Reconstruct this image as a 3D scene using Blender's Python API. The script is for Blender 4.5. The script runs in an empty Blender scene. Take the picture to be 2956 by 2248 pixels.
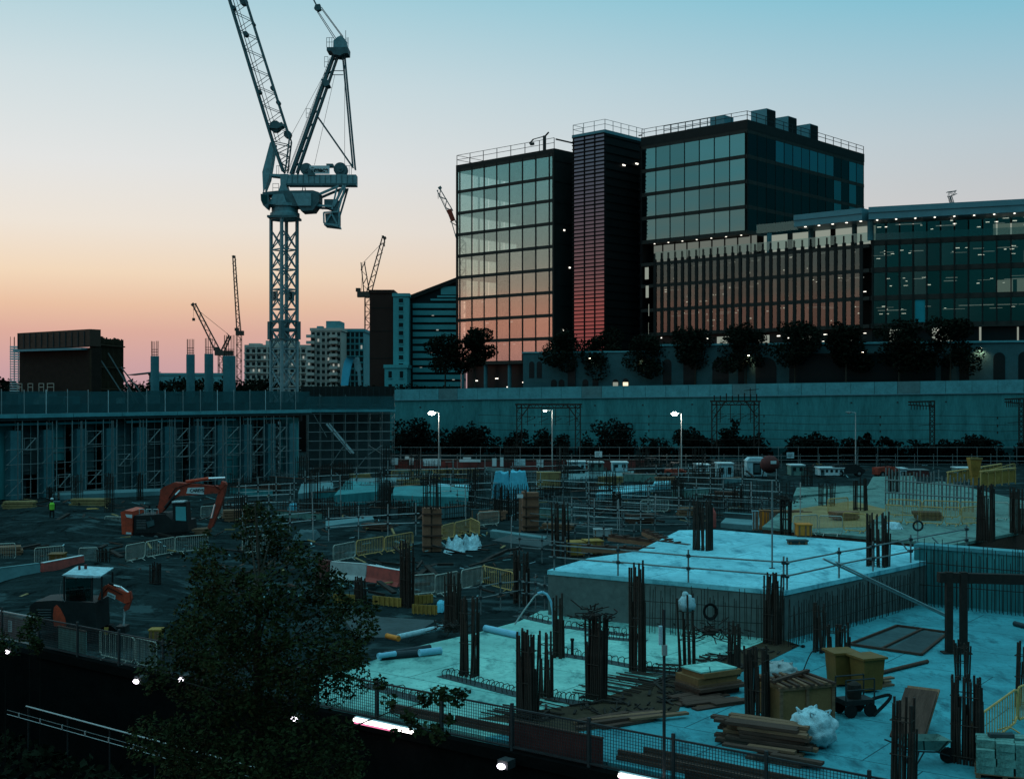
import bpy, math, random
from mathutils import Vector, Matrix, noise
R = random.Random(7)
SC = bpy.context.scene
COL = SC.collection
# ------------------------------------------------------------------ camera geometry
F, CX, HY, CH = 3600.0, 1478.0, 1130.0, 9.5          # focal (photo px), centre column, horizon row, eye height
def G(px, py, z=0.0):                                 # photo point lying on the level z
    d = F*(CH-z)/(py-HY)
    return Vector(((px-CX)*d/F, d, z))
def A(px, py, d):                                     # photo point at depth d
    return Vector(((px-CX)*d/F, d, CH+(HY-py)*d/F))
def ZY(py, d): return CH+(HY-py)*d/F
def on_line(p, dr, px):                               # where the vertical plane through column px meets the line p + t*dr
    k = (px-CX)/F
    return (k*p[1]-p[0])/(dr[0]-k*dr[1])
U = Vector((-.735, .678, 0)); V = Vector((.678, .735, 0))   # street grid of the buildings
SU = Vector((.8, -.6, 0)); SV = Vector((.6, .8, 0))          # grid of the site (fence line, and away from it)
def FL(x): return Vector((x, 33.1-.75*(x-.2), 0))            # the boundary fence line
def ang(v): return math.atan2(v[1], v[0])
# ------------------------------------------------------------------ materials
MATS = {}
def mat(name, col, rough=.8, var=.35, scale=1.5, bump=.0, metal=0.0, spec=.10, col2=None, stretch=None, coat=0):
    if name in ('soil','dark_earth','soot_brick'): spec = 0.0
    m = bpy.data.materials.new(name); m.use_nodes = True
    nt = m.node_tree; b = nt.nodes['Principled BSDF']
    tc = nt.nodes.new('ShaderNodeTexCoord'); src = tc.outputs['Object']
    if stretch:
        mp = nt.nodes.new('ShaderNodeMapping'); mp.inputs['Scale'].default_value = stretch
        nt.links.new(src, mp.inputs['Vector']); src = mp.outputs['Vector']
    n = nt.nodes.new('ShaderNodeTexNoise'); n.inputs['Scale'].default_value = scale
    n.inputs['Detail'].default_value = 6; n.inputs['Roughness'].default_value = .65
    nt.links.new(src, n.inputs['Vector'])
    n2 = nt.nodes.new('ShaderNodeTexNoise'); n2.inputs['Scale'].default_value = scale*7.3
    n2.inputs['Detail'].default_value = 4; nt.links.new(src, n2.inputs['Vector'])
    mx = nt.nodes.new('ShaderNodeMath'); mx.operation = 'MULTIPLY_ADD'
    nt.links.new(n2.outputs['Fac'], mx.inputs[0]); mx.inputs[1].default_value = .45
    nt.links.new(n.outputs['Fac'], mx.inputs[2])
    cr = nt.nodes.new('ShaderNodeValToRGB')
    c2 = col2 if col2 else [c*(1-var) for c in col]
    c1 = [min(1, c*(1+var*.5)) for c in col]
    cr.color_ramp.elements[0].position = .45; cr.color_ramp.elements[0].color = (*c2, 1)
    cr.color_ramp.elements[1].position = .95; cr.color_ramp.elements[1].color = (*c1, 1)
    nt.links.new(mx.outputs[0], cr.inputs['Fac']); nt.links.new(cr.outputs['Color'], b.inputs['Base Color'])
    b.inputs['Roughness'].default_value = rough; b.inputs['Metallic'].default_value = metal
    b.inputs['Specular IOR Level'].default_value = spec
    if coat: b.inputs['Coat Weight'].default_value = coat
    if bump:
        bp = nt.nodes.new('ShaderNodeBump'); bp.inputs['Strength'].default_value = bump; bp.inputs['Distance'].default_value = .05
        nt.links.new(n2.outputs['Fac'], bp.inputs['Height']); nt.links.new(bp.outputs['Normal'], b.inputs['Normal'])
    MATS[name] = m; return m
def slab_mat(name, c1, c2, dark, joints=True, spec=.1):
    m = mat(name, c1, .8 if joints else 1.0, .4, .5, .2 if joints else .8, col2=c2, spec=spec); nt = m.node_tree; b = nt.nodes['Principled BSDF']; base = b.inputs['Base Color'].links[0].from_socket
    tc = nt.nodes.new('ShaderNodeTexCoord')
    def stain(scale, lo, hi, col, stretch=None, detail=6):
        nonlocal base
        src = tc.outputs['Object']
        mp = nt.nodes.new('ShaderNodeMapping'); mp.inputs['Rotation'].default_value = (0,0,.64); mp.inputs['Scale'].default_value = stretch or (1,1,1); nt.links.new(src, mp.inputs['Vector'])
        n = nt.nodes.new('ShaderNodeTexNoise'); n.inputs['Scale'].default_value = scale; n.inputs['Detail'].default_value = detail; n.inputs['Roughness'].default_value = .7; nt.links.new(mp.outputs[0], n.inputs['Vector'])
        r = nt.nodes.new('ShaderNodeMapRange'); r.inputs['From Min'].default_value = lo; r.inputs['From Max'].default_value = hi; nt.links.new(n.outputs['Fac'], r.inputs['Value'])
        x = nt.nodes.new('ShaderNodeMix'); x.data_type = 'RGBA'; nt.links.new(r.outputs[0], x.inputs['Factor']); nt.links.new(base, x.inputs['A']); x.inputs['B'].default_value = (*col, 1); base = x.outputs['Result']
    stain(.22, .46, .68, [c*.55+d*.45 for c, d in zip(c1, dark)]); stain(1.1, .52, .68, dark, (1,.35,1)); stain(5.0, .55, .72, dark); stain(2.2, .62, .75, [min(1,c*1.35) for c in c1], (.3,1,1))
    if not joints:
        stain(.9, .54, .66, [min(1,c*1.9) for c in c1], (.12,1,1)); stain(.35, .55, .62, [c*2.2 for c in c1]); nt.links.new(base, b.inputs['Base Color']); return m
    br = nt.nodes.new('ShaderNodeTexBrick'); br.offset = .3; br.inputs['Scale'].default_value = 1; br.inputs['Brick Width'].default_value = 5.2; br.inputs['Row Height'].default_value = 3.9; br.inputs['Mortar Size'].default_value = .022; br.inputs['Mortar Smooth'].default_value = .3
    mp = nt.nodes.new('ShaderNodeMapping'); mp.inputs['Rotation'].default_value = (0,0,.64); nt.links.new(tc.outputs['Object'], mp.inputs['Vector']); nt.links.new(mp.outputs[0], br.inputs['Vector'])
    x = nt.nodes.new('ShaderNodeMix'); x.data_type = 'RGBA'; nt.links.new(br.outputs['Fac'], x.inputs['Factor']); nt.links.new(base, x.inputs['A']); x.inputs['B'].default_value = (*[d*.6 for d in dark], 1); nt.links.new(x.outputs['Result'], b.inputs['Base Color'])
    return m
def emat(name, col, s):
    m = bpy.data.materials.new(name); m.use_nodes = True; nt = m.node_tree; nt.nodes.clear()
    e = nt.nodes.new('ShaderNodeEmission'); e.inputs['Color'].default_value = (*col, 1); e.inputs['Strength'].default_value = s
    o = nt.nodes.new('ShaderNodeOutputMaterial'); nt.links.new(e.outputs[0], o.inputs[0]); MATS[name] = m; return m
def glass(name, refl, tint, trans, wob=.0, wscale=.5, f0=.45, see=True):
    m = bpy.data.materials.new(name); m.use_nodes = True; nt = m.node_tree; nt.nodes.clear()
    o = nt.nodes.new('ShaderNodeOutputMaterial')
    g = nt.nodes.new('ShaderNodeBsdfGlossy'); g.inputs['Color'].default_value = (*tint, 1); g.inputs['Roughness'].default_value = .02
    if see:
        t = nt.nodes.new('ShaderNodeBsdfTransparent'); t.inputs['Color'].default_value = (*trans, 1)
    else:
        t = nt.nodes.new('ShaderNodeBsdfDiffuse'); t.inputs['Color'].default_value = (*trans, 1)
    lw = nt.nodes.new('ShaderNodeLayerWeight'); lw.inputs['Blend'].default_value = .25
    ma = nt.nodes.new('ShaderNodeMath'); ma.operation = 'MULTIPLY_ADD'; ma.use_clamp = True
    nt.links.new(lw.outputs['Fresnel'], ma.inputs[0]); ma.inputs[1].default_value = .5; ma.inputs[2].default_value = refl
    oi = nt.nodes.new('ShaderNodeObjectInfo'); m5 = nt.nodes.new('ShaderNodeMath'); m5.operation = 'MULTIPLY_ADD'; nt.links.new(oi.outputs['Random'], m5.inputs[0]); m5.inputs[1].default_value = .35; m5.inputs[2].default_value = .80
    m6 = nt.nodes.new('ShaderNodeMath'); m6.operation = 'MULTIPLY'; m6.use_clamp = True; nt.links.new(ma.outputs[0], m6.inputs[0]); nt.links.new(m5.outputs[0], m6.inputs[1])
    mx = nt.nodes.new('ShaderNodeMixShader'); nt.links.new(m6.outputs[0], mx.inputs[0])
    nt.links.new(t.outputs[0], mx.inputs[1]); nt.links.new(g.outputs[0], mx.inputs[2]); nt.links.new(mx.outputs[0], o.inputs[0])
    if wob:
        tc = nt.nodes.new('ShaderNodeTexCoord'); n = nt.nodes.new('ShaderNodeTexNoise'); n.inputs['Scale'].default_value = wscale; n.inputs['Detail'].default_value = 1
        nt.links.new(tc.outputs['Object'], n.inputs['Vector'])
        bp = nt.nodes.new('ShaderNodeBump'); bp.inputs['Strength'].default_value = wob; bp.inputs['Distance'].default_value = .1
        nt.links.new(n.outputs['Fac'], bp.inputs['Height']); nt.links.new(bp.outputs['Normal'], g.inputs['Normal'])
    MATS[name] = m; return m
slab_mat('soil', (.016,.026,.027), (.009,.013,.013), (.004,.005,.005), False, 0.0)
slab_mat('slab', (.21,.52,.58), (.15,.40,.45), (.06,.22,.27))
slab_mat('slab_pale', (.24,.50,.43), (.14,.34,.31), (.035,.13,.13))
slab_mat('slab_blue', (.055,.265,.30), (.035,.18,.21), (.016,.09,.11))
mat('block_grey', (.13,.26,.23), .9, .7, 5, .3)
slab_mat('slab_wet', (.12,.215,.19), (.08,.14,.125), (.035,.06,.052))
mat('concrete', (.10,.19,.20), .9, .35, .5, .2)
mat('wall_concrete', (.045,.20,.21), .9, .5, .55, .25, stretch=(1,1,.22))
mat('wall_panel', (.09,.28,.31), .9, .35, .6, .05)
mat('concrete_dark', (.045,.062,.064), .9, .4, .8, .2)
mat('pillar_concrete', (.055,.155,.175), .9, .3, .5, .1)
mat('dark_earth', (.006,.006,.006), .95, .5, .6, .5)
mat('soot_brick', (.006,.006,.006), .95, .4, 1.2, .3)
mat('rebar', (.050,.034,.028), .7, .5, 6, .1, metal=.3)
mat('rebar_dark', (.028,.021,.018), .8, .4, 6)
mat('galv', (.36,.39,.39), .5, .3, 4, metal=.5)
mat('galv_dull', (.16,.18,.18), .6, .4, 4, metal=.3)
mat('dark_steel', (.035,.040,.042), .6, .4, 4, metal=.2)
mat('crane_mast', (.16,.24,.26), .5, .25, 2)
mat('crane_paint', (.15,.27,.29), .5, .4, 2)
mat('crane_dark', (.07,.125,.135), .6, .4, 2)
mat('far_crane', (.085,.06,.05), .7, .3, 2)
mat('timber', (.20,.10,.06), .85, .5, 1.0, .3, stretch=(1,8,8))
mat('timber_dark', (.085,.045,.034), .9, .5, 1.2, .3, stretch=(1,8,8))
mat('plywood', (.22,.105,.045), .75, .3, 1.5, .1)
mat('plywood_red', (.24,.105,.065), .8, .35, 1.5, .1)
mat('form_yellow', (.34,.18,.045), .8, .5, 1.0, .1)
mat('barrier_yellow', (.52,.30,.11), .6, .4, 4)
mat('barrier_grey', (.38,.38,.33), .55, .4, 4, metal=.3)
mat('plastic_red', (.40,.07,.055), .8, .3, 2.5, col2=(.20,.05,.045))
mat('plastic_white', (.36,.38,.37), .6, .3, 2)
mat('dark_red', (.10,.03,.028), .8, .4, 1)
mat('plant_red', (.52,.055,.022), .6, .5, 2.5, .1, spec=.2, col2=(.20,.035,.02))
mat('plant_red_dull', (.36,.045,.026), .7, .4, 2.5, .1, col2=(.11,.03,.02))
mat('plant_black', (.018,.02,.02), .6, .4, 2)
mat('rubber', (.012,.012,.012), .9, .3, 3)
mat('chrome', (.8,.8,.8), .25, .1, 2, metal=.6)
mat('white_paint', (.50,.56,.57), .5, .2, 2)
mat('sheet_blue', (.08,.36,.46), .6, .3, 2, .2)
mat('sheet_white', (.36,.52,.56), .7, .5, 5, .5)
mat('grey_bag', (.30,.33,.33), .8, .4, 4, .4)
mat('pipe_blue', (.20,.44,.55), .5, .2, 2)
mat('pipe_dark', (.03,.04,.045), .6, .3, 2)
mat('bin_yellow', (.17,.08,.022), .55, .3, 2)
mat('orange', (.62,.19,.03), .55, .3, 2)
mat('olive', (.26,.17,.075), .8, .45, .6, .2)
mat('bright_cyan', (.12,.60,.80), .5, .2, .5)
mat('blue_film', (.015,.25,.30), .5, .2, .5)
mat('brick_dark', (.028,.016,.012), .95, .35, 1.5, .2)
mat('brick_brown', (.045,.022,.018), .9, .2, .4)
mat('render_teal', (.08,.32,.34), .9, .2, .4)
mat('flat_block', (.42,.37,.33), .9, .25, .4)
mat('flat_block_teal', (.12,.30,.32), .9, .25, .4)
mat('arch_brick', (.045,.105,.115), .95, .25, .8, .2)
mat('office_frame', (.018,.018,.017), .6, .3, 1)
mat('office_band', (.035,.032,.028), .6, .3, 1)
mat('office_core', (.030,.030,.028), .8, .3, .5)
mat('louvre', (.010,.010,.010), .6, .3, 1)
mat('metal_roof', (.10,.22,.25), .5, .15, .5)
mat('bark', (.05,.045,.035), .95, .4, 6, .5)
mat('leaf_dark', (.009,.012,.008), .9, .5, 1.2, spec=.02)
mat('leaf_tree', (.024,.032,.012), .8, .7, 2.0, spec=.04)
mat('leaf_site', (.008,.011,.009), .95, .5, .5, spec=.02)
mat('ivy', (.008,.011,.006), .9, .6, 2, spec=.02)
mat('stem_dark', (.006,.006,.005), .9, .3, 3)
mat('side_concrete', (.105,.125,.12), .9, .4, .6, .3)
mat('window_dark', (.010,.014,.015), .35, .2, 1, spec=.2)
mat('net', (.05,.09,.095), .95, .4, .5)
mat('rope', (.03,.035,.04), .8, .2, 2)
mat('letter', (.012,.015,.016), .8, .1, 2)
glass('office_glass', .31, (.96,.96,.94), (.88,.93,.91), .10, .12)
glass('side_glass_low_reflect', .045, (.45,.80,.86), (.04,.06,.06), .8, .25)
glass('side_glass_sky_reflect', .30, (.45,.80,.92), (.06,.08,.08), .8, .25)
glass('net_screen', .0, (.2,.2,.2), (.45,.52,.52))
glass('office_glass_wavy', .34, (.62,.84,.88), (.10,.14,.14), .45, .20)
glass('office_glass_dim', .20, (.42,.50,.53), (.55,.58,.56), .12, .3)
glass('office_glass_teal', .12, (.55,.95,.95), (.55,.60,.58), .10, .3)
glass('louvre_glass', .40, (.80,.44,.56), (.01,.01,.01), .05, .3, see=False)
glass('terrace_glass', .10, (.8,.9,.9), (.72,.80,.80))
glass('cab_glass', .10, (.8,.9,.9), (.10,.30,.30))
glass('mesh_screen', .0, (.2,.2,.2), (.42,.50,.50))
emat('lamp_white', (1,.97,.86), 40); emat('lamp_cold', (.95,.88,1), 9); emat('tube', (1,.90,.86), 7)
emat('tube_pink', (1,.25,.45), 1.2)
emat('lamp_warm', (1,.83,.6), 14); emat('lit_room', (1,.84,.58), 1.3); emat('lit_dim', (.85,.95,.80), .30)
emat('office_lit', (.95,1,.90), .33); emat('terrace_lit', (.85,.95,.82), .15); emat('office_spot', (1,.93,.80), 2.2); mat('green_vest', (.20,.55,.05), .8, .2, 3); mat('form_dark', (.045,.030,.018), .95, .5, 1.5, .2)
# ------------------------------------------------------------------ mesh builder
class MB:
    def __init__(s): s.v = []; s.f = []
    def add(s, vs, fs):
        n = len(s.v); s.v += [tuple(v) for v in vs]; s.f += [tuple(i+n for i in f) for f in fs]; return s
    def box(s, x0, y0, z0, x1, y1, z1):
        return s.add([(x0,y0,z0),(x1,y0,z0),(x1,y1,z0),(x0,y1,z0),(x0,y0,z1),(x1,y0,z1),(x1,y1,z1),(x0,y1,z1)],
                     [(0,3,2,1),(4,5,6,7),(0,1,5,4),(1,2,6,5),(2,3,7,6),(3,0,4,7)])
    def beam(s, a, b, w, h=None, up=(0,0,1)):
        a = Vector(a); b = Vector(b); h = h or w; d = b-a
        if d.length < 1e-6: return s
        d.normalize(); u = Vector(up)
        if abs(d.dot(u)) > .98: u = Vector((0,1,0))
        r = d.cross(u).normalized(); u = r.cross(d)
        r *= w/2; u *= h/2
        return s.add([a-r-u, a+r-u, a+r+u, a-r+u, b-r-u, b+r-u, b+r+u, b-r+u],
                     [(0,1,2,3),(7,6,5,4),(0,4,5,1),(1,5,6,2),(2,6,7,3),(3,7,4,0)])
    def tube(s, a, b, r, n=6, r2=None, cap=True):
        a = Vector(a); b = Vector(b); r2 = r if r2 is None else r2; d = b-a
        if d.length < 1e-6: return s
        d.normalize(); u = Vector((0,0,1)) if abs(d.z) < .95 else Vector((1,0,0))
        x = d.cross(u).normalized(); y = d.cross(x)
        vs = []
        for c, rr in ((a, r), (b, r2)):
            for i in range(n):
                t = 2*math.pi*i/n; vs.append(c+x*(math.cos(t)*rr)+y*(math.sin(t)*rr))
        fs = [(i, (i+1) % n, n+(i+1) % n, n+i) for i in range(n)]
        if cap: fs += [tuple(range(n-1,-1,-1)), tuple(range(n, 2*n))]
        return s.add(vs, fs)
    def path(s, pts, r, n=6):
        for a, b in zip(pts, pts[1:]): s.tube(a, b, r, n)
        return s
    def prism(s, pts, z0, z1):
        n = len(pts); vs = [(p[0],p[1],z0) for p in pts]+[(p[0],p[1],z1) for p in pts]
        return s.add(vs, [tuple(range(n-1,-1,-1)), tuple(range(n,2*n))]+[(i,(i+1)%n,n+(i+1)%n,n+i) for i in range(n)])
    def plate(s, pts, off):                            # polygon of 3-D points given thickness by a vector
        n = len(pts); o = Vector(off); vs = [Vector(p) for p in pts]+[Vector(p)+o for p in pts]
        return s.add(vs, [tuple(range(n-1,-1,-1)), tuple(range(n,2*n))]+[(i,(i+1)%n,n+(i+1)%n,n+i) for i in range(n)])
    def lathe(s, c, prof, n=12):
        vs = []; 
        for r, z in prof:
            for i in range(n):
                t = 2*math.pi*i/n; vs.append((c[0]+r*math.cos(t), c[1]+r*math.sin(t), c[2]+z))
        k = len(prof); fs = [(j*n+i, j*n+(i+1)%n, (j+1)*n+(i+1)%n, (j+1)*n+i) for j in range(k-1) for i in range(n)]
        fs += [tuple(range(n-1,-1,-1)), tuple(range((k-1)*n, k*n))]
        return s.add(vs, fs)
    def blob(s, c, rx, ry, rz, seed=0, amp=.25, n=14, m=9, flat=True):
        vs = []; c = Vector(c)
        for j in range(m+1):
            ph = math.pi*j/m
            for i in range(n):
                t = 2*math.pi*i/n; d = Vector((math.sin(ph)*math.cos(t), math.sin(ph)*math.sin(t), math.cos(ph)))
                k = 1+amp*(noise.noise(d*2.1+Vector((seed*3.7,seed,0)))+.6*noise.noise(d*5.3+Vector((seed,seed*2.1,5))))
                p = Vector((d.x*rx*k, d.y*ry*k, d.z*rz*k))
                if flat: p.z = max(p.z, -rz*.98)
                vs.append(c+p)
        return s.add(vs, [(j*n+i, j*n+(i+1)%n, (j+1)*n+(i+1)%n, (j+1)*n+i) for j in range(m) for i in range(n)])
    def mesh(s, name, m):
        me = bpy.data.meshes.new(name); me.from_pydata(s.v, [], s.f); me.materials.append(MATS[m]); me.update(); return me
    def build(s, name, m, parent=None, loc=None, smooth=False):
        o = bpy.data.objects.new(name, s.mesh(name, m)); COL.objects.link(o)
        if smooth:
            for p in o.data.polygons: p.use_smooth = True
        if parent is not None: o.parent = parent
        if loc is not None: o.location = loc
        return o
def tag(o, label, cat, group=None, kind=None):
    if label: o['label'] = label
    if cat: o['category'] = cat
    if group: o['group'] = group
    if kind: o['kind'] = kind
    return o
def thing(name, label, cat, loc=(0,0,0), rz=0, group=None):
    o = bpy.data.objects.new(name, None); COL.objects.link(o); o.location = loc; o.rotation_euler = (0,0,rz)
    o.empty_display_size = .2
    return tag(o, label, cat, group)
def struct(o): o['kind'] = 'structure'; return o
def part(name, me, parent, loc=(0,0,0), rz=0, label=None):
    o = bpy.data.objects.new(name, me); COL.objects.link(o); o.parent = parent; o.location = loc; o.rotation_euler = (0,0,rz)
    if label: o['label'] = label
    return o
def dup(root, loc, rz, label=None, group=None):
    r = root.copy(); COL.objects.link(r); r.location = loc; r.rotation_euler = (0,0,rz)
    if label: r['label'] = label
    if group: r['group'] = group
    for ch in list(root.children):
        c = ch.copy(); COL.objects.link(c); c.parent = r
        for g in list(ch.children):
            d = g.copy(); COL.objects.link(d); d.parent = c
    return r
def text_mesh(name, s, size, m, parent, loc, rot, depth=.01, spacing=1.0, bold=0):
    cu = bpy.data.curves.new(name, 'FONT'); cu.body = s; cu.size = size; cu.extrude = depth; cu.align_x = 'CENTER'; cu.align_y = 'CENTER'
    cu.space_character = spacing; cu.offset = bold
    o = bpy.data.objects.new('tmp', cu); COL.objects.link(o)
    dg = bpy.context.evaluated_depsgraph_get(); me = bpy.data.meshes.new_from_object(o.evaluated_get(dg))
    bpy.data.objects.remove(o); me.materials.clear(); me.materials.append(MATS[m]); me.name = name
    q = bpy.data.objects.new(name, me); COL.objects.link(q); q.parent = parent; q.location = loc; q.rotation_euler = rot
    return q
# ------------------------------------------------------------------ camera
cam = bpy.data.cameras.new('camera'); co = bpy.data.objects.new('camera', cam); COL.objects.link(co)
co.location = (0,0,CH); co.rotation_euler = (math.radians(90),0,0)
cam.sensor_width = 36; cam.lens = 36*F/2956; cam.shift_y = 6/2956; cam.clip_end = 9000; cam.clip_start = .2
SC.camera = co
# ------------------------------------------------------------------ dusk sky and light
w = bpy.data.worlds.new('World'); SC.world = w; w.use_nodes = True
nt = w.node_tree; bg = nt.nodes['Background']; N = nt.nodes.new; L = nt.links.new
def srgb(r, g, b): return [((c/255+.055)/1.055)**2.4 if c > 10 else c/255/12.92 for c in (r,g,b)]
tc = N('ShaderNodeTexCoord'); sp = N('ShaderNodeSeparateXYZ'); L(tc.outputs['Generated'], sp.inputs[0])
el = N('ShaderNodeMath'); el.operation = 'ARCSINE'; L(sp.outputs['Z'], el.inputs[0])
el2 = N('ShaderNodeMath'); el2.operation = 'DIVIDE'; L(el.outputs[0], el2.inputs[0]); el2.inputs[1].default_value = math.radians(45)
def ramp(stops):
    r = N('ShaderNodeValToRGB'); e = r.color_ramp.elements
    while len(e) > 1: e.remove(e[0])
    for i, (deg, c) in enumerate(stops):
        q = e[0] if i == 0 else e.new(deg/45); q.position = deg/45; q.color = (*c, 1)
    L(el2.outputs[0], r.inputs['Fac']); return r
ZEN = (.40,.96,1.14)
W_ = ramp([(0,srgb(188,154,164)),(1.2,srgb(202,160,162)),(2.6,srgb(217,169,156)),(3.8,srgb(231,190,162)),(5.2,srgb(240,214,186)),(7.3,srgb(236,226,214)),(10,srgb(226,227,226)),(13.7,srgb(206,220,224)),(17.5,srgb(170,207,218)),(28,srgb(120,190,205)),(45,ZEN)])
M_ = ramp([(0,srgb(200,165,160)),(3,srgb(206,182,174)),(6,srgb(202,196,196)),(9,srgb(188,195,200)),(11,srgb(178,196,205)),(14,srgb(150,192,208)),(17.5,srgb(108,186,208)),(28,srgb(90,180,205)),(45,ZEN)])
E_ = ramp([(0,srgb(8,60,66)),(5,srgb(10,92,98)),(9,srgb(12,96,108)),(14,srgb(16,96,116)),(26,srgb(30,125,150)),(45,ZEN)])
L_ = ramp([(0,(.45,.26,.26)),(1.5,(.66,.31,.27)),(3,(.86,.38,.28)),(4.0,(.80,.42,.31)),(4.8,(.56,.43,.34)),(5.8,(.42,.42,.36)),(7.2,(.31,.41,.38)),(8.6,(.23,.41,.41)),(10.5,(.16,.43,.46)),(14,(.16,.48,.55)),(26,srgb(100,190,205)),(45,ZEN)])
nv = N('ShaderNodeVectorMath'); nv.operation = 'MULTIPLY'; L(tc.outputs['Generated'], nv.inputs[0]); nv.inputs[1].default_value = (1,1,0)
nn = N('ShaderNodeVectorMath'); nn.operation = 'NORMALIZE'; L(nv.outputs[0], nn.inputs[0])
SAZ = math.radians(-58)
dp = N('ShaderNodeVectorMath'); dp.operation = 'DOT_PRODUCT'; L(nn.outputs[0], dp.inputs[0]); dp.inputs[1].default_value = (math.sin(SAZ), math.cos(SAZ), 0)
def mr(a, b):
    m = N('ShaderNodeMapRange'); m.interpolation_type = 'SMOOTHSTEP'; L(dp.outputs['Value'], m.inputs['Value'])
    m.inputs['From Min'].default_value = a; m.inputs['From Max'].default_value = b; return m
m1 = mr(-.14, .14); m2 = mr(.02, .86)
x1 = N('ShaderNodeMix'); x1.data_type = 'RGBA'; L(m1.outputs[0], x1.inputs['Factor']); L(E_.outputs[0], x1.inputs['A']); L(M_.outputs[0], x1.inputs['B'])
x2 = N('ShaderNodeMix'); x2.data_type = 'RGBA'; L(m2.outputs[0], x2.inputs['Factor']); L(x1.outputs['Result'], x2.inputs['A']); L(W_.outputs[0], x2.inputs['B'])
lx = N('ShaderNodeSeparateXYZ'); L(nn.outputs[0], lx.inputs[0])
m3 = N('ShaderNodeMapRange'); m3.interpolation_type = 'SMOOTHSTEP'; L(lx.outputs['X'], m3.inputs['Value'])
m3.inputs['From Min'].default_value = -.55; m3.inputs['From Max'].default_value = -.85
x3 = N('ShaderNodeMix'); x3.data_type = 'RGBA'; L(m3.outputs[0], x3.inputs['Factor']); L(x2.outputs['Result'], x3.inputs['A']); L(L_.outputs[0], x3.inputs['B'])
sky = N('ShaderNodeTexSky'); sky.sky_type = 'NISHITA'; sky.sun_disc = False; sky.sun_elevation = math.radians(1); sky.sun_rotation = SAZ
ml = N('ShaderNodeVectorMath'); ml.operation = 'SCALE'; L(sky.outputs[0], ml.inputs[0]); ml.inputs['Scale'].default_value = .01
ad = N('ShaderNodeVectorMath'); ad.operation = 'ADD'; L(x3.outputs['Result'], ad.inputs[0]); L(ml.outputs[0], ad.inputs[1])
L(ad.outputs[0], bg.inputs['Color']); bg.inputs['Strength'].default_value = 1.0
sl = bpy.data.lights.new('sun', 'SUN'); sl.energy = .05; sl.angle = math.radians(12); sl.color = (1,.66,.45)
so = bpy.data.objects.new('sun', sl); COL.objects.link(so)
so.rotation_euler = Vector((-math.sin(SAZ), -math.cos(SAZ), -math.tan(math.radians(3)))).to_track_quat('-Z','Y').to_euler()
SC.view_settings.view_transform = 'Standard'; SC.view_settings.look = 'None'; SC.view_settings.gamma = 1; SC.view_settings.exposure = 0
# ================================================================== the ground
ZG, Z3, ZU = -.6, 1.9, 9.0
SO = FL(0)                                              # origin of the site grid on the fence line
def site(s, t, z=0): p = SO+SU*s+SV*t; return Vector((p.x, p.y, z))
def to_site(p):
    d = Vector((p[0],p[1],0))-SO; return d.dot(SU), d.dot(SV)
b = MB(); a0 = site(-4000,0); a1 = site(90,0)
b.add([(a0.x,a0.y,-1.0),(a1.x,a1.y,-1.0),(3500,4200,-1.0),(-3500,7000,-1.0)], [(0,1,2,3)])
struct(b.build('ground', 'soil'))
b = MB(); ns, ntt = 150, 130; vs = []
for j in range(ntt+1):
    for i in range(ns+1):
        s = -150+210*i/ns; t = .02+190*(j/ntt)**1.4
        p = site(s,t); n = noise.noise(Vector((s*.11,t*.11,3)))+.5*noise.noise(Vector((s*.35,t*.35,9)))
        z = ZG-.06+.13*n
        # heaps of spoil on the left
        for hx, hy, hr, hh in ((-24,66,7,.9),(-17,60,4,.6),(-30,86,9,1.0),(-36,100,8,.9),(-3,66,5,.5),(-20,52,4,.35)):
            dd = ((p.x-hx)**2+(p.y-hy)**2)/hr**2
            if dd < 4: z += hh*math.exp(-dd*1.3)*(.75+.5*n)
        if t > 150: z = ZG
        vs.append((p.x,p.y,z))
b.add(vs, [(j*(ns+1)+i, j*(ns+1)+i+1, (j+1)*(ns+1)+i+1, (j+1)*(ns+1)+i) for j in range(ntt) for i in range(ns)])
struct(b.build('site_ground', 'soil', smooth=True))
# railway cutting in front of the site
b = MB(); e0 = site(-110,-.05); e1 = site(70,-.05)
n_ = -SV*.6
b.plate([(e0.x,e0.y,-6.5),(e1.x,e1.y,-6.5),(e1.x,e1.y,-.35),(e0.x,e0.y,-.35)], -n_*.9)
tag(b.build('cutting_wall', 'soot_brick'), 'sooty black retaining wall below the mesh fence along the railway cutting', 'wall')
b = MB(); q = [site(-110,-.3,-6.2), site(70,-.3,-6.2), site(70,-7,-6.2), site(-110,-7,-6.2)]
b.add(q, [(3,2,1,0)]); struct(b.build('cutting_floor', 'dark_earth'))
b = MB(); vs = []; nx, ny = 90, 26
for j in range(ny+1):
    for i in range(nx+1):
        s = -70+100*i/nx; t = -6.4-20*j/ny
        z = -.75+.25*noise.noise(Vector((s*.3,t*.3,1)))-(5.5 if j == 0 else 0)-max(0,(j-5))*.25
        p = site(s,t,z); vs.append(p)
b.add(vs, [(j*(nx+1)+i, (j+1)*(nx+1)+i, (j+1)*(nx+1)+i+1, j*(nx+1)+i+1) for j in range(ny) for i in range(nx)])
struct(b.build('near_bank', 'dark_earth', smooth=True))
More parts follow.
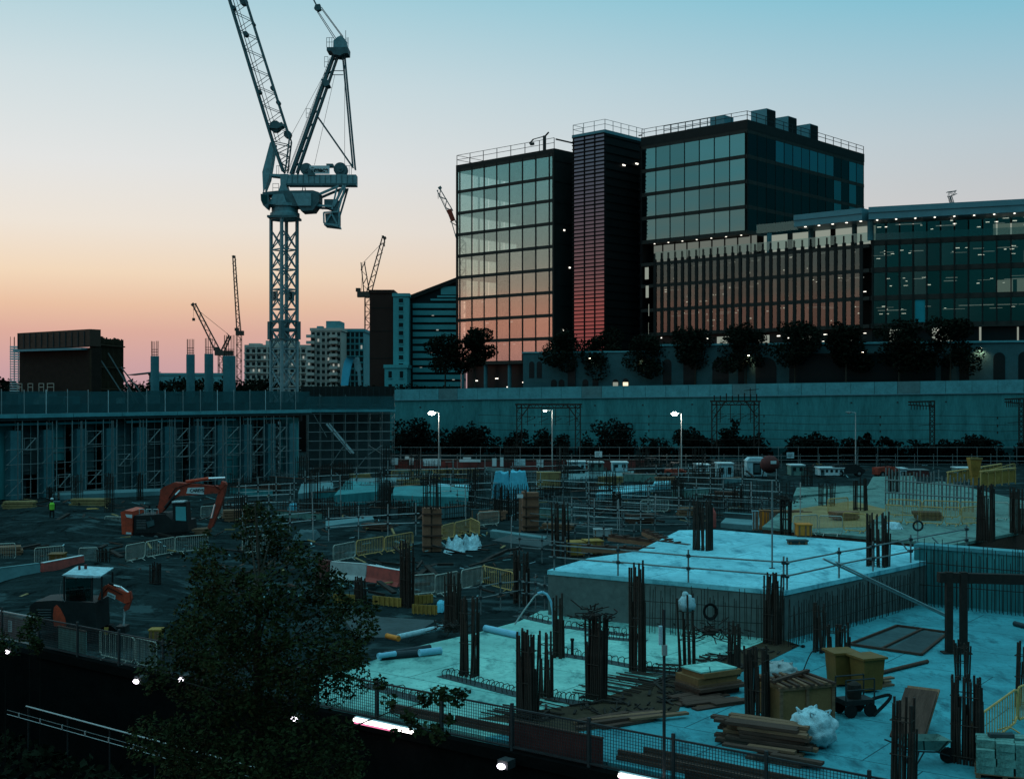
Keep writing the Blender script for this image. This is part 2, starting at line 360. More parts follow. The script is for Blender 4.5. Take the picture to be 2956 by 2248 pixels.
# ------------------------------------------------------------------ long retaining wall and upper level
RW0 = Vector((-18.7,205,0)); RD = Vector((.959,-.282,0)); RN = Vector((.282,.959,0))
def rw_top(s): return 9.85+1.35*s/95
def rw_mid(s): return 8.0+1.25*s/95
def rw(px, off=0):
    return on_line(RW0+RN*off, RD, px)
RWR = ang(RD)
t = thing('retaining_wall', 'long grey concrete retaining wall with a pale panelled parapet behind the railway', 'wall', RW0, RWR)
s0, s1 = -16, 140
b = MB(); b.add([(s0,0,-1.2),(s1,0,-1.2),(s1,0,rw_mid(s1)),(s0,0,rw_mid(s0)),(s0,.8,-1.2),(s1,.8,-1.2),(s1,.8,rw_mid(s1)),(s0,.8,rw_mid(s0))],
    [(0,1,2,3),(7,6,5,4),(3,2,6,7),(0,3,7,4),(1,5,6,2)]); b.build('wall_face', 'wall_concrete', t)
b = MB(); b.add([(s0,-.22,rw_mid(s0)),(s1,-.22,rw_mid(s1)),(s1,-.22,rw_mid(s1)+.12),(s0,-.22,rw_mid(s0)+.12),(s0,.8,rw_mid(s0)),(s1,.8,rw_mid(s1)),(s1,.8,rw_mid(s1)+.12),(s0,.8,rw_mid(s0)+.12)],
    [(0,1,2,3),(3,2,6,7),(0,4,5,1),(7,6,5,4)]); b.build('ledge', 'metal_roof', t)
i = 0; s = s0
while s < s1:
    wd = 3.15+.5*R.random(); e = s+wd-.05
    b = MB(); y0 = -.12+.02*R.random()
    b.add([(s,y0,rw_mid(s)+.123),(e,y0,rw_mid(e)+.123),(e,y0,rw_top(e)),(s,y0,rw_top(s)),(s,.4,rw_mid(s)+.123),(e,.4,rw_mid(e)+.123),(e,.4,rw_top(e)),(s,.4,rw_top(s))],
      [(0,1,2,3),(7,6,5,4),(3,2,6,7),(0,3,7,4),(1,5,6,2)])
    b.build('parapet_panel', 'wall_panel' if i % 7 else 'concrete', t); s += wd; i += 1
b = MB()
for k in range(16):
    x = -5+k*7.5+R.random()*3; z = rw_mid(x)-1.2; b.box(x,-.06,z,x+.25,.1,z+.2)
b.build('drain_outlet', 'dark_steel', t)
b = MB(); l0 = RW0+RD*-400; l1 = RW0+RD*150
b.add([(l0.x,l0.y+.8,ZU),(l1.x,l1.y+.8,ZU),(4000,5500,ZU),(-4500,6500,ZU)], [(0,1,2,3)])
b.add([(l0.x,l0.y+.8,-1.2),(RW0.x-16*.959,RW0.y+16*.282+.8,-1.2),(RW0.x-16*.959,RW0.y+16*.282+.8,ZU),(l0.x,l0.y+.8,ZU)], [(0,1,2,3)])
struct(b.build('upper_ground', 'dark_earth'))
# ================================================================== office building
def quad_pane(w, h, m, d=.04, name='pane'):
    b = MB(); b.box(-w/2,0,-h/2,w/2,d,h/2); return b.mesh(name, m)
PA = Vector((7.96,235,0)); LA = 26.2
PLa = PA+U*LA; ra = ang(-U)
OFF = thing('office_building', 'tall dark framed glass office block with nine storeys of sky reflecting panes', 'building', (PLa.x,PLa.y,ZU), ra)
# all heights below are local (minus ZU)
fl = [15.2-ZU+4.33*k for k in range(10)]; TOPA = 55.3-ZU
xs = [0.35,1.0]+[1.0+3.42*k for k in range(1,8)]; xs = xs[:9]+[25.85]
DA = 19.0
for k, z in enumerate(fl):
    b = MB(); b.box(0,0,z-.32,LA,DA,z+.32); b.build('floor_slab', 'office_band', OFF)
b = MB(); b.box(-.05,-.05,fl[-1]+.323,LA+.05,DA,TOPA); b.build('roof_edge', 'office_frame', OFF)
for x in xs+[0.0+.08, LA-.08]:
    b = MB(); b.box(x-.09,-.09,fl[0],x+.09,.14,fl[-1]+.3); b.build('mullion', 'office_frame', OFF)
for (x, y) in ((.3,DA*.33),(.3,DA*.66),(.3,DA-.3)):
    b = MB(); b.box(x-.15,y-.15,fl[0],x+.15,y+.15,fl[-1]); b.build('column', 'office_frame', OFF)
b = MB(); b.box(11,6,-.0,LA-.3,DA-.4,fl[-1]); b.box(.6,2.2,fl[0]+.325,11,DA-.4,fl[3]-.325); b.box(3,9,fl[3],11,DA-.4,fl[5]); b.box(14,3,fl[3],LA-.3,6,fl[-1]); b.build('core', 'office_core', OFF)
paneA = {}
for k in range(9):
    for a, c in zip([.09]+xs[:-1], xs):
        wd = c-a-.18; key = round(wd,2)
        if wd < .2: continue
        if key not in paneA: paneA[key] = quad_pane(wd, 4.33-.64, 'office_glass')
        part('pane', paneA[key], OFF, ((a+c)/2+R.uniform(-.0,.0), .02, (fl[k]+fl[k+1])/2), R.uniform(-.012,.012))
# glazed end wall seen through the corner
pe = quad_pane(4.5, 3.69, 'terrace_glass')
for k in range(3,9):
    for j in range(4): part('end_pane', pe, OFF, (.06, 2.4+j*4.7, (fl[k]+fl[k+1])/2), math.pi/2)
b = MB(); b.box(LA-.15,.2,0,LA+.06,DA,TOPA-.02); b.build('side_wall', 'office_frame', OFF)
def lights(root, n, x0, x1, zs, y, m='office_spot', sz=(.28,.14)):
    for i in range(n):
        x = R.uniform(x0,x1); z = R.choice(zs); wd = sz[0]*R.uniform(.6,1.6)
        b = MB(); b.box(x-wd, y, z, x+wd, y+.06, z+sz[1]*R.uniform(.6,1.4)); b.build('ceiling_light', m, root)
lights(OFF, 9, 3, 24, [f+3.5 for f in fl[:3]], 1.2, 'office_lit')
b = MB()                                                    # ground floor lobby, columns and planters
b.box(.6,2.5,0,LA-.3,2.7,fl[0]-.33); b.build('lobby_glazing', 'window_dark', OFF)
for x in (1.2,7.5,14,20.5):
    b = MB(); b.tube((x,.8,0),(x,.8,fl[0]-.33),.38,12); b.build('column', 'pillar_concrete', OFF)
for (x, z, wd) in ((3.2,2.6,.5),(9,3.0,.4),(16.5,2.2,.6),(22,2.9,.4),(12,1.3,.3)):
    b = MB(); b.box(x-wd,2.40,z,x+wd,2.46,z+.18); b.build('lobby_light', 'office_spot', OFF)
def railing(root, pts, h, step, m='dark_steel', name='roof_railing', r=.05):
    b = MB()
    for p, q in zip(pts, pts[1:]):
        p = Vector(p); q = Vector(q); L_ = (q-p).length; n = max(1, int(L_/step))
        for k in range(n+1):
            c = p.lerp(q, k/n); b.beam(c, c+Vector((0,0,h)), r*2.0)
        for hh in (h, h*.55): b.beam(p+Vector((0,0,hh)), q+Vector((0,0,hh)), r*1.6)
    return b.build(name, m, root)
railing(OFF, [(0,DA-.5,TOPA),(0.1,.1,TOPA),(LA-.1,.1,TOPA)], 2.0, 3.42)
b = MB(); b.box(22.9,.5,TOPA,23.4,.9,TOPA+2.9); b.beam((23.2,.7,TOPA+2.8),(20.3,.7,TOPA+2.6),.14); b.beam((23.2,.7,TOPA+2.7),(24.2,.7,TOPA+3.4),.22); b.beam((20.3,.7,TOPA+2.6),(19.3,.7,TOPA+1.9),.2); b.box(19.6,.5,TOPA+1.5,20.4,.9,TOPA+2.0)
b.build('window_cleaning_rig', 'dark_steel', OFF)
# ------------------------------------------------------------------ louvred stair tower
TP = Vector(((1653-CX)/F*234.4, 234.4, 0)); TW = on_line(TP, -U, 1746); T0 = TP-U*TW
STA = thing('stair_tower', 'dark louvred stair tower with a red tinted reflection between the two glass blocks', 'building', (TP.x,TP.y,ZU), ra)
TT = ZY(374,T0.y)-ZU; rb = on_line(T0, V, 1862)
b = MB(); b.box(0,.25,0,TW-.02,rb,TT-.6); b.build('tower_body', 'office_core', STA)
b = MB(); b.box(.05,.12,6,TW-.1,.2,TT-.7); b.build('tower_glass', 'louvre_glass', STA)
b = MB(); z = 6.2; i = 0
while z < TT-.5:
    b.box(0,-.22,z,TW,.1,z+.16+.05*(i%8==0)); z += .72; i += 1
b.build('louvres', 'louvre', STA)
b = MB()
for x in (.1,TW*.36,TW*.68,TW-.1): b.box(x-.05,-.05,6,x+.05,.118,TT-.5)
b.build('louvre_frame', 'louvre', STA)
b = MB(); b.box(-.1,-.1,TT-.597,TW+.1,rb+.1,TT); b.build('tower_cap', 'metal_roof', STA)
b = MB(); b.box(TW-.017,.1,0,TW+.05,rb,TT-.6); z = 1
while z < TT-1: b.box(TW+.05,.4,z,TW+.2,rb,z+.14); z += 1.5
b.build('side_wall', 'louvre', STA)
railing(STA, [(-.0,3,TT),(.05,.1,TT),(TW-.05,.1,TT),(TW-.05,rb-.2,TT)], 1.9, 2.2, 'galv_dull', r=.04)
for yy, zz in ((5,TT-6),(9,TT-5.2)):
    b = MB(); b.box(TW+.21,yy,zz,TW+.3,yy+.8,zz+.25); b.build('wall_light', 'office_spot', STA)
lights(STA, 5, 1, TW-1, [TT-38,TT-30,TT-24], .205, 'office_lit')
for k in range(12):
    f = MB(); z_ = 5+k*3.9; f.box(LA+.063,.3,z_,LA+.12,8,z_+.3); f.build('side_ledge', 'office_frame', OFF)
for (y_, z_) in ((2.2,12),(3.4,12),(3.6,8.4),(4.2,24),(2.6,31)):
    b = MB(); b.box(LA+.063,y_,z_,LA+.2,y_+.35,z_+.25); b.build('side_light', 'office_spot', OFF)
# ------------------------------------------------------------------ right hand block
kB = 216/222
def zs(z): return 9.5+(z-9.5)*kB
B0 = Vector((41.9*kB,216,0)); LB = on_line(B0, U, 1851); PB = B0+U*LB
WB = 43.0; TOPB = ZY(345,216)-ZU
BLK = thing('glass_block', 'dark glass block with four storeys of teal panes and three roof vents', 'building', (PB.x,PB.y,ZU), ra)
SB = 4.5*kB; zb = [zs(37.9)-ZU+SB*k for k in range(5)]
b = MB(); b.box(1,2.5,zb[0]-.5,LB-1.2,WB-1,TOPB-1); b.build('core', 'office_core', BLK)
for z in zb:
    b = MB(); b.box(0,0,z-.34,LB,WB,z+.34); b.build('floor_slab', 'office_band', BLK)
b = MB(); b.box(-.04,-.04,zb[-1]+.343,LB+.04,WB+.04,TOPB); b.build('roof_edge', 'office_frame', BLK)
nb = 7; pw = (LB-.6)/nb
mb_ = quad_pane(pw-.16, SB-.68, 'office_glass_wavy')
for k in range(4):
    for i in range(nb): part('pane', mb_, BLK, (.15+pw*(i+.5), .02, (zb[k]+zb[k+1])/2), R.uniform(-.012,.012))
ms = MB().box(-.04,-.08,0,.04,.14,zb[-1]-zb[0]).mesh('mullion','office_frame')
for i in range(nb+1): part('mullion', ms, BLK, (.15+pw*i,0,zb[0]))
part('mullion', ms, BLK, (LB-.05,0,zb[0]))
nr = 14; pr = (WB-.4)/nr
mr_ = quad_pane(pr-.12, SB-.68, 'side_glass_sky_reflect'); mrd = quad_pane(pr-.12, SB-.68, 'side_glass_low_reflect')
for k in range(4):
    for i in range(nr): part('side_pane', mr_ if (k == 3 and 3 <= i <= 9) or (i >= 10 and k in (1,2) and i % 2 == 0) or (k == 3 and i > 11) else mrd, BLK, (LB-.02, .2+pr*(i+.5), (zb[k]+zb[k+1])/2), math.pi/2+R.uniform(-.01,.01))  # blue sky reflections painted in: chosen panes get the more mirroring glass
for i in range(nr+1): part('side_mullion', ms, BLK, (LB-.05,.2+pr*i,zb[0]), math.pi/2)
railing(BLK, [(.1,.1,TOPB),(LB-.1,.1,TOPB),(LB-.1,WB-.1,TOPB)], 1.5, 3.0)
for j, yy in enumerate((9.5,17,25)):
    rv = MB(); z0 = TOPB; rv.box(LB-5.2,yy,z0,LB-1.9,yy+3.0,z0+3.8-j*.15); c = rv.build('roof_vent', 'metal_roof', BLK)
    q = MB(); q.box(LB-1.898,yy+.1,z0+.1,LB-1.80,yy+2.9,z0+3.65-j*.15); q.build('vent_louvre', 'louvre', c)
b = MB(); b.box(6,6,TOPB,14,14,TOPB+1.6); b.box(LB-9,2,TOPB,LB-6,5,TOPB+2.0); b.build('plant_room', 'metal_roof', BLK)
b = MB()
for k in range(8): b.beam((3+k*1.6,3,TOPB),(3+k*1.6,3,TOPB+2.2),.12)
b.beam((3,3,TOPB+2.2),(15,3,TOPB+2.2),.14); b.beam((3,3,TOPB+1.3),(15,3,TOPB+1.3),.12); b.build('roof_frame', 'galv_dull', BLK)
lights(BLK, 6, 2, LB-1, [z+3.3 for z in zb[:4]], 1.6, 'office_lit', (.2,.12))
# dark side bay at the left end of the block
b = MB(); b.box(-.6,.4,-.0,-.003,20,TOPB-.7)
for k in range(22): b.box(-.8,.2,6+k*2.0,-.0+.0-.01,.397,6.2+k*2.0)
b.build('side_bay', 'louvre', BLK)
# ------------------------------------------------------------------ lower block with fins
tk = on_line(B0, -U, 2510); K = B0-U*tk
LC = LB+tk; TOPC = zs(34.0)-ZU
FIN = thing('finned_block', 'long lower office block with dark vertical fins under the glass block', 'building', (PB.x,PB.y,ZU), ra)
zc = [zs(v)-ZU for v in (20.3, 24.9, 29.5, 33.6)]
DC = 16
for z in [zc[0]]+zc[1:]:
    b = MB(); b.box(0,-.10,z-.30,LC,DC,z+.30); b.build('floor_slab', 'office_band', FIN)
b = MB(); b.box(.3,3.2,0,LC-.3,DC-.2,zc[3]); b.build('core', 'office_core', FIN)
nf = 27; f0 = 3.2; pf = (LC-f0-1.4)/nf
pc = quad_pane(pf*.64, 4.55-.72, 'office_glass_dim')
fn = MB().box(-pf*.19,-.16,0,pf*.19,.10,zc[3]-zc[0]+.9).mesh('fin','office_frame')
for i in range(nf+1): part('fin', fn, FIN, (f0+pf*i,0,zc[0]-.1))
for k in range(3):
    h = zc[k+1]-zc[k]
    for i in range(nf): part('pane', pc, FIN, (f0+pf*(i+.5),-.02,(zc[k]+zc[k+1])/2), R.uniform(-.015,.015))
lights(FIN, 56, 3.5, LC-1.5, [zc[k]+h for k in range(3) for h in (1.2,2.2,3.3,3.7)], 1.6, 'office_spot', (.16,.10))
lights(FIN, 26, 3.5, LC-1.5, [zc[k]+h for k in range(3) for h in (3.3,3.6)], 2.2, 'office_lit', (.9,.10))
for k in range(4):
    b = MB(); b.box(1+R.random(),-.3,zc[0]+k*3.4,1.9,-.26,zc[0]+k*3.4+2.2); b.build('stair_light', 'lit_dim', FIN)
# lit terrace storey with balustrade
b = MB(); b.box(1,2.6,TOPC+.05,LB+.2,2.75,zb[0]-.345); b.build('terrace_backdrop', 'terrace_lit', FIN)
for i in range(8):
    b = MB(); b.box(3.0+i*2.7,2.40,TOPC+.05,3.2+i*2.7,2.58,zb[0]-.345); b.build('terrace_mullion', 'office_frame', FIN)
b = MB(); b.box(LB+.25,5,TOPC+.05,LC-.1,5.1,zs(37.6)-ZU); b.build('terrace_backdrop', 'lit_dim', FIN)
for i in range(6):
    x = LB+1+i*4.1; b = MB(); b.box(x,4.7,TOPC+.05,x+R.uniform(.3,1.5),4.95,zs(37.6)-ZU); b.build('terrace_mullion', 'office_frame', FIN)
for i in range(3):
    x = LB+3+i*8; b = MB(); b.tube((x,2.2,TOPC),(x,2.2,zs(37.6)-ZU),.42,12); b.build('column', 'pillar_concrete', FIN)
b = MB(); b.box(f0,-.1,TOPC+.2,LC,-.06,TOPC+1.75); b.build('balustrade', 'terrace_glass', FIN)
for i in range(nf+1):
    b = MB(); b.box(f0+pf*i-.09,-.3,TOPC+.0,f0+pf*i+.09,-.11,TOPC+1.5); b.build('balustrade_post', 'office_frame', FIN)
for i in range(7):
    b = MB(); x = 2.5+i*3.1; b.box(x,.5,zb[0]-.44,x+.22,.72,zb[0]-.36); b.build('soffit_light', 'office_spot', FIN)
# canopy roof
cz0, cz1 = zs(37.6)-ZU, zs(39.6)-ZU
cs = on_line(B0-U*0-V*2.2, -U, 2292)+LB
b = MB(); b.box(cs,-2.2,cz0,LC-.2,DC,cz1-.9); b.build('canopy', 'metal_roof', FIN)
b = MB(); b.box(cs,-2.35,cz1-.88,LC-.2,DC,cz1); b.build('canopy', 'metal_roof', FIN)
b = MB(); b.box(cs-8,-.9,cz0-.3,cs-.05,-.8,cz0+1.2); b.build('glass_screen', 'terrace_glass', FIN)
for i in range(5):
    x = cs+1.5+i*(LC-cs)/5; b = MB(); b.box(x,-1.5,cz0-.1,x+.3,-1.2,cz0-.003); b.build('soffit_light', 'office_spot', FIN)
# ground storeys behind the trees
b = MB(); b.box(.4,1.0,0,LC,1.2,zc[0]-.37); b.build('ground_storey', 'window_dark', FIN)
lights(FIN, 14, 2, LC-1, [9.5,9.9,10.3,8.8], .9, 'office_spot', (.22,.14))
for i in range(5):
    x = 8+i*8; b = MB(); b.box(x,.93,7.7,x+2.6,.99,10.2); b.build('lit_window', 'lit_dim', FIN)
# ------------------------------------------------------------------ wing on the right
WD = Vector((.928,-.372,0)); LW = 46
WIN = thing('office_wing', 'dark glazed office wing under the flat grey canopy at the right edge', 'building', (K.x,K.y,ZU), ang(WD))
zw = [zs(v)-ZU for v in (20.3, 24.9, 29.5, 34.0, 37.55)]
for z in zw[:4]:
    b = MB(); b.box(.2,-.3,z-.4,LW,14,z+.4); b.build('floor_slab', 'office_band', WIN)
b = MB(); b.box(.6,4.5,0,LW,14,zw[4]); b.build('core', 'office_core', WIN)
nw = 22; pw_ = (LW-.6)/nw
for k in range(4):
    h = zw[k+1]-zw[k]-.8
    pm = quad_pane(pw_-.24, h, 'office_glass_teal')
    for i in range(nw): part('pane', pm, WIN, (.5+pw_*(i+.5),.1,(zw[k]+zw[k+1])/2+.0), R.uniform(-.02,.02))
fm = MB().box(-.11,-.55,0,.11,.2,13.6).mesh('fin','office_frame')
for i in range(nw+1): part('fin', fm, WIN, (.5+pw_*i,0,zw[0]))
lights(WIN, 60, 1, 27, [zw[k]+h for k in range(4) for h in (2.0,2.7,3.2)], 2.0, 'office_spot', (.22,.09))
lights(WIN, 34, 1, 27, [zw[k]+h for k in range(4) for h in (2.6,3.1)], 3.0, 'office_lit', (1.0,.10))
for (x, k, wd) in ((18.5,3,3.2),(21,3,2.5),(23,2,2.2),(19,1,2.4),(22,1,2),(24.5,2,1.6)):
    b = MB(); b.box(x,3.6,zw[k]+.5,x+wd,3.66,zw[k]+2.6); b.build('lit_partition', 'lit_dim', WIN)
b = MB(); xb = on_line(K, WD, 2656); b.box(xb-.75,-.12,zw[0]+.5,xb+.75,.0,zw[1]-.45); b.build('blue_panel', 'blue_film', WIN)
b = MB(); b.box(.1,-2.4,cz0,LW,14,cz1-.9); b.build('canopy', 'metal_roof', WIN)
b = MB(); b.box(.1,-2.55,cz1-.88,LW,14,cz1); b.build('canopy', 'metal_roof', WIN)
for i in range(10):
    b = MB(); x = 1.2+i*2.9; b.box(x,-1.6,cz0-.12,x+.26,-1.3,cz0-.003); b.build('soffit_light', 'office_spot', WIN)
b = MB(); b.box(.4,-.1,zw[3]+.41,LW,-.05,zw[3]+1.5); b.build('balustrade', 'terrace_glass', WIN)
b = MB(); b.tube((.2,-.4,zw[3]+.4),(.2,-.4,cz0),.5,12); b.build('column', 'pillar_concrete', WIN)
b = MB(); b.box(.3,1.2,0,LW,1.4,zw[0]-.41); b.build('ground_storey', 'window_dark', WIN)
for i, (x, wd, z, h) in enumerate(((3,2,8.2,2.4),(9.5,2.6,8,3),(12.3,.2,8,3),(16.5,.3,8,2.6),(22,.25,8.3,2.2))):
    b = MB(); b.box(x,1.1,z,x+wd,1.17,z+h); b.build('lit_window', 'lit_dim', WIN)
b = MB(); b.box(10,1.0,10.1,11.8,1.07,10.35); b.build('strip_light', 'office_spot', WIN)
# ------------------------------------------------------------------ brick arches above the wall
def arch(w, h, m, name, root, x, z, d=.12, y=-.06, n=8):
    pts = [(-w/2,0)]+[(w/2*math.cos(math.pi-math.pi*i/n), h-w/2+w/2*math.sin(math.pi*i/n)) for i in range(n+1)]+[(w/2,0)]
    b = MB(); b.plate([(x+p[0], y+d, z+p[1]) for p in pts], (0,-d,0)); return b.build(name, m, root)
off = 7
AO = RW0+RN*off
sA = on_line(AO, RD, 1510); sB = on_line(AO, RD, 1905); PAo = AO+RD*sA
ARC = thing('brick_cottage', 'pale brick building with small round headed windows above the parapet', 'building', (PAo.x,PAo.y,ZU), RWR)
dA = PAo.y; hA = ZY(1020,dA)-ZU; wA = sB-sA
b = MB(); b.box(0,0,-.2,wA,7,hA); b.build('wall', 'arch_brick', ARC)
b = MB(); b.box(-.15,-.15,hA+.003,wA+.1,7,hA+.25); b.build('coping', 'wall_panel', ARC)
def sx(px): return on_line(AO, RD, px)-sA
def zz(py, px): p = AO+RD*on_line(AO, RD, px); return ZY(py,p.y)-ZU
for px, w_, y0, y1 in ((1535,16,1091,1043),(1557,16,1091,1043),(1599,18,1122,1095),(1621,18,1122,1095),(1690,18,1122,1094),(1719,18,1122,1094),(1777,18,1122,1094),(1806,18,1122,1092)):
    z0 = max(-.1,zz(y0,px)); arch(w_*.055, zz(y1,px)-z0, 'window_dark', 'arched_window', ARC, sx(px), z0)
for px, m in ((1777,'lit_dim'),(1806,'lit_room')):
    b = MB(); x = sx(px); b.box(x-.42,-.12,.6,x+.42,-.07,zz(1103,px)); b.build('lit_pane', m, ARC)
b = MB(); b.box(sx(1640),-.3,0,sx(1662),.05,hA-1); b.build('door_recess', 'window_dark', ARC)
PV = AO+RD*(sB+.05); LV = 100; hV = ZY(992,PV.y-10)-ZU
VIA = thing('arched_building', 'long low brick building with dark tall arches behind the row of street trees', 'building', (PV.x,PV.y,ZU), RWR)
b = MB(); b.box(0,0,-.2,LV,5.5,hV); b.build('wall', 'arch_brick', VIA)
b = MB(); b.box(-.0,-.2,hV+.003,LV,5.5,hV+.3); b.build('coping', 'wall_panel', VIA)
def vx(px): return on_line(AO, RD, px)-sB-.05
for px, wpx, yt, m in ((1926,24,1035,0),(1990,34,1030,0),(2080,46,1030,0),(2140,18,1030,0),(2211,58,1030,0),(2730,26,1035,0),(2783,26,1035,0),(2884,31,1016,1),(2956,31,1014,1)):
    p = AO+RD*on_line(AO, RD, px); wd = wpx*p.y/F*1.03
    arch(wd, ZY(yt,p.y)-ZU, 'window_dark', 'archway', VIA, vx(px), -.05)
b = MB(); x0, x1 = vx(2278), vx(2700); b.box(x0,-.25,0,x1,.05,ZY(1025,192)-ZU); b.build('shopfront', 'window_dark', VIA)
b = MB(); b.box(x0-.3,-.8,ZY(1025,192)-ZU+.003,x1+.3,.05,ZY(1020,192)-ZU); b.build('shopfront_canopy', 'office_frame', VIA)
lamp_lights = []
def wall_lamp(root, x, z, m='lamp_warm', power=60):
    b = MB(); b.box(x-.25,-.75,z,x+.25,-.02,z+.10); h = b.build('wall_lamp', 'dark_steel', root)
    q = MB(); q.box(x-.16,-.62,z-.05,x+.16,-.36,z-.003); q.build('bulb', m, h)
    l = bpy.data.lights.new('lamp_glow', 'SPOT'); l.energy = power; l.color = (1,.72,.42); l.spot_size = math.radians(150); l.spot_blend = .7; l.shadow_soft_size = .12
    o = bpy.data.objects.new('lamp_glow', l); COL.objects.link(o); o.parent = h; o.location = (x,-.5,z-.12)
for px in (1703,1852):
    p = AO+RD*on_line(AO, RD, px); wall_lamp(ARC, sx(px), ZY(1034,p.y)-ZU)
for px, py in ((2162,1026),(2322,1022),(2490,1016),(2660,1011),(2829,1004)):
    p = AO+RD*on_line(AO, RD, px); wall_lamp(VIA, vx(px), ZY(py,p.y)-ZU, power=320)
# ------------------------------------------------------------------ trees
def leaves_mesh(blobs, n, size, name, m, rnd, shell=.45, aspect=.75):
    vs = []; fs = []; tot = sum(bb[3]**2 for bb in blobs)
    for (x, y, z, r, sq) in blobs:
        k = int(n*r*r/tot)
        for _ in range(k):
            while True:
                d = Vector((rnd.uniform(-1,1), rnd.uniform(-1,1), rnd.uniform(-1,1))); l = d.length
                if .05 < l < 1: break
            d *= (shell+(1-shell)*rnd.random()**.5)/max(l,.3) if rnd.random() < .6 else 1
            c = Vector((x+d.x*r, y+d.y*r, z+d.z*r*sq))
            a = Vector((rnd.gauss(0,1), rnd.gauss(0,1), rnd.gauss(0,.6))).normalized()
            e = a.cross(Vector((rnd.gauss(0,1), rnd.gauss(0,1), rnd.gauss(0,1)))).normalized()
            s = size*rnd.uniform(.55,1.3); i = len(vs)
            vs += [c-a*s*.6, c+e*s*.5*aspect, c+a*s*.6, c-e*s*.5*aspect]; fs.append((i,i+1,i+2,i+3))
    me = bpy.data.meshes.new(name); me.from_pydata(vs, [], fs); me.materials.append(MATS[m]); me.update(); return me
def street_tree(px, ytop, ybase, d, wpx, label, seed, group):
    rnd = random.Random(seed); p = A(px, ybase, d); h = (ybase-ytop)*d/F; w_ = wpx*d/F/2*1.55
    z0 = min(p.z, ZU+.9)
    t = thing('street_tree', label, 'tree', (p.x,p.y,z0), rnd.uniform(0,6), group)
    h = ZY(ytop,d)-z0
    b = MB(); b.tube((0,0,-.4),(.1,0,h*.45),.16,7,.11); b.tube((.1,0,h*.45),(0,.1,h*.9),.11,6,.03)
    for k in range(7):
        a = k*2.4; zz_ = h*(.34+.07*k); b.tube((.08,0,zz_),(math.cos(a)*w_*.75,math.sin(a)*w_*.75,zz_+h*.16),.06,5,.015)
    b.build('trunk', 'bark', t)
    bl = []
    for k in range(15):
        a = rnd.uniform(0,6.28); f = rnd.random(); hz = .36+.58*f; rad = w_*(1-.75*max(0,f-.35))*rnd.uniform(.25,.85)
        bl.append((math.cos(a)*rad, math.sin(a)*rad, h*hz, w_*rnd.uniform(.18,.5), rnd.uniform(.6,1.1)))
    bl.append((0,0,h*.9,w_*.3,1.0)); bl.append((0,0,h*.6,w_*.5,1.0))
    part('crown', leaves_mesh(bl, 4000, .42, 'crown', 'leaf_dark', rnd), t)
TR = [(1285,972,1112,214,104,'left end of the row, full crown against the banded apartment tower'),
      (1371,953,1112,213,92,'pointed crown, in front of the left edge of the glass office'),
      (1630,966,1112,206,116,'with wide crown over the tall arched windows, below the louvres'),
      (1750,960,1112,204,100,'at the louvred stair tower foot, beside the first wall lamp'),
      (1873,972,1110,201,104,'in front of the second wall lamp, below the dark stair bay'),
      (2007,957,1110,198,110,'below the first fins of the lower block'),
      (2154,937,1108,195,120,'broad crown, left of the long dark shopfront'),
      (2295,934,1106,192,124,'broad crown, over the left end of the dark shopfront'),
      (2442,945,1105,189,110,'low crown, over the middle of the dark shopfront'),
      (2596,925,1102,186,118,'under the blue office panel, over the right part of the shopfront'),
      (2743,930,1100,183,118,'right end of the row, left of the bright wall lamp')]
for i, (px, yt, yb, d, wp, s) in enumerate(TR): street_tree(px, yt, yb, d, wp, 'dark street tree '+s, 100+i, 'street trees above the retaining wall')
# ================================================================== big luffing crane
DCR = 165.0; KC = DCR/F
def C(cx, cy, y=0.0):                                    # crane drawing: photo crop coordinates to local metres
    px, py = 600+cx*.41667, cy*.41667
    return Vector(((px-820)*KC, y, CH+(HY-py)*KC-ZG))
cp = A(820, HY, DCR)
CR = thing('tower_crane', 'large luffing tower crane with white lattice mast rising behind the concrete frame', 'crane', (cp.x,cp.y,ZG))
hd = 1.72; mz = C(0,1500).z
b = MB()
cs4 = [(-hd,0),(0,-hd),(hd,0),(0,hd)]
for x, y in cs4: b.beam((x,y,0),(x,y,mz),.34,.34,up=(1,1,0))
b.build('mast_chord', 'crane_mast', CR)
b = MB(); bay = 2.62; nb_ = int(mz/bay)
for k in range(nb_):
    z0 = k*bay; z1 = z0+bay
    for (p, q) in zip(cs4, cs4[1:]+cs4[:1]):
        b.beam((*p,z0),(*q,z0),.16)
        b.beam((*p,z0),(*q,z1),.13); b.beam((*q,z0),(*p,z1),.13)
b.build('mast_bracing', 'crane_mast', CR)
def sec(z0, z1):
    b = MB()
    for (p, q) in zip(cs4, cs4[1:]+cs4[:1]):
        for z in (z0,z1,(z0+z1)/2): b.beam((*p,z),(*q,z),.3)
    for x, y in cs4: b.beam((x*1.06,y*1.06,z0),(x*1.06,y*1.06,z1),.55,up=(1,1,0))
    return b.build('mast_collar', 'crane_dark', CR)
sec(ZY(980,DCR)-ZG, ZY(928,DCR)-ZG)
for sgn in (-1,1):
    z = ZY(856,DCR)-ZG; b = MB()
    u = Vector((sgn*hd,0,0)); v = Vector((0,-hd,0)); c = (u+v)/2+Vector((sgn*.12,-.12,0))
    dd = (v-u).normalized(); b.plate([c-dd*.62+Vector((0,0,z-.65)), c+dd*.62+Vector((0,0,z-.65)), c+dd*.62+Vector((0,0,z+.65)), c-dd*.62+Vector((0,0,z+.65))], Vector((sgn*.05,-.05,0)))
    pl = b.build('number_plate', 'galv_dull', CR)
    text_mesh('number', '3', 1.25, 'letter', pl, c+Vector((sgn*.08,-.08,z)), (math.pi/2,0,sgn*math.pi/4), .01, bold=.02)
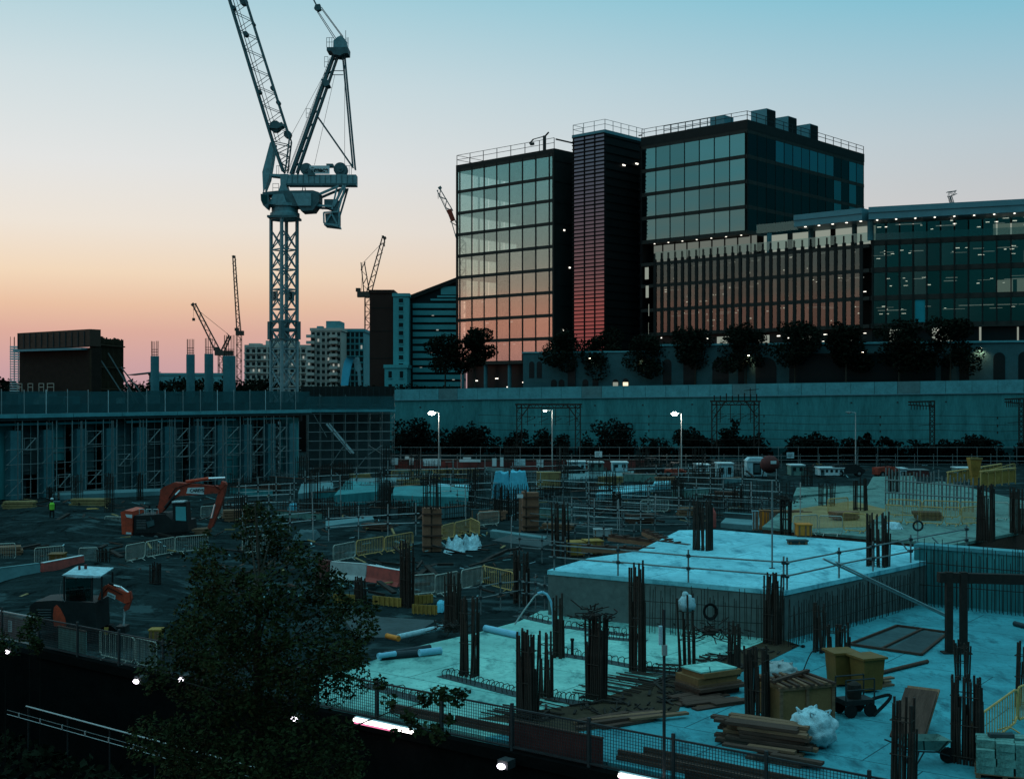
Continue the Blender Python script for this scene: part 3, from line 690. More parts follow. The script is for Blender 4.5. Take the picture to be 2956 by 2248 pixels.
def lattice(name, m, a0, a1, b0, b1, wid, n, rc, rl, root=CR):
    """four chords: lower line a0-a1, upper line b0-b1, each doubled across the width"""
    b = MB(); o = Vector((0,wid/2,0))
    for s in (-1,1):
        b.tube(a0+o*s, a1+o*s, rc, 6); b.tube(b0+o*s, b1+o*s, rc*.75, 6)
    for k in range(n):
        f0 = k/n; f1 = (k+.5)/n; f2 = (k+1)/n
        A0, A2 = a0.lerp(a1,f0), a0.lerp(a1,f2); Bm = b0.lerp(b1,f1); B0_ = b0.lerp(b1,f0)
        for s in (-1,1):
            b.tube(A0+o*s, Bm+o*s, rl, 5); b.tube(Bm+o*s, A2+o*s, rl, 5)
        b.tube(A0-o, A0+o, rl, 5); b.tube(Bm-o, Bm+o, rl, 5)
        b.tube(A0-o, A2+o, rl*.7, 4); b.tube(Bm-o, b0.lerp(b1,min(1,f1+1/n))+o, rl*.7, 4)
    return b.build(name, m, root)
jr = C(450,985); ju = C(572,975)
# the jib carries on out of the frame: 48 m in all
ja = jr+(C(150,0)-jr)*3.4; jb = ju+(C(262,0)-ju)*3.4
lattice('jib', 'crane_dark', jr, ja, ju, jb, 1.5, 26, .14, .045)
lattice('jib_foot', 'crane_dark', C(525,1195), jr, C(545,1195), ju, 1.7, 3, .15, .06)
b = MB(); ln = [C(462+(-300)*f, 960-960*f) for f in (0,1)]
b.tube(jr+(C(150,0)-jr)*0+Vector((.45,.2,0)), ja+Vector((.45,.2,0)), .06, 5); b.tube(jr+Vector((.9,.4,.1)), ja+Vector((.7,.4,.1)), .035, 4); b.build('jib_rope', 'rope', CR)
for cx, cy, w_ in ((250,15,.9),(555,935,.9),(470,880,1.4),(180,60,.5),(265,240,.6),(360,640,.5),(490,715,.5),(318,170,.4),(450,615,.5)):
    b = MB(); c = C(cx,cy); b.tube(c+Vector((0,-.5,0)), c+Vector((0,.5,0)), w_*.55, 10); b.build('sheave', 'crane_dark', CR)
b = MB(); b.plate([C(430,880,-.8),C(520,855,-.8),C(528,880,-.8),C(490,900,-.8),C(430,895,-.8)], (0,1.6,0)); b.build('jib_platform', 'crane_dark', CR)
b = MB(); b.plate([C(440,995,-.9),C(472,1000,-.9),C(452,1130,-.9),C(432,1245,-.9),C(392,1345,-.9),C(386,1200,-.9)], (0,.25,0))
b.plate([C(440,995,.65),C(472,1000,.65),C(452,1130,.65),C(432,1245,.65),C(392,1345,.65),C(386,1200,.65)], (0,.25,0)); b.build('jib_stop_plate', 'crane_paint', CR)
# machinery deck
b = MB(); b.plate([C(440,1212,-.9),C(560,1218,-.9),C(1032,1218,-.9),C(1032,1292,-.9),C(560,1292,-.9),C(545,1238,-.9),C(440,1226,-.9)], (0,1.8,0)); b.build('machinery_deck', 'crane_paint', CR)
b = MB()
for cx in range(590,1030,38): b.plate([C(cx,1222,-.94),C(cx+5,1222,-.94),C(cx+5,1288,-.94),C(cx,1288,-.94)], (0,.035,0))
b.plate([C(560,1280,-1.1),C(1032,1280,-1.1),C(1032,1293,-1.1),C(560,1293,-1.1)], (0,.195,0)); b.build('deck_rib', 'crane_dark', CR)
for cx, r_ in ((688,42),(922,46)):
    b = MB(); c = C(cx,1178); rr = r_*.41667*KC; b.tube(c+Vector((0,-.75,0)), c+Vector((0,.75,0)), rr, 18); b.tube(c+Vector((0,-.87,0)), c+Vector((0,-.753,0)), rr*.55, 14); b.tube(c+Vector((0,-.95,0)), c+Vector((0,-.873,0)), rr*.2, 8)
    b.build('winch_drum', 'crane_dark', CR)
b = MB(); b.plate([C(712,1157,-.98),C(850,1157,-.98),C(850,1214,-.98),C(712,1214,-.98)], (0,.12,0)); sg = b.build('sign_board', 'white_paint', CR)
c = C(794,1187,-1.0); text_mesh('lettering', 'mace', .86, 'letter', sg, c, (math.pi/2,0,0), .012, 1.0, .028)
b = MB()
for k, h in enumerate((.22,.3,.38)):
    p = C(726+k*8,1203,-1.005); b.box(p.x,-1.005,p.z,p.x+.08,-.983,p.z+.42)
p = C(722,1172,-1.005); b.box(p.x,-1.005,p.z-.05,p.x+.42,-.983,p.z+.02); b.build('logo_bars', 'letter', sg)
b = MB(); b.plate([C(825,1140,-.6),C(870,1140,-.6),C(870,1160,-.6),C(825,1160,-.6)], (0,1.2,0)); b.plate([C(760,1225,-1),C(700,1160,-1),C(700,1225,-1)], (0,2,0)); b.build('winch_motor', 'crane_dark', CR)
b = MB()
for cx in (485,500,610,640,968,985,1000): b.tube(C(cx,1155,-.85), C(cx,1216,-.85), .03, 4)
b.tube(C(485,1158,-.85), C(515,1158,-.85), .03, 4); b.tube(C(610,1158,-.85), C(655,1158,-.85), .03, 4); b.tube(C(960,1158,-.85), C(1010,1158,-.85), .03, 4); b.build('deck_railing', 'crane_dark', CR)
# turret and slewing ring
b = MB(); b.plate([C(510,1215,-1.0),C(565,1215,-1.0),C(552,1290,-1.0),C(566,1340,-1.0),C(495,1340,-1.0),C(512,1290,-1.0)], (0,2.0,0)); b.build('turret_post', 'crane_paint', CR)
b = MB(); b.plate([C(395,1345,-1.6),C(500,1335,-1.6),C(740,1332,-1.6),C(782,1345,-1.6),C(782,1410,-1.6),C(740,1470,-1.6),C(660,1475,-1.6),C(640,1440,-1.6),C(455,1440,-1.6),C(470,1362,-1.6),C(395,1360,-1.6)], (0,3.2,0)); b.build('slewing_platform', 'crane_dark', CR)
b = MB(); b.plate([C(470,1362,-1.8),C(540,1358,-1.8),C(565,1430,-1.8),C(440,1430,-1.8)], (0,.19,0)); b.plate([C(600,1352,-1.8),C(730,1352,-1.8),C(730,1440,-1.8),C(640,1440,-1.8)], (0,.19,0)); b.build('platform_plating', 'crane_paint', CR)
c = C(534,1475); b = MB(); b.lathe((c.x,0,c.z-1.0),[(1.85,0),(1.95,.3),(1.95,.9),(1.75,1.0),(1.75,1.7),(2.0,1.75),(2.0,2.1)],20); b.build('slewing_ring', 'crane_paint', CR)
b = MB(); b.plate([C(430,1505,-2.0),C(632,1505,-2.0),C(632,1520,-2.0),C(430,1520,-2.0)], (0,4,0)); b.build('mast_head', 'crane_dark', CR)
b = MB(); b.plate([C(388,1362,-2.2),C(440,1362,-2.2),C(445,1430,-2.2),C(432,1466,-2.2),C(405,1440,-2.2),C(390,1405,-2.2)], (0,1.7,0)); cb = b.build('operator_cab', 'crane_dark', CR)
b = MB(); b.plate([C(394,1368,-2.24),C(432,1368,-2.24),C(436,1425,-2.24),C(410,1432,-2.24),C(396,1402,-2.24)], (0,.035,0)); b.build('cab_window', 'cab_glass', cb)
b = MB(); b.tube(C(460,1280,-1), C(460,1340,-1), .03, 4); b.tube(C(500,1280,-1), C(500,1340,-1), .03, 4); b.tube(C(460,1282,-1), C(500,1282,-1), .03, 4); b.tube(C(460,1310,-1), C(500,1310,-1), .03, 4); b.build('platform_railing', 'crane_dark', CR)
# A frame
b = MB()
for s in (-.55,.55):
    b.beam(C(578,1212,s), C(872,385,s*.5), .36, .34); b.beam(C(617,1205,s), C(900,392,s*.5), .24, .22)
for k in range(9):
    f = (k+.5)/9; p = C(578,1212).lerp(C(872,385), f); q = C(617,1205).lerp(C(900,392), min(1,f+.05)); b.beam(p, q, .14); b.beam(p+Vector((0,-.5,0)), p+Vector((0,.5,0)), .12)
b.build('front_leg', 'crane_dark', CR)
b = MB()
for s in (-.3,.3):
    b.beam(C(1022,1178,s), C(948,385,s), .17); b.beam(C(1004,1150,s), C(934,385,s), .15)
b.beam(C(865,492), C(938,492), .09); b.beam(C(865,520), C(938,520), .09); b.build('rear_tie', 'crane_dark', CR)
b = MB(); b.tube(C(757,805), C(1008,1165), .13, 6); b.build('strut', 'crane_dark', CR)
b = MB(); b.plate([C(832,345,-1.2),C(980,345,-1.2),C(978,385,-1.2),C(950,388,-1.2),C(925,402,-1.2),C(880,395,-1.2),C(865,372,-1.2),C(832,368,-1.2)], (0,2.4,0)); hd_ = b.build('head_platform', 'crane_dark', CR)
b = MB(); b.plate([C(875,345,-.9),C(876,295,-.9),C(905,270,-.9),C(930,258,-.9),C(960,290,-.9),C(968,345,-.9)], (0,1.8,0)); b.build('head_sheave_box', 'crane_paint', CR)
b = MB()
for cx in (832,850,868,972,980):
    b.tube(C(cx,278,-1.15), C(cx,345,-1.15), .035, 4)
for cy in (280,310): b.tube(C(832,cy,-1.15), C(876,cy,-1.15), .03, 4)
b.tube(C(958,300,-1.15), C(982,322,-1.15), .03, 4); b.tube(C(955,212,0), C(955,290,0), .035, 4); b.build('head_railing', 'crane_dark', CR)
for (x0,y0,x1,y1) in ((816,408,840,480),(690,765,718,830)):
    b = MB()
    for cx in (x0,x1): b.tube(C(cx,y0,-1), C(cx,y1,-1), .03, 4)
    for cy in (y0,(y0+y1)/2,y1): b.tube(C(x0,cy,-1), C(x1,cy,-1), .03, 4)
    b.build('rest_platform', 'crane_dark', CR)
b = MB()
for s in (-.25,.25): b.tube(C(556,1190,s), C(850,400,s), .03, 4)
for k in range(46): p = C(556,1190).lerp(C(850,400), k/46); b.tube(p+Vector((0,-.25,0)), p+Vector((0,.25,0)), .02, 4)
b.build('ladder', 'crane_dark', CR)
b = MB(); c = C(818,582); b.plate([C(790,560,-.9),C(830,555,-.9),C(850,600,-.9),C(815,612,-.9)], (0,1.8,0)); b.build('pulley_block', 'crane_dark', CR)
b = MB()
for a_, c_, s in (((763,80),(892,276),-.4),((755,78),(884,282),.4),((790,58),(940,262),-.4),((786,60),(934,260),.4)): b.tube(C(*a_,s), C(*c_,s), .045, 4)
b.tube(C(738,1145), C(880,520), .025, 4); b.tube(C(948,1140), C(948,395), .025, 4); b.tube(C(580,935), C(815,500), .025, 4); b.build('luffing_rope', 'rope', CR)
tip = ja+Vector((2.5,0,0)); pb = C(762,58)
b = MB(); b.plate([C(738,65,-.4),C(748,38,-.4),C(780,35,-.4),C(786,70,-.4),C(762,82,-.4)], (0,.8,0)); b.build('bridle_block', 'crane_dark', CR)
b = MB()
for s in (-.35,.35): b.tube(pb+Vector((0,s,0)), tip+Vector((0,s,0)), .10, 5)
b.build('pendant_bar', 'crane_dark', CR)
b = MB()
for s in (-1.2,1.2):
    b.beam(C(632,1420,s), C(915,1300,s), .3); b.beam(C(640,1412,s), C(905,1310,s), .16); b.beam(C(720,1375,s), C(790,1440,s), .22); b.beam(C(880,1440,s), C(950,1296,s), .3); b.beam(C(905,1490,s), C(962,1296,s), .22); b.beam(C(905,1300,s), C(870,1460,s), .2)
    b.beam(C(640,1425,s), C(880,1440,s), .26)
b.build('knee_brace', 'crane_paint', CR)
b = MB(); b.plate([C(815,1390,-1.2),C(905,1390,-1.2),C(905,1480,-1.2),C(815,1440,-1.2)], (0,2.4,0)); b.build('counterweight_link', 'crane_dark', CR)
b = MB(); b.plate([C(822,1490,-1.3),C(912,1482,-1.3),C(912,1560,-1.3),C(826,1556,-1.3)], (0,2.6,0)); cw = b.build('counterweight', 'crane_dark', CR)
b = MB()
for p, q in (((814,1484),(922,1478)),((814,1484),(816,1556)),((922,1478),(918,1580)),((816,1556),(918,1580)),((830,1552),(868,1490)),((868,1490),(905,1560))): b.beam(C(*p,-1.45), C(*q,-1.45), .2)
b.plate([C(816,1556,-1.5),C(912,1562,-1.5),C(918,1582,-1.5),C(816,1570,-1.5)], (0,2.9,0)); b.build('counterweight_frame', 'crane_paint', cw)
b = MB(); b.tube(C(660,1295,0), C(650,1340,0), .06, 5); b.tube(C(672,1295,0), C(680,1340,0), .06, 5); b.build('hydraulic_line', 'crane_dark', CR)
# ================================================================== distant cranes
def far_crane(label, d, foot, top, pts_jib, extra=(), m='far_crane', cab=None, mw=1.6):
    """foot, top: photo points of the mast; pts_jib: list of lattice members ((x,y),(x,y),width)"""
    p0 = A(*foot, d); t = thing('tower_crane', label, 'crane', (p0.x,p0.y,ZU), 0, 'distant tower cranes')
    P = lambda x, y, yy=0: A(x,y,d)-Vector((p0.x,p0.y,ZU))+Vector((0,yy,0))
    zt = ZY(top[1], d)-ZU; k = d/F
    b = MB(); w_ = mw
    for sx_ in (-1,1):
        for sy in (-1,1): b.beam((sx_*w_/2,sy*w_/2,0),(sx_*w_/2,sy*w_/2,zt),.22)
    n = max(2,int(zt/(w_*1.15)))
    for i in range(n):
        z0, z1 = zt*i/n, zt*(i+1)/n; s = 1 if i % 2 else -1
        for sy in (-1,1): b.beam((-s*w_/2,sy*w_/2,z0),(s*w_/2,sy*w_/2,z1),.14); b.beam((-w_/2,sy*w_/2,z1),(w_/2,sy*w_/2,z1),.12)
    b.build('mast', m, t)
    for (x0,y0),(x1,y1),wd in pts_jib:
        a, e = P(x0,y0), P(x1,y1); dd = (e-a).normalized(); nn_ = Vector((-dd.z,0,dd.x)); L_ = (e-a).length; b = MB(); h = wd/2
        for s in (-1,1):
            for yy in (-.6,.6): b.beam(a+nn_*h*s+Vector((0,yy,0)), e+nn_*h*s*.6+Vector((0,yy,0)), .22)
        n = max(3,int(L_/(wd*1.1)))
        for i in range(n):
            f0, f1 = i/n, (i+1)/n; s = 1 if i % 2 else -1
            for yy in (-.6,.6): b.beam(a.lerp(e,f0)+nn_*h*s+Vector((0,yy,0)), a.lerp(e,f1)-nn_*h*s+Vector((0,yy,0)), .13)
        b.build('jib', m, t)
    if cab:
        (x0,y0),(x1,y1) = cab; a, e = P(x0,y1), P(x1,y0); b = MB(); b.box(a.x,-1.3,a.z,e.x,1.3,e.z); b.box(a.x-.5,-1,e.z,a.x+1.0,1,e.z+1.2); b.build('machinery_deck', m, t)
    b = MB()
    for (x0,y0),(x1,y1),r in extra: b.beam(P(x0,y0), P(x1,y1), r)
    if extra: b.build('rope', m, t)
    return t
far_crane('small crane with jib leaning left toward a hanging hook above the concrete columns', 420, (638,1080), (638,1022), [((630,1015),(560,878),1.6),((640,1020),(664,968),1.2)],
    (((575,898),(655,962),.12),((655,962),(666,975),.25),((560,876),(553,882),.8),((558,880),(559,920),.08),((559,918),(559,926),.8)), cab=((622,1012),(672,1026)))
far_crane('thin distant crane with near vertical jib, right of the concrete columns', 520, (690,1075), (691,965), [((689,960),(675,738),1.5)], (((676,738),(672,744),.8),((680,800),(697,955),.10)), cab=((682,955),(703,968)), mw=1.9)
far_crane('distant crane with jib leaning right beside the dark brown tower', 430, (1062,1090), (1060,860), [((1058,842),(1047,757),1.9),((1064,850),(1109,682),1.7)], (((1050,757),(1104,700),.12),((1104,682),(1114,690),.8),((1109,690),(1110,712),.3),((1047,757),(1043,840),.10)), cab=((1032,842),(1072,858)), mw=2.0)
far_crane('crane jib with red and white bands left of the glass office roofline', 340, (1336,1090), (1334,700), [((1330,700),(1308,637),1.7),((1300,612),(1266,548),1.5)], (((1266,545),(1274,540),.7),((1270,560),(1308,640),.1),((1264,548),(1265,574),.14)), m='galv_dull', mw=1.6)
q = COL.objects[-1]
pr_ = [o for o in COL.objects if o.get('label','').startswith('crane jib with red')][0]
b = MB(); a = A(1308,637,340)-pr_.location; e = A(1296,606,340)-pr_.location
b.beam(a, e, 1.75, 1.3); b.build('red_jib_section', 'plant_red_dull', pr_)
far_crane('tiny crane jib tip showing above the flat canopy roof on the right', 420, (2768,1090), (2766,640), [((2764,640),(2742,566),1.2),((2735,562),(2760,556),1.6)], m='galv_dull', mw=1.4)
# ================================================================== distant buildings
def block(name, label, cat, d, x0, x1, ytop, mm, rows=0, cols=0, dep=14, win='window_dark', ww=.6, wh=.6, seed=1, lit=0, yb=1105, skip=0, m2=None):
    a = A(x0, yb, d); e = A(x1, yb, d); t = thing(name, label, cat, (a.x, a.y, ZU)); W_ = e.x-a.x; H = ZY(ytop,d)-ZU; rnd = random.Random(seed)
    b = MB(); b.box(0,0,0,W_,dep,H); b.box(-.2,-.2,H+.003,W_+.2,dep,H+.7); b.build('wall', mm, t)
    if rows:
        cw, rh = W_/cols, H/rows
        me = quad_pane(cw*ww, rh*wh, win, .1, 'window'); fr = MB().box(-cw*ww/2-.1,0,-rh*wh/2-.22,cw*ww/2+.1,.12,-rh*wh/2-.05).mesh('sill', m2 or mm)
        ml_ = quad_pane(cw*ww*.5, rh*wh*.8, 'office_lit', .1, 'window')
        n = 0
        for r in range(rows):
            for c in range(cols):
                if rnd.random() < skip or n >= 100: continue
                o = part('window', ml_ if rnd.random() < lit else me, t, (cw*(c+.5), -.06, rh*(r+.5))); n += 1
                if n < 60: part('sill', fr, o, (0,-.1,0))
    return t, W_, H
t, W_, H = block('apartment_block', 'low pale apartment block seen through the crane mast', 'building', 330, 708, 900, 1003, 'flat_block', 7, 12, ww=.55, wh=.5, lit=.08, seed=3)
b = MB()
for k in range(7): b.box(-.3,-.5,H*k/7+.05,W_+.2,-.07,H*k/7+.35)
for k in range(7): b.box(W_*k/6-.15,-.4,.36,W_*k/6+.15,-.08,H)
b.build('balcony_slab', 'flat_block', t); b = MB(); b.box(5,2,H+.7,13,9,H+1.9); b.box(0.5,2,H+.7,3.5,6,H+1.2); b.build('roof_plant', 'flat_block', t)
t, W_, H = block('apartment_block', 'taller apartment block with stacked balconies and a stepped roof', 'building', 300, 897, 985, 955, 'flat_block', 10, 6, ww=.6, wh=.55, lit=.1, seed=5)
bal_ = MB().box(0,-1.4,-.15,1.9,-.08,.55).mesh('balcony','flat_block')
for k in range(1,10):
    for x in (-.9, 4.6): part('balcony', bal_, t, (x,0,H*k/10))
b = MB(); b.box(3.6,.5,H+.7,W_-.4,9,H+2.4); b.box(1.3,1,H+.7,2.6,4,H+1.2); b.build('roof_plant', 'flat_block_teal', t)
t, W_, H = block('apartment_block', 'teal grey apartment block with a grid of tall windows behind the blue arch', 'building', 310, 973, 1050, 957, 'flat_block_teal', 10, 6, ww=.72, wh=.72, lit=.03, seed=6, m2='render_teal')
t, W_, H = block('apartment_tower', 'plain dark brown windowless tower slab beside a crane', 'building', 270, 1067, 1135, 846, 'brick_brown')
b = MB()
for z in (H*.35,H*.62,H*.85): b.box(-.03,-.05,z,W_+.03,-.003,z+.12)
b.build('panel_joint', 'office_frame', t)
t, W_, H = block('apartment_tower', 'pale teal rendered tower strip with one column of small windows', 'building', 268, 1135, 1180, 856, 'render_teal', 12, 1, ww=.28, wh=.5, seed=8)
# banded tower with the sloping roof
d = 272; a = A(1180,1105,d); e = A(1330,1105,d); W_ = e.x-a.x; t = thing('apartment_tower', 'banded teal tower with a roof sloping up to the right, left of the glass office', 'building', (a.x,a.y,ZU))
h0, h1 = ZY(856,d)-ZU, ZY(795,d)-ZU
b = MB(); b.plate([(0,0,0),(W_,0,0),(W_,0,h1-1.0),(0,0,h0-1.0)], (0,16,0)); b.build('wall', 'window_dark', t)
b = MB(); b.plate([(-.4,-.6,h0-.997),(W_+.3,-.6,h1-.997),(W_+.3,-.6,h1),(-.4,-.6,h0)], (0,17,0)); b.build('roof', 'office_frame', t)
n = 13
for k in range(n):
    z = (h0-1.0)/n*k; x0 = .9
    b = MB(); b.box(x0,-.3,z+.05,W_,-.003,z+1.05); b.build('balcony_band', 'render_teal', t)
for k in range(4):
    z = (h0-1.0)+.7*k; x0 = W_*(.42+.13*k)
    if x0 < W_-1: b = MB(); b.box(x0,-.3,z+.1,W_,-.003,z+.5); b.build('balcony_band', 'render_teal', t)
b = MB(); b.box(W_*.62,-.35,h0+.4,W_,-.305,h0+2.2); b.build('gable_panel', 'render_teal', t)
for k in range(10):
    b = MB(); z = 1.5+k*1.9; b.box(.1,-.35,z,.28,-.2,z+.22); b.build('walkway_light', 'office_spot', t)
for i, (x, z) in enumerate(((6,13.8),(2.4,5.2),(4.6,8.5),(8.2,11.2),(5,17.0),(9.5,3.0))):
    b = MB(); b.box(x,-.06,z,x+.5,-.003,z+.6); b.build('lit_window', 'office_lit', t)
t, W_, H = block('annex_building', 'small pale teal two storey annex at the foot of the brown tower', 'building', 262, 1110, 1175, 1062, 'render_teal', 2, 2, ww=.3, wh=.5, seed=9)
# blue arch sculpture
d = 240; a = A(985,1110,d); t = thing('arch_sculpture', 'bright blue curved ribbon arch on the skyline right of the crane mast', 'sculpture', (a.x,a.y,ZU))
def Q(px, py, y=0): q = A(px,py,d); return Vector((q.x-a.x, y, q.z-ZU))
out = [(984,1112),(986,1090),(989,1065),(993,1045),(1000,1031),(1012,1030),(1021,1030)]
inn = [(1002,1112),(1005,1090),(1009,1068),(1013,1052),(1017,1040),(1021,1032),(1024,1031)]
b = MB(); vs = [Q(*p) for p in out]+[Q(*p,.9) for p in inn]; k = len(out); th = Vector((.05,.35,-.05))
b.add(vs+[v+th for v in vs], [(i,k+i,k+i+1,i+1) for i in range(k-1)]+[(2*k+i,2*k+i+1,3*k+i+1,3*k+i) for i in range(k-1)])
b.build('ribbon', 'bright_cyan', t, smooth=True)
lg = [(1023,1032),(1029,1048),(1034,1070),(1037,1112)]; b = MB()
for p, q_ in zip(lg, lg[1:]): b.beam(Q(*p,1.2), Q(*q_,1.2), .5, 1.2)
b.build('rear_leg', 'crane_paint', t)
# far left core building with form panels
d = 158; a = A(56,1130,d); a2 = A(265,1130,150); z0 = 7.0
dr = Vector((a2.x-a.x, a2.y-a.y, 0)); Lh = dr.length; t = thing('core_building', 'dark brick core building wrapped in formwork on the concrete deck', 'building', (a.x,a.y,z0), ang(dr))
hL = ZY(962,158)-z0; hR = ZY(950,150)-z0
b = MB(); b.box(0,0,0,Lh,1.4,hL-2.1); b.build('wall', 'brick_dark', t)
b = MB(); b.plate([(0,-.3,hL-2.05),(Lh,-.3,hR-2.05),(Lh,-.3,hR),(0,-.3,hL)], (0,1.6,0)); b.build('top_formwork', 'timber_dark', t)
rb_ = MB().box(0,-.42,hL-1.9,.1,-.303,hR-.25).mesh('formwork_rib', 'dark_steel')
for k in range(12): part('formwork_rib', rb_, t, (.2+k*Lh/12,0,0))
b = MB(); b.box(.0,-.9,hL-2.35,Lh-.8,-.003,hL-2.1); b.build('working_platform', 'metal_roof', t)
for k, x in enumerate((.4,2.6,4.8,6.5)):
    b = MB(); w_ = .95+.3*(k==3); z = 1.3
    for (p, q_) in (((x,z),(x+w_,z)),((x,z),(x,z+2.2)),((x+w_,z),(x+w_,z+2.2)),((x,z+2.2),(x+w_,z+2.2)),((x,z+1.75),(x+w_,z+1.75)),((x,z+.25),(x+w_,z+.25))): b.beam((p[0],-.55,p[1]),(q_[0],-.55,q_[1]),.07)
    b.build('loading_frame', 'barrier_grey', t)
d2 = 153; a3 = A(258,1130,150); a4 = A(355,1130,161); dr2 = Vector((a4.x-a3.x,a4.y-a3.y,0)); hS = ZY(978,156)-z0
t = thing('core_building', 'dark core wall covered with vertical form boards and raking props', 'building', (a3.x,a3.y,z0), ang(dr2))
b = MB(); b.box(2.2,0,0,dr2.length,.5,hS); b.build('wall', 'timber_dark', t)
b = MB()
for k in range(26): b.box(.1+k*dr2.length/26,-.16,.2,.1+k*dr2.length/26+.1,-.003,hS+R.uniform(-.1,.3))
for z in (hS*.3,hS*.6,hS*.9): b.box(0,-.3,z,dr2.length,-.165,z+.15)
b.build('form_boards', 'form_dark', t)
for (x0, f) in ((2,.75),(5.2,.8),(9.5,.62)):
    b = MB(); b.beam((x0,-.3,hS*f),(x0+2.6,-3.8,0),.14); b.build('raking_prop', 'galv_dull', t)
b = MB(); b.beam((dr2.length,.2,hS*.58),(dr2.length+3.6,-.5,0),.16); b.build('raking_prop', 'galv_dull', t)
# scaffold stair at the far left
a = A(30,1120,165); t = thing('scaffold_tower', 'striped white scaffold stair tower at the far left edge beside the dark core', 'scaffold', (a.x,a.y,7.0)); hT = ZY(1000,165)-7; hW = ZY(972,165)-7
b = MB()
for x in (0,.55,1.1,1.65):
    for y in (0,1.2): b.tube((x,y,0),(x,y,hW),.035,5)
b.build('poles', 'rebar', t); b = MB()
for k in range(26):
    z = .3+k*.32
    if z < hT: b.box(-.05,-.1,z,1.75,1.3,z+(.12 if k < 20 else .2))
b.build('landings', 'white_paint', t)
# concrete columns standing on the deck, with their starter bars
for i, (px, w_, yt, yb_, ytop, d, s) in enumerate(((447,24,1028,1120,985,146,'standing alone, left of the group'),(550,24,1023,1120,979,150,'left of the middle pair'),(603,25,1021,1120,976,153,'right of the middle pair'),(662,35,1027,1135,968,152,'widest, in front of a small crane'))):
    p = A(px, yb_, d); z0 = 7.0; t = thing('concrete_column', 'tall teal concrete column with bars on top, '+s, 'column', (p.x,p.y,z0), .5, 'columns on the concrete deck')
    r = w_*d/F/2; hc = ZY(yt,d)-z0; b = MB(); b.lathe((0,0,0),[(r,0),(r,hc-.02),(r*.97,hc)],20); b.build('shaft', 'pillar_concrete', t)
    b = MB(); hb = ZY(ytop,d)-z0
    for k in range(9+4*(i==3)):
        aa = 6.283*k/(9+4*(i==3)); b.tube((math.cos(aa)*r*.8,math.sin(aa)*r*.8,hc-.1),(math.cos(aa)*r*.82,math.sin(aa)*r*.82,hb+R.uniform(-.06,.06)),.025,5)
    b.build('starter_bars', 'rebar', t); b = MB()
    for z in (.15,.45,.75): b.lathe((0,0,hc+z),[(r*.86,0),(r*.86,.05)],14)
    b.build('ties', 'rebar', t)
# far low buildings and tree belts on the left horizon
t, W_, H = block('warehouse', 'low long grey shed behind the concrete columns on the horizon', 'building', 380, 430, 640, 1083, 'flat_block_teal', 1, 9, ww=.5, wh=.3, lit=.2, seed=21)
b = MB(); b.plate([(-6,-2,H),(2,-2,H+.9),(2,-2,H+1.1),(-6,-2,H+.2)], (0,8,0)); b.build('roof', 'metal_roof', t)
def belt(x0, x1, d, yt, n, rad, label, seed, kind='stuff', nm='tree_belt'):
    rnd = random.Random(seed); bl = []
    for k in range(n):
        px = x0+(x1-x0)*(k+rnd.random())/n; p = A(px,1120,d); h = (ZY(yt,d)-ZU)*rnd.uniform(.55,1.05); r = rad*rnd.uniform(.6,1.2)
        bl.append((p.x,p.y+rnd.uniform(-4,4),ZU+max(.5,h-r*.8),r,.9)); bl.append((p.x,p.y,ZU+h*.3,r*1.1,.9))
    me = leaves_mesh(bl, 90*n, rad*.28, nm, 'leaf_dark', rnd, .3); o = bpy.data.objects.new(nm, me); COL.objects.link(o)
    return tag(o, label, 'trees', None, kind)
belt(-60, 60, 300, 1098, 12, 3.4, 'dark belt of far trees at the left horizon', 31)
belt(350, 480, 340, 1100, 16, 2.6, 'dark hedge line behind the leftmost lone concrete column', 32)
belt(500, 800, 290, 1090, 34, 2.6, 'dark tree belt behind the crane mast foot', 33)
belt(860, 1330, 250, 1112, 36, 1.4, 'low dark shrub belt in front of the far apartment blocks', 34)
# ================================================================== concrete frame under construction on the left
S0 = Vector((-47.0,115.0,0)); FR_ = thing('unfinished_building', 'long unfinished concrete building with teal columns and mesh edged deck on the left', 'building', (S0.x,S0.y,ZG), ang(SV))
def fx(px, off=0): return on_line(S0+Vector((-.8,.6,0))*off, SV, px)
DK = 7.33-ZG; FX0, FX1 = -16, fx(900)
b = MB(); b.box(FX0,-.0,DK-.55,FX1,34,DK); b.build('deck', 'concrete_dark', FR_)
x = FX0
while x < FX1-1:
    e = min(FX1, x+4+R.random()*3); b = MB(); b.box(x,-.16,DK-.28-.03*R.random(),e-.06,-.003,DK+.08); b.build('edge_board', 'wall_panel', FR_); x = e
x = FX0+9
while x < FX1-6:
    e = x+5+R.random()*3; b = MB(); b.box(x,.5,DK-1.0,e,.7,DK-.8); b.build('soffit_beam', 'wall_panel', FR_); x = e+R.uniform(.5,3)
b = MB(); b.box(FX0,1.6,DK-1.3,FX1,2.0,DK-.553); b.build('edge_beam', 'dark_steel', FR_)
cw_ = MB().box(-.55,-.45,0,.55,.45,DK-1.5).mesh('column','pillar_concrete')
for px in (38,134,228,314,402,482,568,632,708,777,838):
    part('column', cw_, FR_, (fx(px,.75),.75,0), R.uniform(-.05,.05))
for k in range(14): part('column', cw_, FR_, (-10+k*4.9,8.5,0))
b = MB(); b.box(FX0,13,0,FX1,13.4,DK-.56); b.build('rear_wall', 'concrete_dark', FR_)
x = FX0
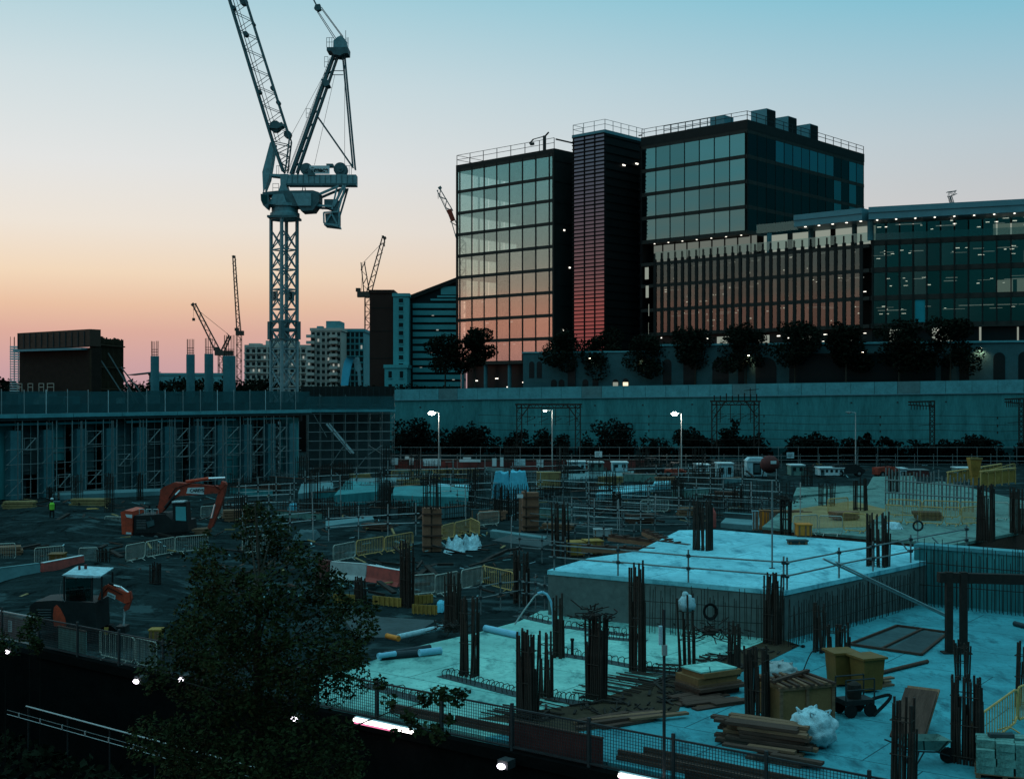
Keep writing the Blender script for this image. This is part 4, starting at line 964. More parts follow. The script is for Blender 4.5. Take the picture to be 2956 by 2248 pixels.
while x < FX1-2:
    w_ = R.uniform(1.2,3.4); z0 = R.choice([0,0,2.2,3.4]); b = MB(); b.box(x,1.45,z0,min(FX1,x+w_),1.55,DK-.9); b.build('added_bay_panel', R.choice(['net','net','concrete_dark','wall_concrete']), FR_)  # panels added just behind the columns to catch skylight, so the bays look teal
    if z0 > 2: b = MB(); b.box(x,2.4,0,x+w_*.6,2.6,z0); b.build('added_bay_panel', 'net', FR_)
    x += w_+R.uniform(.3,1.3)
b = MB(); b.box(FX0,5.5,DK*.50,FX1,5.8,DK*.66); b.build('cross_beam', 'concrete', FR_)
# safety mesh and posts on the deck edge
netm = bpy.data.materials.new('safety_net'); netm.use_nodes = True; n_ = netm.node_tree; n_.nodes.clear()
o_ = n_.nodes.new('ShaderNodeOutputMaterial'); d_ = n_.nodes.new('ShaderNodeBsdfDiffuse'); d_.inputs['Color'].default_value = (.035,.10,.11,1); tr_ = n_.nodes.new('ShaderNodeBsdfTransparent')
tx_ = n_.nodes.new('ShaderNodeTexCoord'); no_ = n_.nodes.new('ShaderNodeTexNoise'); no_.inputs['Scale'].default_value = .45; no_.inputs['Detail'].default_value = 5
n_.links.new(tx_.outputs['Object'], no_.inputs['Vector']); mr_2 = n_.nodes.new('ShaderNodeMapRange'); mr_2.inputs['From Min'].default_value = .35; mr_2.inputs['From Max'].default_value = .65; mr_2.inputs['To Min'].default_value = .35; mr_2.inputs['To Max'].default_value = .85
n_.links.new(no_.outputs['Fac'], mr_2.inputs['Value']); m_ = n_.nodes.new('ShaderNodeMixShader'); n_.links.new(mr_2.outputs[0], m_.inputs[0]); n_.links.new(tr_.outputs[0], m_.inputs[1]); n_.links.new(d_.outputs[0], m_.inputs[2]); n_.links.new(m_.outputs[0], o_.inputs[0]); MATS['safety_net'] = netm
npn = 24; pwn = (FX1-FX0)/npn
for k in range(npn):
    b = MB(); b.box(.04,-.012,.10,pwn-.04,.0,2.15+.1*R.random()); part('safety_mesh', b.mesh('safety_mesh','safety_net'), FR_, (FX0+k*pwn,.35,DK))
    b = MB(); b.box(.04,-.03,.083,pwn-.04,.02,.95); part('kick_board', b.mesh('kick_board','concrete_dark'), FR_, (FX0+k*pwn,.45,DK))
    b = MB(); b.tube((0,0,0),(0,0,2.3+.15*R.random()),.04,5); part('post', b.mesh('post','galv' if k % 3 else 'white_paint'), FR_, (FX0+k*pwn,.3,DK))
for k in range(30):
    b = MB(); x = R.uniform(FX0+8,FX1-1); y = R.uniform(3,22); w_ = R.uniform(.4,2.2); h = R.uniform(.5,2.0); b.box(x,y,DK+.003,x+w_,y+R.uniform(.3,1),DK+h); b.build('deck_formwork', R.choice(['concrete','concrete_dark','net','pillar_concrete']), FR_)
# shoring towers between the columns, each one lift of frames with a diagonal
def shoring(x, y, w_, hts, label):
    p = S0+SV*x+Vector((-.8,.6,0))*y; t = thing('shoring_tower', label, 'shoring', (p.x,p.y,ZG), ang(SV), 'shoring towers under the deck')
    b = MB()
    for xx in (0,w_):
        for yy in (0,1.2): b.tube((xx,yy,0),(xx,yy,DK-.6),.05,5)
    b.build('poles', 'galv', t); b = MB()
    for (z, h) in hts:
        b.tube((.1,0,z),(w_-.1,0,z),.04,4); b.tube((.1,0,z+h),(w_-.1,0,z+h),.04,4); b.tube((.25,-.05,z),(w_-.25,-.05,z+h),.06,4)
        b.tube((.18,-.03,z),(.18,-.03,z+h),.04,4); b.tube((w_-.18,-.03,z),(w_-.18,-.03,z+h),.04,4)
    b.build('braced_frames', 'galv_dull', t); b = MB()
    for z in (1.0,2.6,4.2,5.6):
        b.tube((0,1.2,z),(w_,1.2,z),.035,4); b.tube((0,0,z),(0,1.2,z),.03,4); b.tube((-1.4,.6,z+.2),(0,.6,z+1.2),.03,4)
    for xx in (-.7,w_+.7): b.tube((xx,-.4,0),(xx,-.4,DK-.7),.06,5)
    for z in (.5,1.9,3.3,4.7): b.tube((-1.9,-.4,z),(w_+1.9,-.4,z),.032,4)
    for z in (.5,3.3): b.tube((-1.8,-.4,z),(-.2,-.4,z+1.4),.03,4)
    b.build('ledgers', 'galv_dull', t)
    return t
sh = [(86,1.6,((4.6,1.1),)),(185,1.7,((.9,1.2),)),(272,2.0,((4.9,1.3),(1.0,1.3))),(358,1.8,((2.6,1.2),)),(444,1.9,((4.9,1.3),(.7,1.2))),(525,1.9,((5.0,1.2),(3.2,1.2))),(600,1.9,((5.0,1.2),(3.1,1.2),(1.4,1.1))),(672,2.0,((5.0,1.2),(3.1,1.2))),(742,2.0,((4.8,1.3),(3.0,1.2))),(808,2.0,((4.8,1.2),(2.6,1.2)))]
ordn = ['leftmost','second','third','fourth','fifth','sixth','seventh','eighth','ninth','last']
for i, (px, w_, hts) in enumerate(sh): shoring(fx(px,.2)-w_/2, .15, w_, hts, ordn[i]+' braced metal shoring tower from the left under the deck')
# raised scaffold and stair at the right end of the frame
p = A(890,1120,150); t = thing('scaffold_stair', 'dark scaffold with zigzag stairs and netting at the right end of the concrete frame', 'scaffold', (p.x,p.y,ZG), ang(SV)*0+.25)
b = MB(); Ws, Hs = 10.4, DK+1.9
for i in range(8):
    for y in (0,1.6): b.tube((i*Ws/7,y,0),(i*Ws/7,y,Hs-R.random()*.8),.045,5)
b.build('poles', 'galv_dull', t); b = MB()
for k in range(8):
    z = .8+k*1.1
    for y in (0,1.6): b.tube((0,y,z),(Ws,y,z),.04,4)
for (x0,z0,x1,z1) in ((2.2,4.6,.6,7.4),(2.4,6.2,5.2,2.6),(2.6,1.2,4.6,4.0),(7.2,2.4,9,3.6),(7.2,3.6,9,2.4),(5.5,.3,7,2.2)): b.tube((x0,-.06,z0),(x1,-.06,z1),.05,4)
b.build('ledgers', 'galv_dull', t); b = MB()
for (x0,z0,x1,z1) in ((2.2,6.2,5.2,2.6),(2.5,6.2,5.5,2.6)): b.beam((x0,.3,z0),(x1,.3,z1),.1,.22)
b.build('stair', 'white_paint', t)
b = MB(); b.box(0,-.1,DK+.1,Ws,-.08,Hs-.3); b.build('netting', 'safety_net', t)
b = MB(); b.box(-.2,.0,DK-.1,Ws+.2,1.5,DK+.1); b.box(-.2,-.2,DK-.3,Ws+.2,-.1,DK-.05); b.build('platform', 'wall_panel', t)
b = MB(); b.box(0,3,0,Ws,3.2,DK); b.build('sheeting', 'concrete_dark', t)
p = A(868,1122,152); t = thing('formwork_table', 'long black formwork panel lying along the top behind the scaffold stair', 'formwork', (p.x,p.y,ZY(1128,152)), .12)
b = MB(); b.box(0,0,-2.2,11.4,.5,.55); b.build('panel', 'office_frame', t); b = MB()
for k in range(16): b.box(.1+k*.72,-.12,-2.1,.2+k*.72,-.003,.35)
b.build('ribs', 'dark_steel', t)
# ================================================================== slabs
def poly_slab(pts, z, th, name, m, bevel=0):
    b = MB(); b.prism([(p[0],p[1]) for p in pts], z-th, z); return b.build(name, m)
S12 = [G(905,1962), G(1190,1868), G(1390,1822), G(1500,1792), G(1560,1762), Vector((12,57,0)), Vector((24,57,0)), Vector((27,45,0)), Vector((21,20,0)), FL(12)+SV*.45, FL(-6.6)+SV*.45]
def ccw(p):
    a = sum(p[i][0]*p[(i+1)%len(p)][1]-p[(i+1)%len(p)][0]*p[i][1] for i in range(len(p))); return p if a > 0 else p[::-1]
CUT = [FL(-1.0)+SV*.45, G(1640,2090), G(1950,2010), G(2095,1897), G(2270,1850), Vector((12,57,0))]
S1P = [G(905,1962), G(1190,1868), G(1390,1822), G(1500,1792), G(1560,1762), Vector((12,57,0))]+CUT[-2::-1]+[FL(-6.6)+SV*.45]
S2P = CUT+[Vector((24,57,0)), Vector((27,45,0)), Vector((21,20,0)), FL(12)+SV*.45]
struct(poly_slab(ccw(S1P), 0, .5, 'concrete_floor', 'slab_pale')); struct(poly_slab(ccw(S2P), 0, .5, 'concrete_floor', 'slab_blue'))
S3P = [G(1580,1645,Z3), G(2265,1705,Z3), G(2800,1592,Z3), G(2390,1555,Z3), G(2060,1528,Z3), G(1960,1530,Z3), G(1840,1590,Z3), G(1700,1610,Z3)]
t = thing('concrete_slab', 'raised bright blue concrete slab with tube rails around its edges', 'slab', (0,0,0))
poly_slab(ccw(S3P), Z3, .18, 'top', 'slab').parent = t
def shrink(P, k):
    c = sum((Vector((p[0],p[1],0)) for p in P), Vector())/len(P); return [c+(Vector((p[0],p[1],0))-c)*k for p in P]
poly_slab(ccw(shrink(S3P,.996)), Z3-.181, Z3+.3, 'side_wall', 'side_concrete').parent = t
S4P = [G(2200,1520,Z3), G(2745,1572,Z3), G(2935,1536,Z3), G(3100,1480,Z3), G(2720,1388,Z3), G(2300,1438,Z3)]
t = thing('concrete_slab', 'far right raised slab with dusty yellow surface and rows of barriers', 'slab', (0,0,0))
poly_slab(ccw(S4P), Z3, .15, 'top', 'slab_wet').parent = t
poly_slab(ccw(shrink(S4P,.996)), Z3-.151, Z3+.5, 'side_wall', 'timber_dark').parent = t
b = MB(); P4 = [G(2290,1470,Z3+.01), G(2460,1445,Z3+.01), G(2560,1470,Z3+.01), G(2500,1520,Z3+.01), G(2330,1525,Z3+.01), G(2270,1500,Z3+.01)]
tag(poly_slab(ccw(P4), Z3+.012, .01, 'sand_patch', 'olive'), 'dusty yellow sand patch spread on the far right slab', 'sand')
# low concrete pads and ground beams across the middle of the site
PADS = [((965,1458),(1090,1446),(1095,1420),(1000,1412),.9,'wall_concrete','low teal concrete wall left of the brown form column'),
        ((1130,1455),(1352,1462),(1352,1428),(1140,1424),.8,'wall_concrete','low teal concrete wall behind the brown form column'),
        ((1255,1420),(1355,1428),(1360,1412),(1260,1406),.4,'slab','bright narrow concrete kerb strip behind the brown form column'),
        ((1000,1404),(1180,1400),(1180,1388),(1010,1390),.4,'concrete','pale concrete strip below the white signs on the left'),
        ((1420,1570),(1560,1590),(1640,1560),(1500,1545),.25,'concrete_dark','dark square pad edged with pale kerb in the middle of the site'),
        ((1415,1546),(1572,1568),(1580,1563),(1422,1541),.35,'concrete','thin pale kerb line around the dark square pad'),
        ((1720,1442),(1880,1432),(1890,1412),(1730,1418),.5,'slab','bright slab strip behind the starter bars in the centre'),
        ((1885,1412),(1935,1410),(1935,1400),(1890,1402),.5,'slab','small bright slab strip right of the centre'),
        ((1560,1395),(1830,1382),(1830,1366),(1580,1370),.3,'concrete','long grey strip in front of the far hoarding'),
        ((2080,1520),(2200,1530),(2200,1505),(2100,1500),.3,'concrete','grey pad behind the raised blue slab'),
        ((2290,1440),(2540,1420),(2540,1408),(2300,1415),.3,'slab_wet','far blue slab behind the yellow sand'),
        ((2500,1425),(2650,1420),(2640,1385),(2520,1388),.5,'slab_wet','far blue slab beside the grey starter wall'),
        ((2050,1330),(2200,1330),(2200,1322),(2050,1322),.4,'concrete','distant grey strip under the white kiosk'),
        ((860,1440),(965,1425),(960,1405),(870,1410),.5,'concrete','teal ground beam near the left foot of the scaffold stair'),
        ((940,1530),(1080,1510),(1075,1500),(940,1515),.3,'concrete','narrow grey beam left of the row of wall bars'),
        ((150,1442),(480,1428),(480,1420),(150,1430),.4,'concrete','long thin beam at the foot of the concrete frame'),]
for *q, h, m, lab in PADS:
    P = [G(x,y,ZG) for x,y in q]; o = poly_slab(ccw(P), ZG+h, h+.3, 'ground_beam' if h > .3 else 'concrete_pad', m); tag(o, lab, 'concrete', 'low concrete pads on the site')
# soil and debris band between the two floors
band = [G(1380,2072,.01), G(1690,2030,.01), G(1890,1962,.01), G(2090,1895,.01), G(2240,1838,.01), G(2310,1862,.01), G(2180,1925,.01), G(1975,1995,.01), G(1960,2050,.01), G(1840,2085,.01), G(1660,2112,.01), G(1500,2090,.01)]
tag(poly_slab(ccw(band), .014, .01, 'dirt_band', 'form_dark'), 'dark band of dirt and rebar between the two near floors', 'dirt', None, 'stuff')
b = MB()
for k in range(150):
    i = R.randrange(len(band)); j = R.randrange(len(band)); c = band[i].lerp(band[j], R.random()); c = c.lerp(G(1900,2010,.01), R.random()*.35)
    a = R.uniform(0,3.14); l = R.uniform(.1,.7); d = Vector((math.cos(a)*l, math.sin(a)*l, R.uniform(-.01,.05))); b.beam(c+Vector((0,0,.03)), c+d+Vector((0,0,.05)), R.uniform(.02,.10), R.uniform(.02,.06))
tag(b.build('debris', 'rebar_dark'), 'scattered offcuts and wire lying in the dark band', 'debris', None, 'stuff')
# ------------------------------------------------------------------ rebar columns
def rebar_col(px, yb, yt, wpx, z, lab, n=14, aspect=.75, near=True, r=None, ties=3, m='rebar'):
    d = F*(CH-z)/(yb-HY); p = G(px,yb,z); w_ = max(.25, wpx*d/F*.80); dp_ = w_*aspect; h = ZY(yt,d)-z
    t = thing('rebar_column', lab, 'rebar', (p.x,p.y,z), -.64+R.uniform(-.06,.06), 'bundles of column starter bars')
    rr = r or (.022 if near else .028); pts = []
    k = max(2, n//4)
    for i in range(k): pts += [(-w_/2+w_*i/(k-1), -dp_/2), (-w_/2+w_*i/(k-1), dp_/2)]
    for i in range(1,k-1): pts += [(-w_/2, -dp_/2+dp_*i/(k-1)), (w_/2, -dp_/2+dp_*i/(k-1))]
    if near:
        for (x, y) in pts:
            b = MB(); hh = h*R.uniform(.93,1.02); lx_, ly = R.gauss(0,.035), R.gauss(0,.035)
            b.tube((0,0,-.05),(lx_,ly,hh),rr,6); b.tube((rr*1.9,.01,-.05),(rr*1.9+lx_,ly,hh*R.uniform(.55,.97)),rr*.9,5)
            part('bar', b.mesh('bar', m), t, (x,y,0))
    else:
        b = MB()
        for (x, y) in pts:
            hh = h*R.uniform(.9,1.03); b.tube((x,y,-.05),(x+R.gauss(0,.03),y+R.gauss(0,.03),hh),rr,5,cap=False)
        b.build('bars', m, t)
    b = MB()
    for i in range(ties):
        z0 = .12+h*.36*i+R.uniform(0,.1)
        if z0 > h*.9: break
        q = [(-w_/2-.03,-dp_/2-.03,z0),(w_/2+.03,-dp_/2-.03,z0),(w_/2+.03,dp_/2+.03,z0),(-w_/2-.03,dp_/2+.03,z0)]
        b.path(q+q[:1], .014 if near else .02, 4)
    if ties: b.build('ties', m, t)
    return t
N_ = [(1353,1950,1719,48,0,'left on the pale floor, rising from a strip of steel hoops'),
 (1520,2073,1819,55,0,'at the front left of the pale floor beside the mesh fence',16),
 (1576,2013,1820,27,0,'slim one just right of the front left bundle',8),
 (1305,1819,1652,40,0,'behind the pale floor, left of the yellow barriers'),
 (1173,1751,1560,34,ZG,'in front of the red plastic barrier'),
 (1504,1739,1588,40,ZG,'beside the left corner of the raised slab'),
 (1038,1739,1664,32,ZG,'short one over the yellow strip, beside the big tree'),
 (929,1711,1648,40,ZG,'short one at the edge of the big tree, left of the white barrier'),
 (1719,2017,1775,52,0,'with a ragged dark cap in the middle of the pale floor',16),
 (1611,1898,1713,25,0,'slim one behind the middle of the pale floor beside the black bollard',8),
 (1838,1938,1618,40,0,'tallest, standing before the face of the raised slab',14),
 (1982,1946,1715,38,0,'wrapped on top with white sheet, behind the lamp pole',10),
 (2227,1858,1652,45,0,'at the front corner of the raised slab'),
 (2116,1950,1795,25,0,'slim one beyond the plywood stack',8),
 (2185,2081,1862,62,0,'between the plywood stack and the timber crate',16),
 (2362,1882,1735,26,0,'slim one in the shadow of the raised slab side',8),
 (2405,1946,1800,26,0,'left of a pair behind the timber crate',8),
 (2434,1946,1796,24,0,'right of a pair, touching the yellow bin',8),
 (2605,2290,2017,64,0,'nearest, cut off by the bottom edge',14),
 (2790,2200,1950,88,0,'widest, beside the wheelbarrow at the lower right',20),
 (2776,1965,1846,32,0,'tall one behind the widest bundle at the right',8),
 (2948,2040,1850,22,0,'at the right picture edge above the small barriers',8),
 (2533,1634,1479,60,Z3,'on the raised slab at its right rail',18),
 (2027,1587,1443,52,Z3,'on the raised slab at its rear left',18),
 (2843,1559,1398,48,Z3,'dense one at the corner of the far right slab',20),
 (2940,1538,1408,46,Z3,'dense one at the right picture edge on the far slab',18),
 (1617,1607,1447,46,ZG,'left of the yellow boxes in the middle of the site',14)]
for q in N_:
    px, yb, yt, w_, z, lab = q[:6]; d = F*(CH-z)/(yb-HY)
    rebar_col(px, yb, yt, w_, z, 'rusty column bars '+lab, q[6] if len(q) > 6 else 14, r=.026+.0002*d)
FR2 = [(2484,1473,1381,40,Z3,'on the far right slab behind the sand'),(2268,1542,1439,30,Z3,'black wrapped, left of the orange box'),(2386,1460,1395,44,Z3,'thin spread bars on the far blue slab'),(2580,1419,1354,32,Z3,'farthest, before the grey wall bars at right'),
 (1958,1457,1380,30,ZG,'behind the rails left of the raised slab'),(1720,1400,1320,38,ZG,'under the small white sign'),(1626,1400,1357,26,ZG,'short, beside the olive pallet stack'),(1105,1481,1358,42,ZG,'left of the brown form column'),(1247,1467,1366,50,2.1,'growing out of the brown form column'),
 (901,1496,1362,46,ZG,'right of the big tree top'),(1381,1414,1352,30,ZG,'left of the blue sheeting'),(1850,1380,1330,28,ZG,'far one in front of the long red hoarding'),(222,1460,1370,33,ZG,'left of the excavator, in front of the second teal column'),(316,1489,1366,26,ZG,'just left of the excavator counterweight'),(404,1442,1366,18,ZG,'slim, behind the excavator'),(146,1442,1404,24,ZG,'short, beside the green vested worker'),
 (299,1640,1583,34,ZG,'dark, between yellow bin and left barriers'),(448,1724,1625,30,ZG,'dark, left of the big tree above the small digger'),(1440,1500,1395,30,ZG,'behind the blue sheeting frame'),(1780,1490,1420,26,ZG,'among the wall bars in the centre'),(2130,1470,1405,30,ZG,'behind the rear edge of the raised slab'),(1250,1390,1345,40,ZG,'far one among the yellow barriers at left'),(2070,1400,1352,30,ZG,'far one below the pale kiosk'),(2330,1400,1345,32,ZG,'far one below the site sign at right')]
for px, yb, yt, w_, z, lab in FR2: rebar_col(px, yb, yt, w_, z, 'rusty column bars '+lab, 16, near=False, r=.034, m='rebar_dark')
# ------------------------------------------------------------------ wall starter bars
def starters(x0, y0, x1, y1, z, h, step, lab, m='rebar_dark', r=.022, jit=.12, waler=True):
    a = G(x0,y0,z); e = G(x1,y1,z); L_ = (e-a).length; t = thing('wall_bars', lab, 'rebar', (a.x,a.y,z), ang(e-a), 'rows of wall starter bars'); b = MB(); n = int(L_/step)
    for i in range(n+1):
        x = L_*i/n; hh = h*R.uniform(1-jit,1+jit); b.tube((x,R.gauss(0,.03),-.05),(x+R.gauss(0,.02),R.gauss(0,.03),hh),r,5,cap=False)
        if i % 2: b.tube((x+.03,.3,-.05),(x+.03+R.gauss(0,.02),.3,hh*R.uniform(.8,1)),r,5,cap=False)
    b.build('bars', m, t)
    if waler:
        b = MB(); b.tube((0,-.04,h*.35),(L_,-.04,h*.38),r,4); b.tube((0,-.04,h*.72),(L_,-.04,h*.70),r,4); b.build('spacer_bars', m, t)
    return t
starters(1860,1826,2262,1852,.0,1.75,.2,'long row of wall bars in front of the raised slab face', r=.014)
starters(2275,1868,2640,1752,.0,1.6,.2,'row of wall bars along the right side of the raised slab', r=.014)
starters(2655,1748,2990,1782,.0,2.7,.16,'tall dense wall bars at the right edge below the far slab', r=.017)
starters(2556,1455,2808,1478,Z3,2.3,.28,'pale wall bars behind the barriers on the far slab','galv_dull',.045)  # this row uses the paler metal and thicker bars
for i, (x0,y0,x1,y1,h,s,lab) in enumerate([(975,1500,1225,1482,1.3,.25,'row of wall bars left of the brown form column'),(1285,1500,1500,1478,1.3,.25,'row of wall bars right of the brown form column'),
   (1440,1450,1545,1448,1.6,.2,'dense bars under the blue sheeting'),(1560,1440,1720,1428,1.2,.25,'row of bars behind the brown form boards'),(1705,1446,1890,1432,1.3,.25,'row of bars before the bright strip in the centre'),(1800,1478,2000,1470,1.4,.3,'row of bars behind the tube rails in the centre'),
   (2000,1462,2260,1478,1.4,.3,'row of bars behind the raised slab'),(1270,1400,1410,1396,1.1,.3,'far row of bars left of the blue sheeting'),(1590,1415,1800,1405,1.2,.3,'far row of bars in the centre'),(1130,1475,1220,1500,1.0,.25,'short row of bars beside the low teal wall'),
   (2090,1425,2290,1432,1.3,.35,'far row of bars below the kiosk'),(640,1430,840,1420,1.5,.35,'row of bars right of the big excavator arm'),(2330,1372,2480,1366,1.2,.4,'farthest row of bars at right under the fence'),(1900,1412,2080,1402,1.2,.35,'far row of bars right of the bright strip'),(850,1492,960,1480,1.3,.3,'row of bars beside the big tree top')]):
    starters(x0,y0,x1,y1,ZG,h,s,lab, r=.026)
XB = [(650,'right of the big excavator'),(790,'behind the big tree top'),(920,'below the scaffold stair'),(1050,'left of the brown column form'),(1170,'beside the brown column form'),(1300,'right of the brown column form'),(1430,'under the blue sheeting'),(1560,'behind the brown form boards'),(1690,'under the small fence sign'),(1820,'right of the small fence sign'),(1950,'below the central lit lamp'),(2080,'below the pale kiosk')]
YB = [(1362,'farthest row'),(1388,'far row'),(1428,'middle row'),(1492,'near row')]
for i, (px, s1_) in enumerate(XB):
    for j, (py, s2_) in enumerate(YB):
        if (i*3+j) % 5 == 0: continue
        x0 = px+R.uniform(-30,20); w2 = R.uniform(70,150); y0 = py+R.uniform(-10,10); sl_ = R.choice([-.10,-.06,.05,.08])
        starters(x0, y0, x0+w2, y0+w2*sl_, ZG, R.uniform(.9,1.8), R.uniform(.24,.42), 'rusty wall bars %s, %s' % (s1_, s2_), R.choice(['rebar_dark','rebar_dark','rebar','galv_dull']), R.uniform(.02,.032))  # paler metal in some rows paints sky highlights onto the rusty bars
        if (i+j) % 2 == 0:
            a = G(x0-10,y0+6,ZG); e = G(x0+w2*.8,y0+6+w2*.8*sl_,ZG); t = thing('low_wall', 'low concrete upstand %s, %s' % (s1_, s2_), 'wall', (a.x,a.y,ZG), ang(e-a), 'low concrete upstands'); L_ = (e-a).length; h = R.uniform(.35,.95); b = MB(); b.box(0,.4,0,L_,.75,h); b.build('wall', R.choice(['concrete','wall_concrete','concrete_dark','slab_wet']), t); b = MB(); b.box(-.02,.36,h+.003,L_+.02,.79,h+.05); b.build('edge_strip', R.choice(['timber','concrete','timber_dark']), t)
        if (i+2*j) % 3 == 0:
            rebar_col(px+R.uniform(20,90), y0+R.uniform(2,14), y0-R.uniform(70,105)*y0/1420, R.uniform(26,40), ZG, 'rusty column bars %s, %s' % (s1_, s2_), 16, near=False, r=.032, m='rebar_dark')
# hoops and bar mats on the pale floor
def hoops(x0, y0, x1, y1, n, lab, z=0, h=.28, w_=.34):
    a = G(x0,y0,z); e = G(x1,y1,z); t = thing('steel_hoops', lab, 'rebar', (a.x,a.y,z), ang(e-a), 'strips of bent steel hoops'); L_ = (e-a).length
    for i in range(n):
        x = L_*i/max(1,n-1)+R.gauss(0,.03); hh = h*R.uniform(.8,1.1); pts = [(x+.05*R.gauss(0,1),-w_/2,0),(x,-w_/2,hh*.75),(x,-w_/2+.08,hh),(x,w_/2-.08,hh),(x,w_/2,hh*.75),(x,w_/2,0)]; b = MB(); b.path([Vector(q) for q in pts], .014, 5); b.build('hoop', 'rebar_dark', t)
    b = MB(); b.box(-.2,-w_/2-.08,.004,L_+.2,w_/2+.08,.018); b.build('base_strip', 'concrete_dark', t)
hoops(1288,1952,1490,2004,15,'strip of hoops at the left bundle of bars on the pale floor')
hoops(1590,1884,1700,1902,9,'strip of hoops behind the black bollard on the pale floor')
hoops(1745,1908,1960,1950,14,'strip of hoops in the middle right of the pale floor')
hoops(1600,2018,1690,2032,8,'strip of hoops near the mesh fence between two bundles')
hoops(1060,1978,1210,2020,10,'strip of hoops along the mesh fence at the left')
hoops(1640,1810,1800,1832,10,'strip of hoops below the raised slab face at the left')
hoops(1760,1842,1850,1850,7,'strip of hoops behind the tallest bundle')
hoops(1500,1778,1590,1798,7,'strip of hoops beside the grey hose')
def bar_mat(P, Q, n, lab, z=.05):
    t = thing('bar_mat', lab, 'rebar', (P[0].x,P[0].y,z), 0, 'mats of loose steel bars'); b = MB()
    for i in range(n):
        f = i/(n-1); a = P[0].lerp(P[1],f); e = Q[0].lerp(Q[1],f); j = Vector((R.gauss(0,.12),R.gauss(0,.08),0)); b.tube(a-P[0]+j, e-P[0]+j*.6, .022, 5)
    b.build('bars', 'rebar', t)
bar_mat((G(1650,1995),G(1790,1945)),(G(1800,2022),G(1930,1970)),13,'mat of loose bars beside the capped bundle of bars')
bar_mat((G(1770,1958),G(1900,1918)),(G(1930,1985),G(2080,1930)),12,'mat of loose bars left of the lamp pole')
bar_mat((G(2005,1920),G(2040,1890)),(G(2070,1930),G(2115,1895)),7,'small mat of loose bars right of the lamp pole')
bar_mat((G(1400,2060),G(1470,2035)),(G(1560,2092),G(1640,2062)),8,'mat of loose bars along the fence at the front left bundle')
bar_mat((G(1545,2030),G(1560,2015)),(G(1625,2050),G(1650,2035)),4,'short bars on the floor at the front left bundle')
# ------------------------------------------------------------------ barriers
def make_barrier(m, L_=2.2, h=1.05):
    fr = MB(); r = .14
    pts = [(r,0,.12),(L_-r,0,.12),(L_,0,.12+r),(L_,0,h-r),(L_-r*.3,0,h-r*.3),(L_-r,0,h),(r,0,h),(r*.3,0,h-r*.3),(0,0,h-r),(0,0,.12+r),(r,0,.12)]
    fr.path([Vector(p) for p in pts], .033, 6); ba = MB(); n = 17
    for i in range(1,n): ba.tube((L_*i/n,0,.12),(L_*i/n,0,h),.013,5,cap=False)
    ft = MB(); ft.path([Vector(p) for p in ((0,-.3,0),(0,-.06,.12),(0,.06,.12),(0,.3,0))], .022, 5)
    return fr.mesh('frame', m), ba.mesh('bars', m), ft.mesh('foot', m), L_
BAR = {'y': make_barrier('barrier_yellow'), 'g': make_barrier('barrier_grey')}
def barrier(x0, y0, x1, y1, z, lab, k='y'):
    a = G(x0,y0,z); e = G(x1,y1,z); L_ = (e-a).length; fr, ba, ft, L0 = BAR[k]
    t = thing('barrier', lab, 'barrier', (a.x,a.y,z), ang(e-a), 'tubular pedestrian barriers')
    s = L_/L0
    for nm, me, x in (('frame',fr,0),('bars',ba,0)):
        o = part(nm, me, t, (x,0,0)); o.scale = (s,1,1)
    part('foot', ft, t, (L_*.2,0,0)); part('foot', ft, t, (L_*.8,0,0))
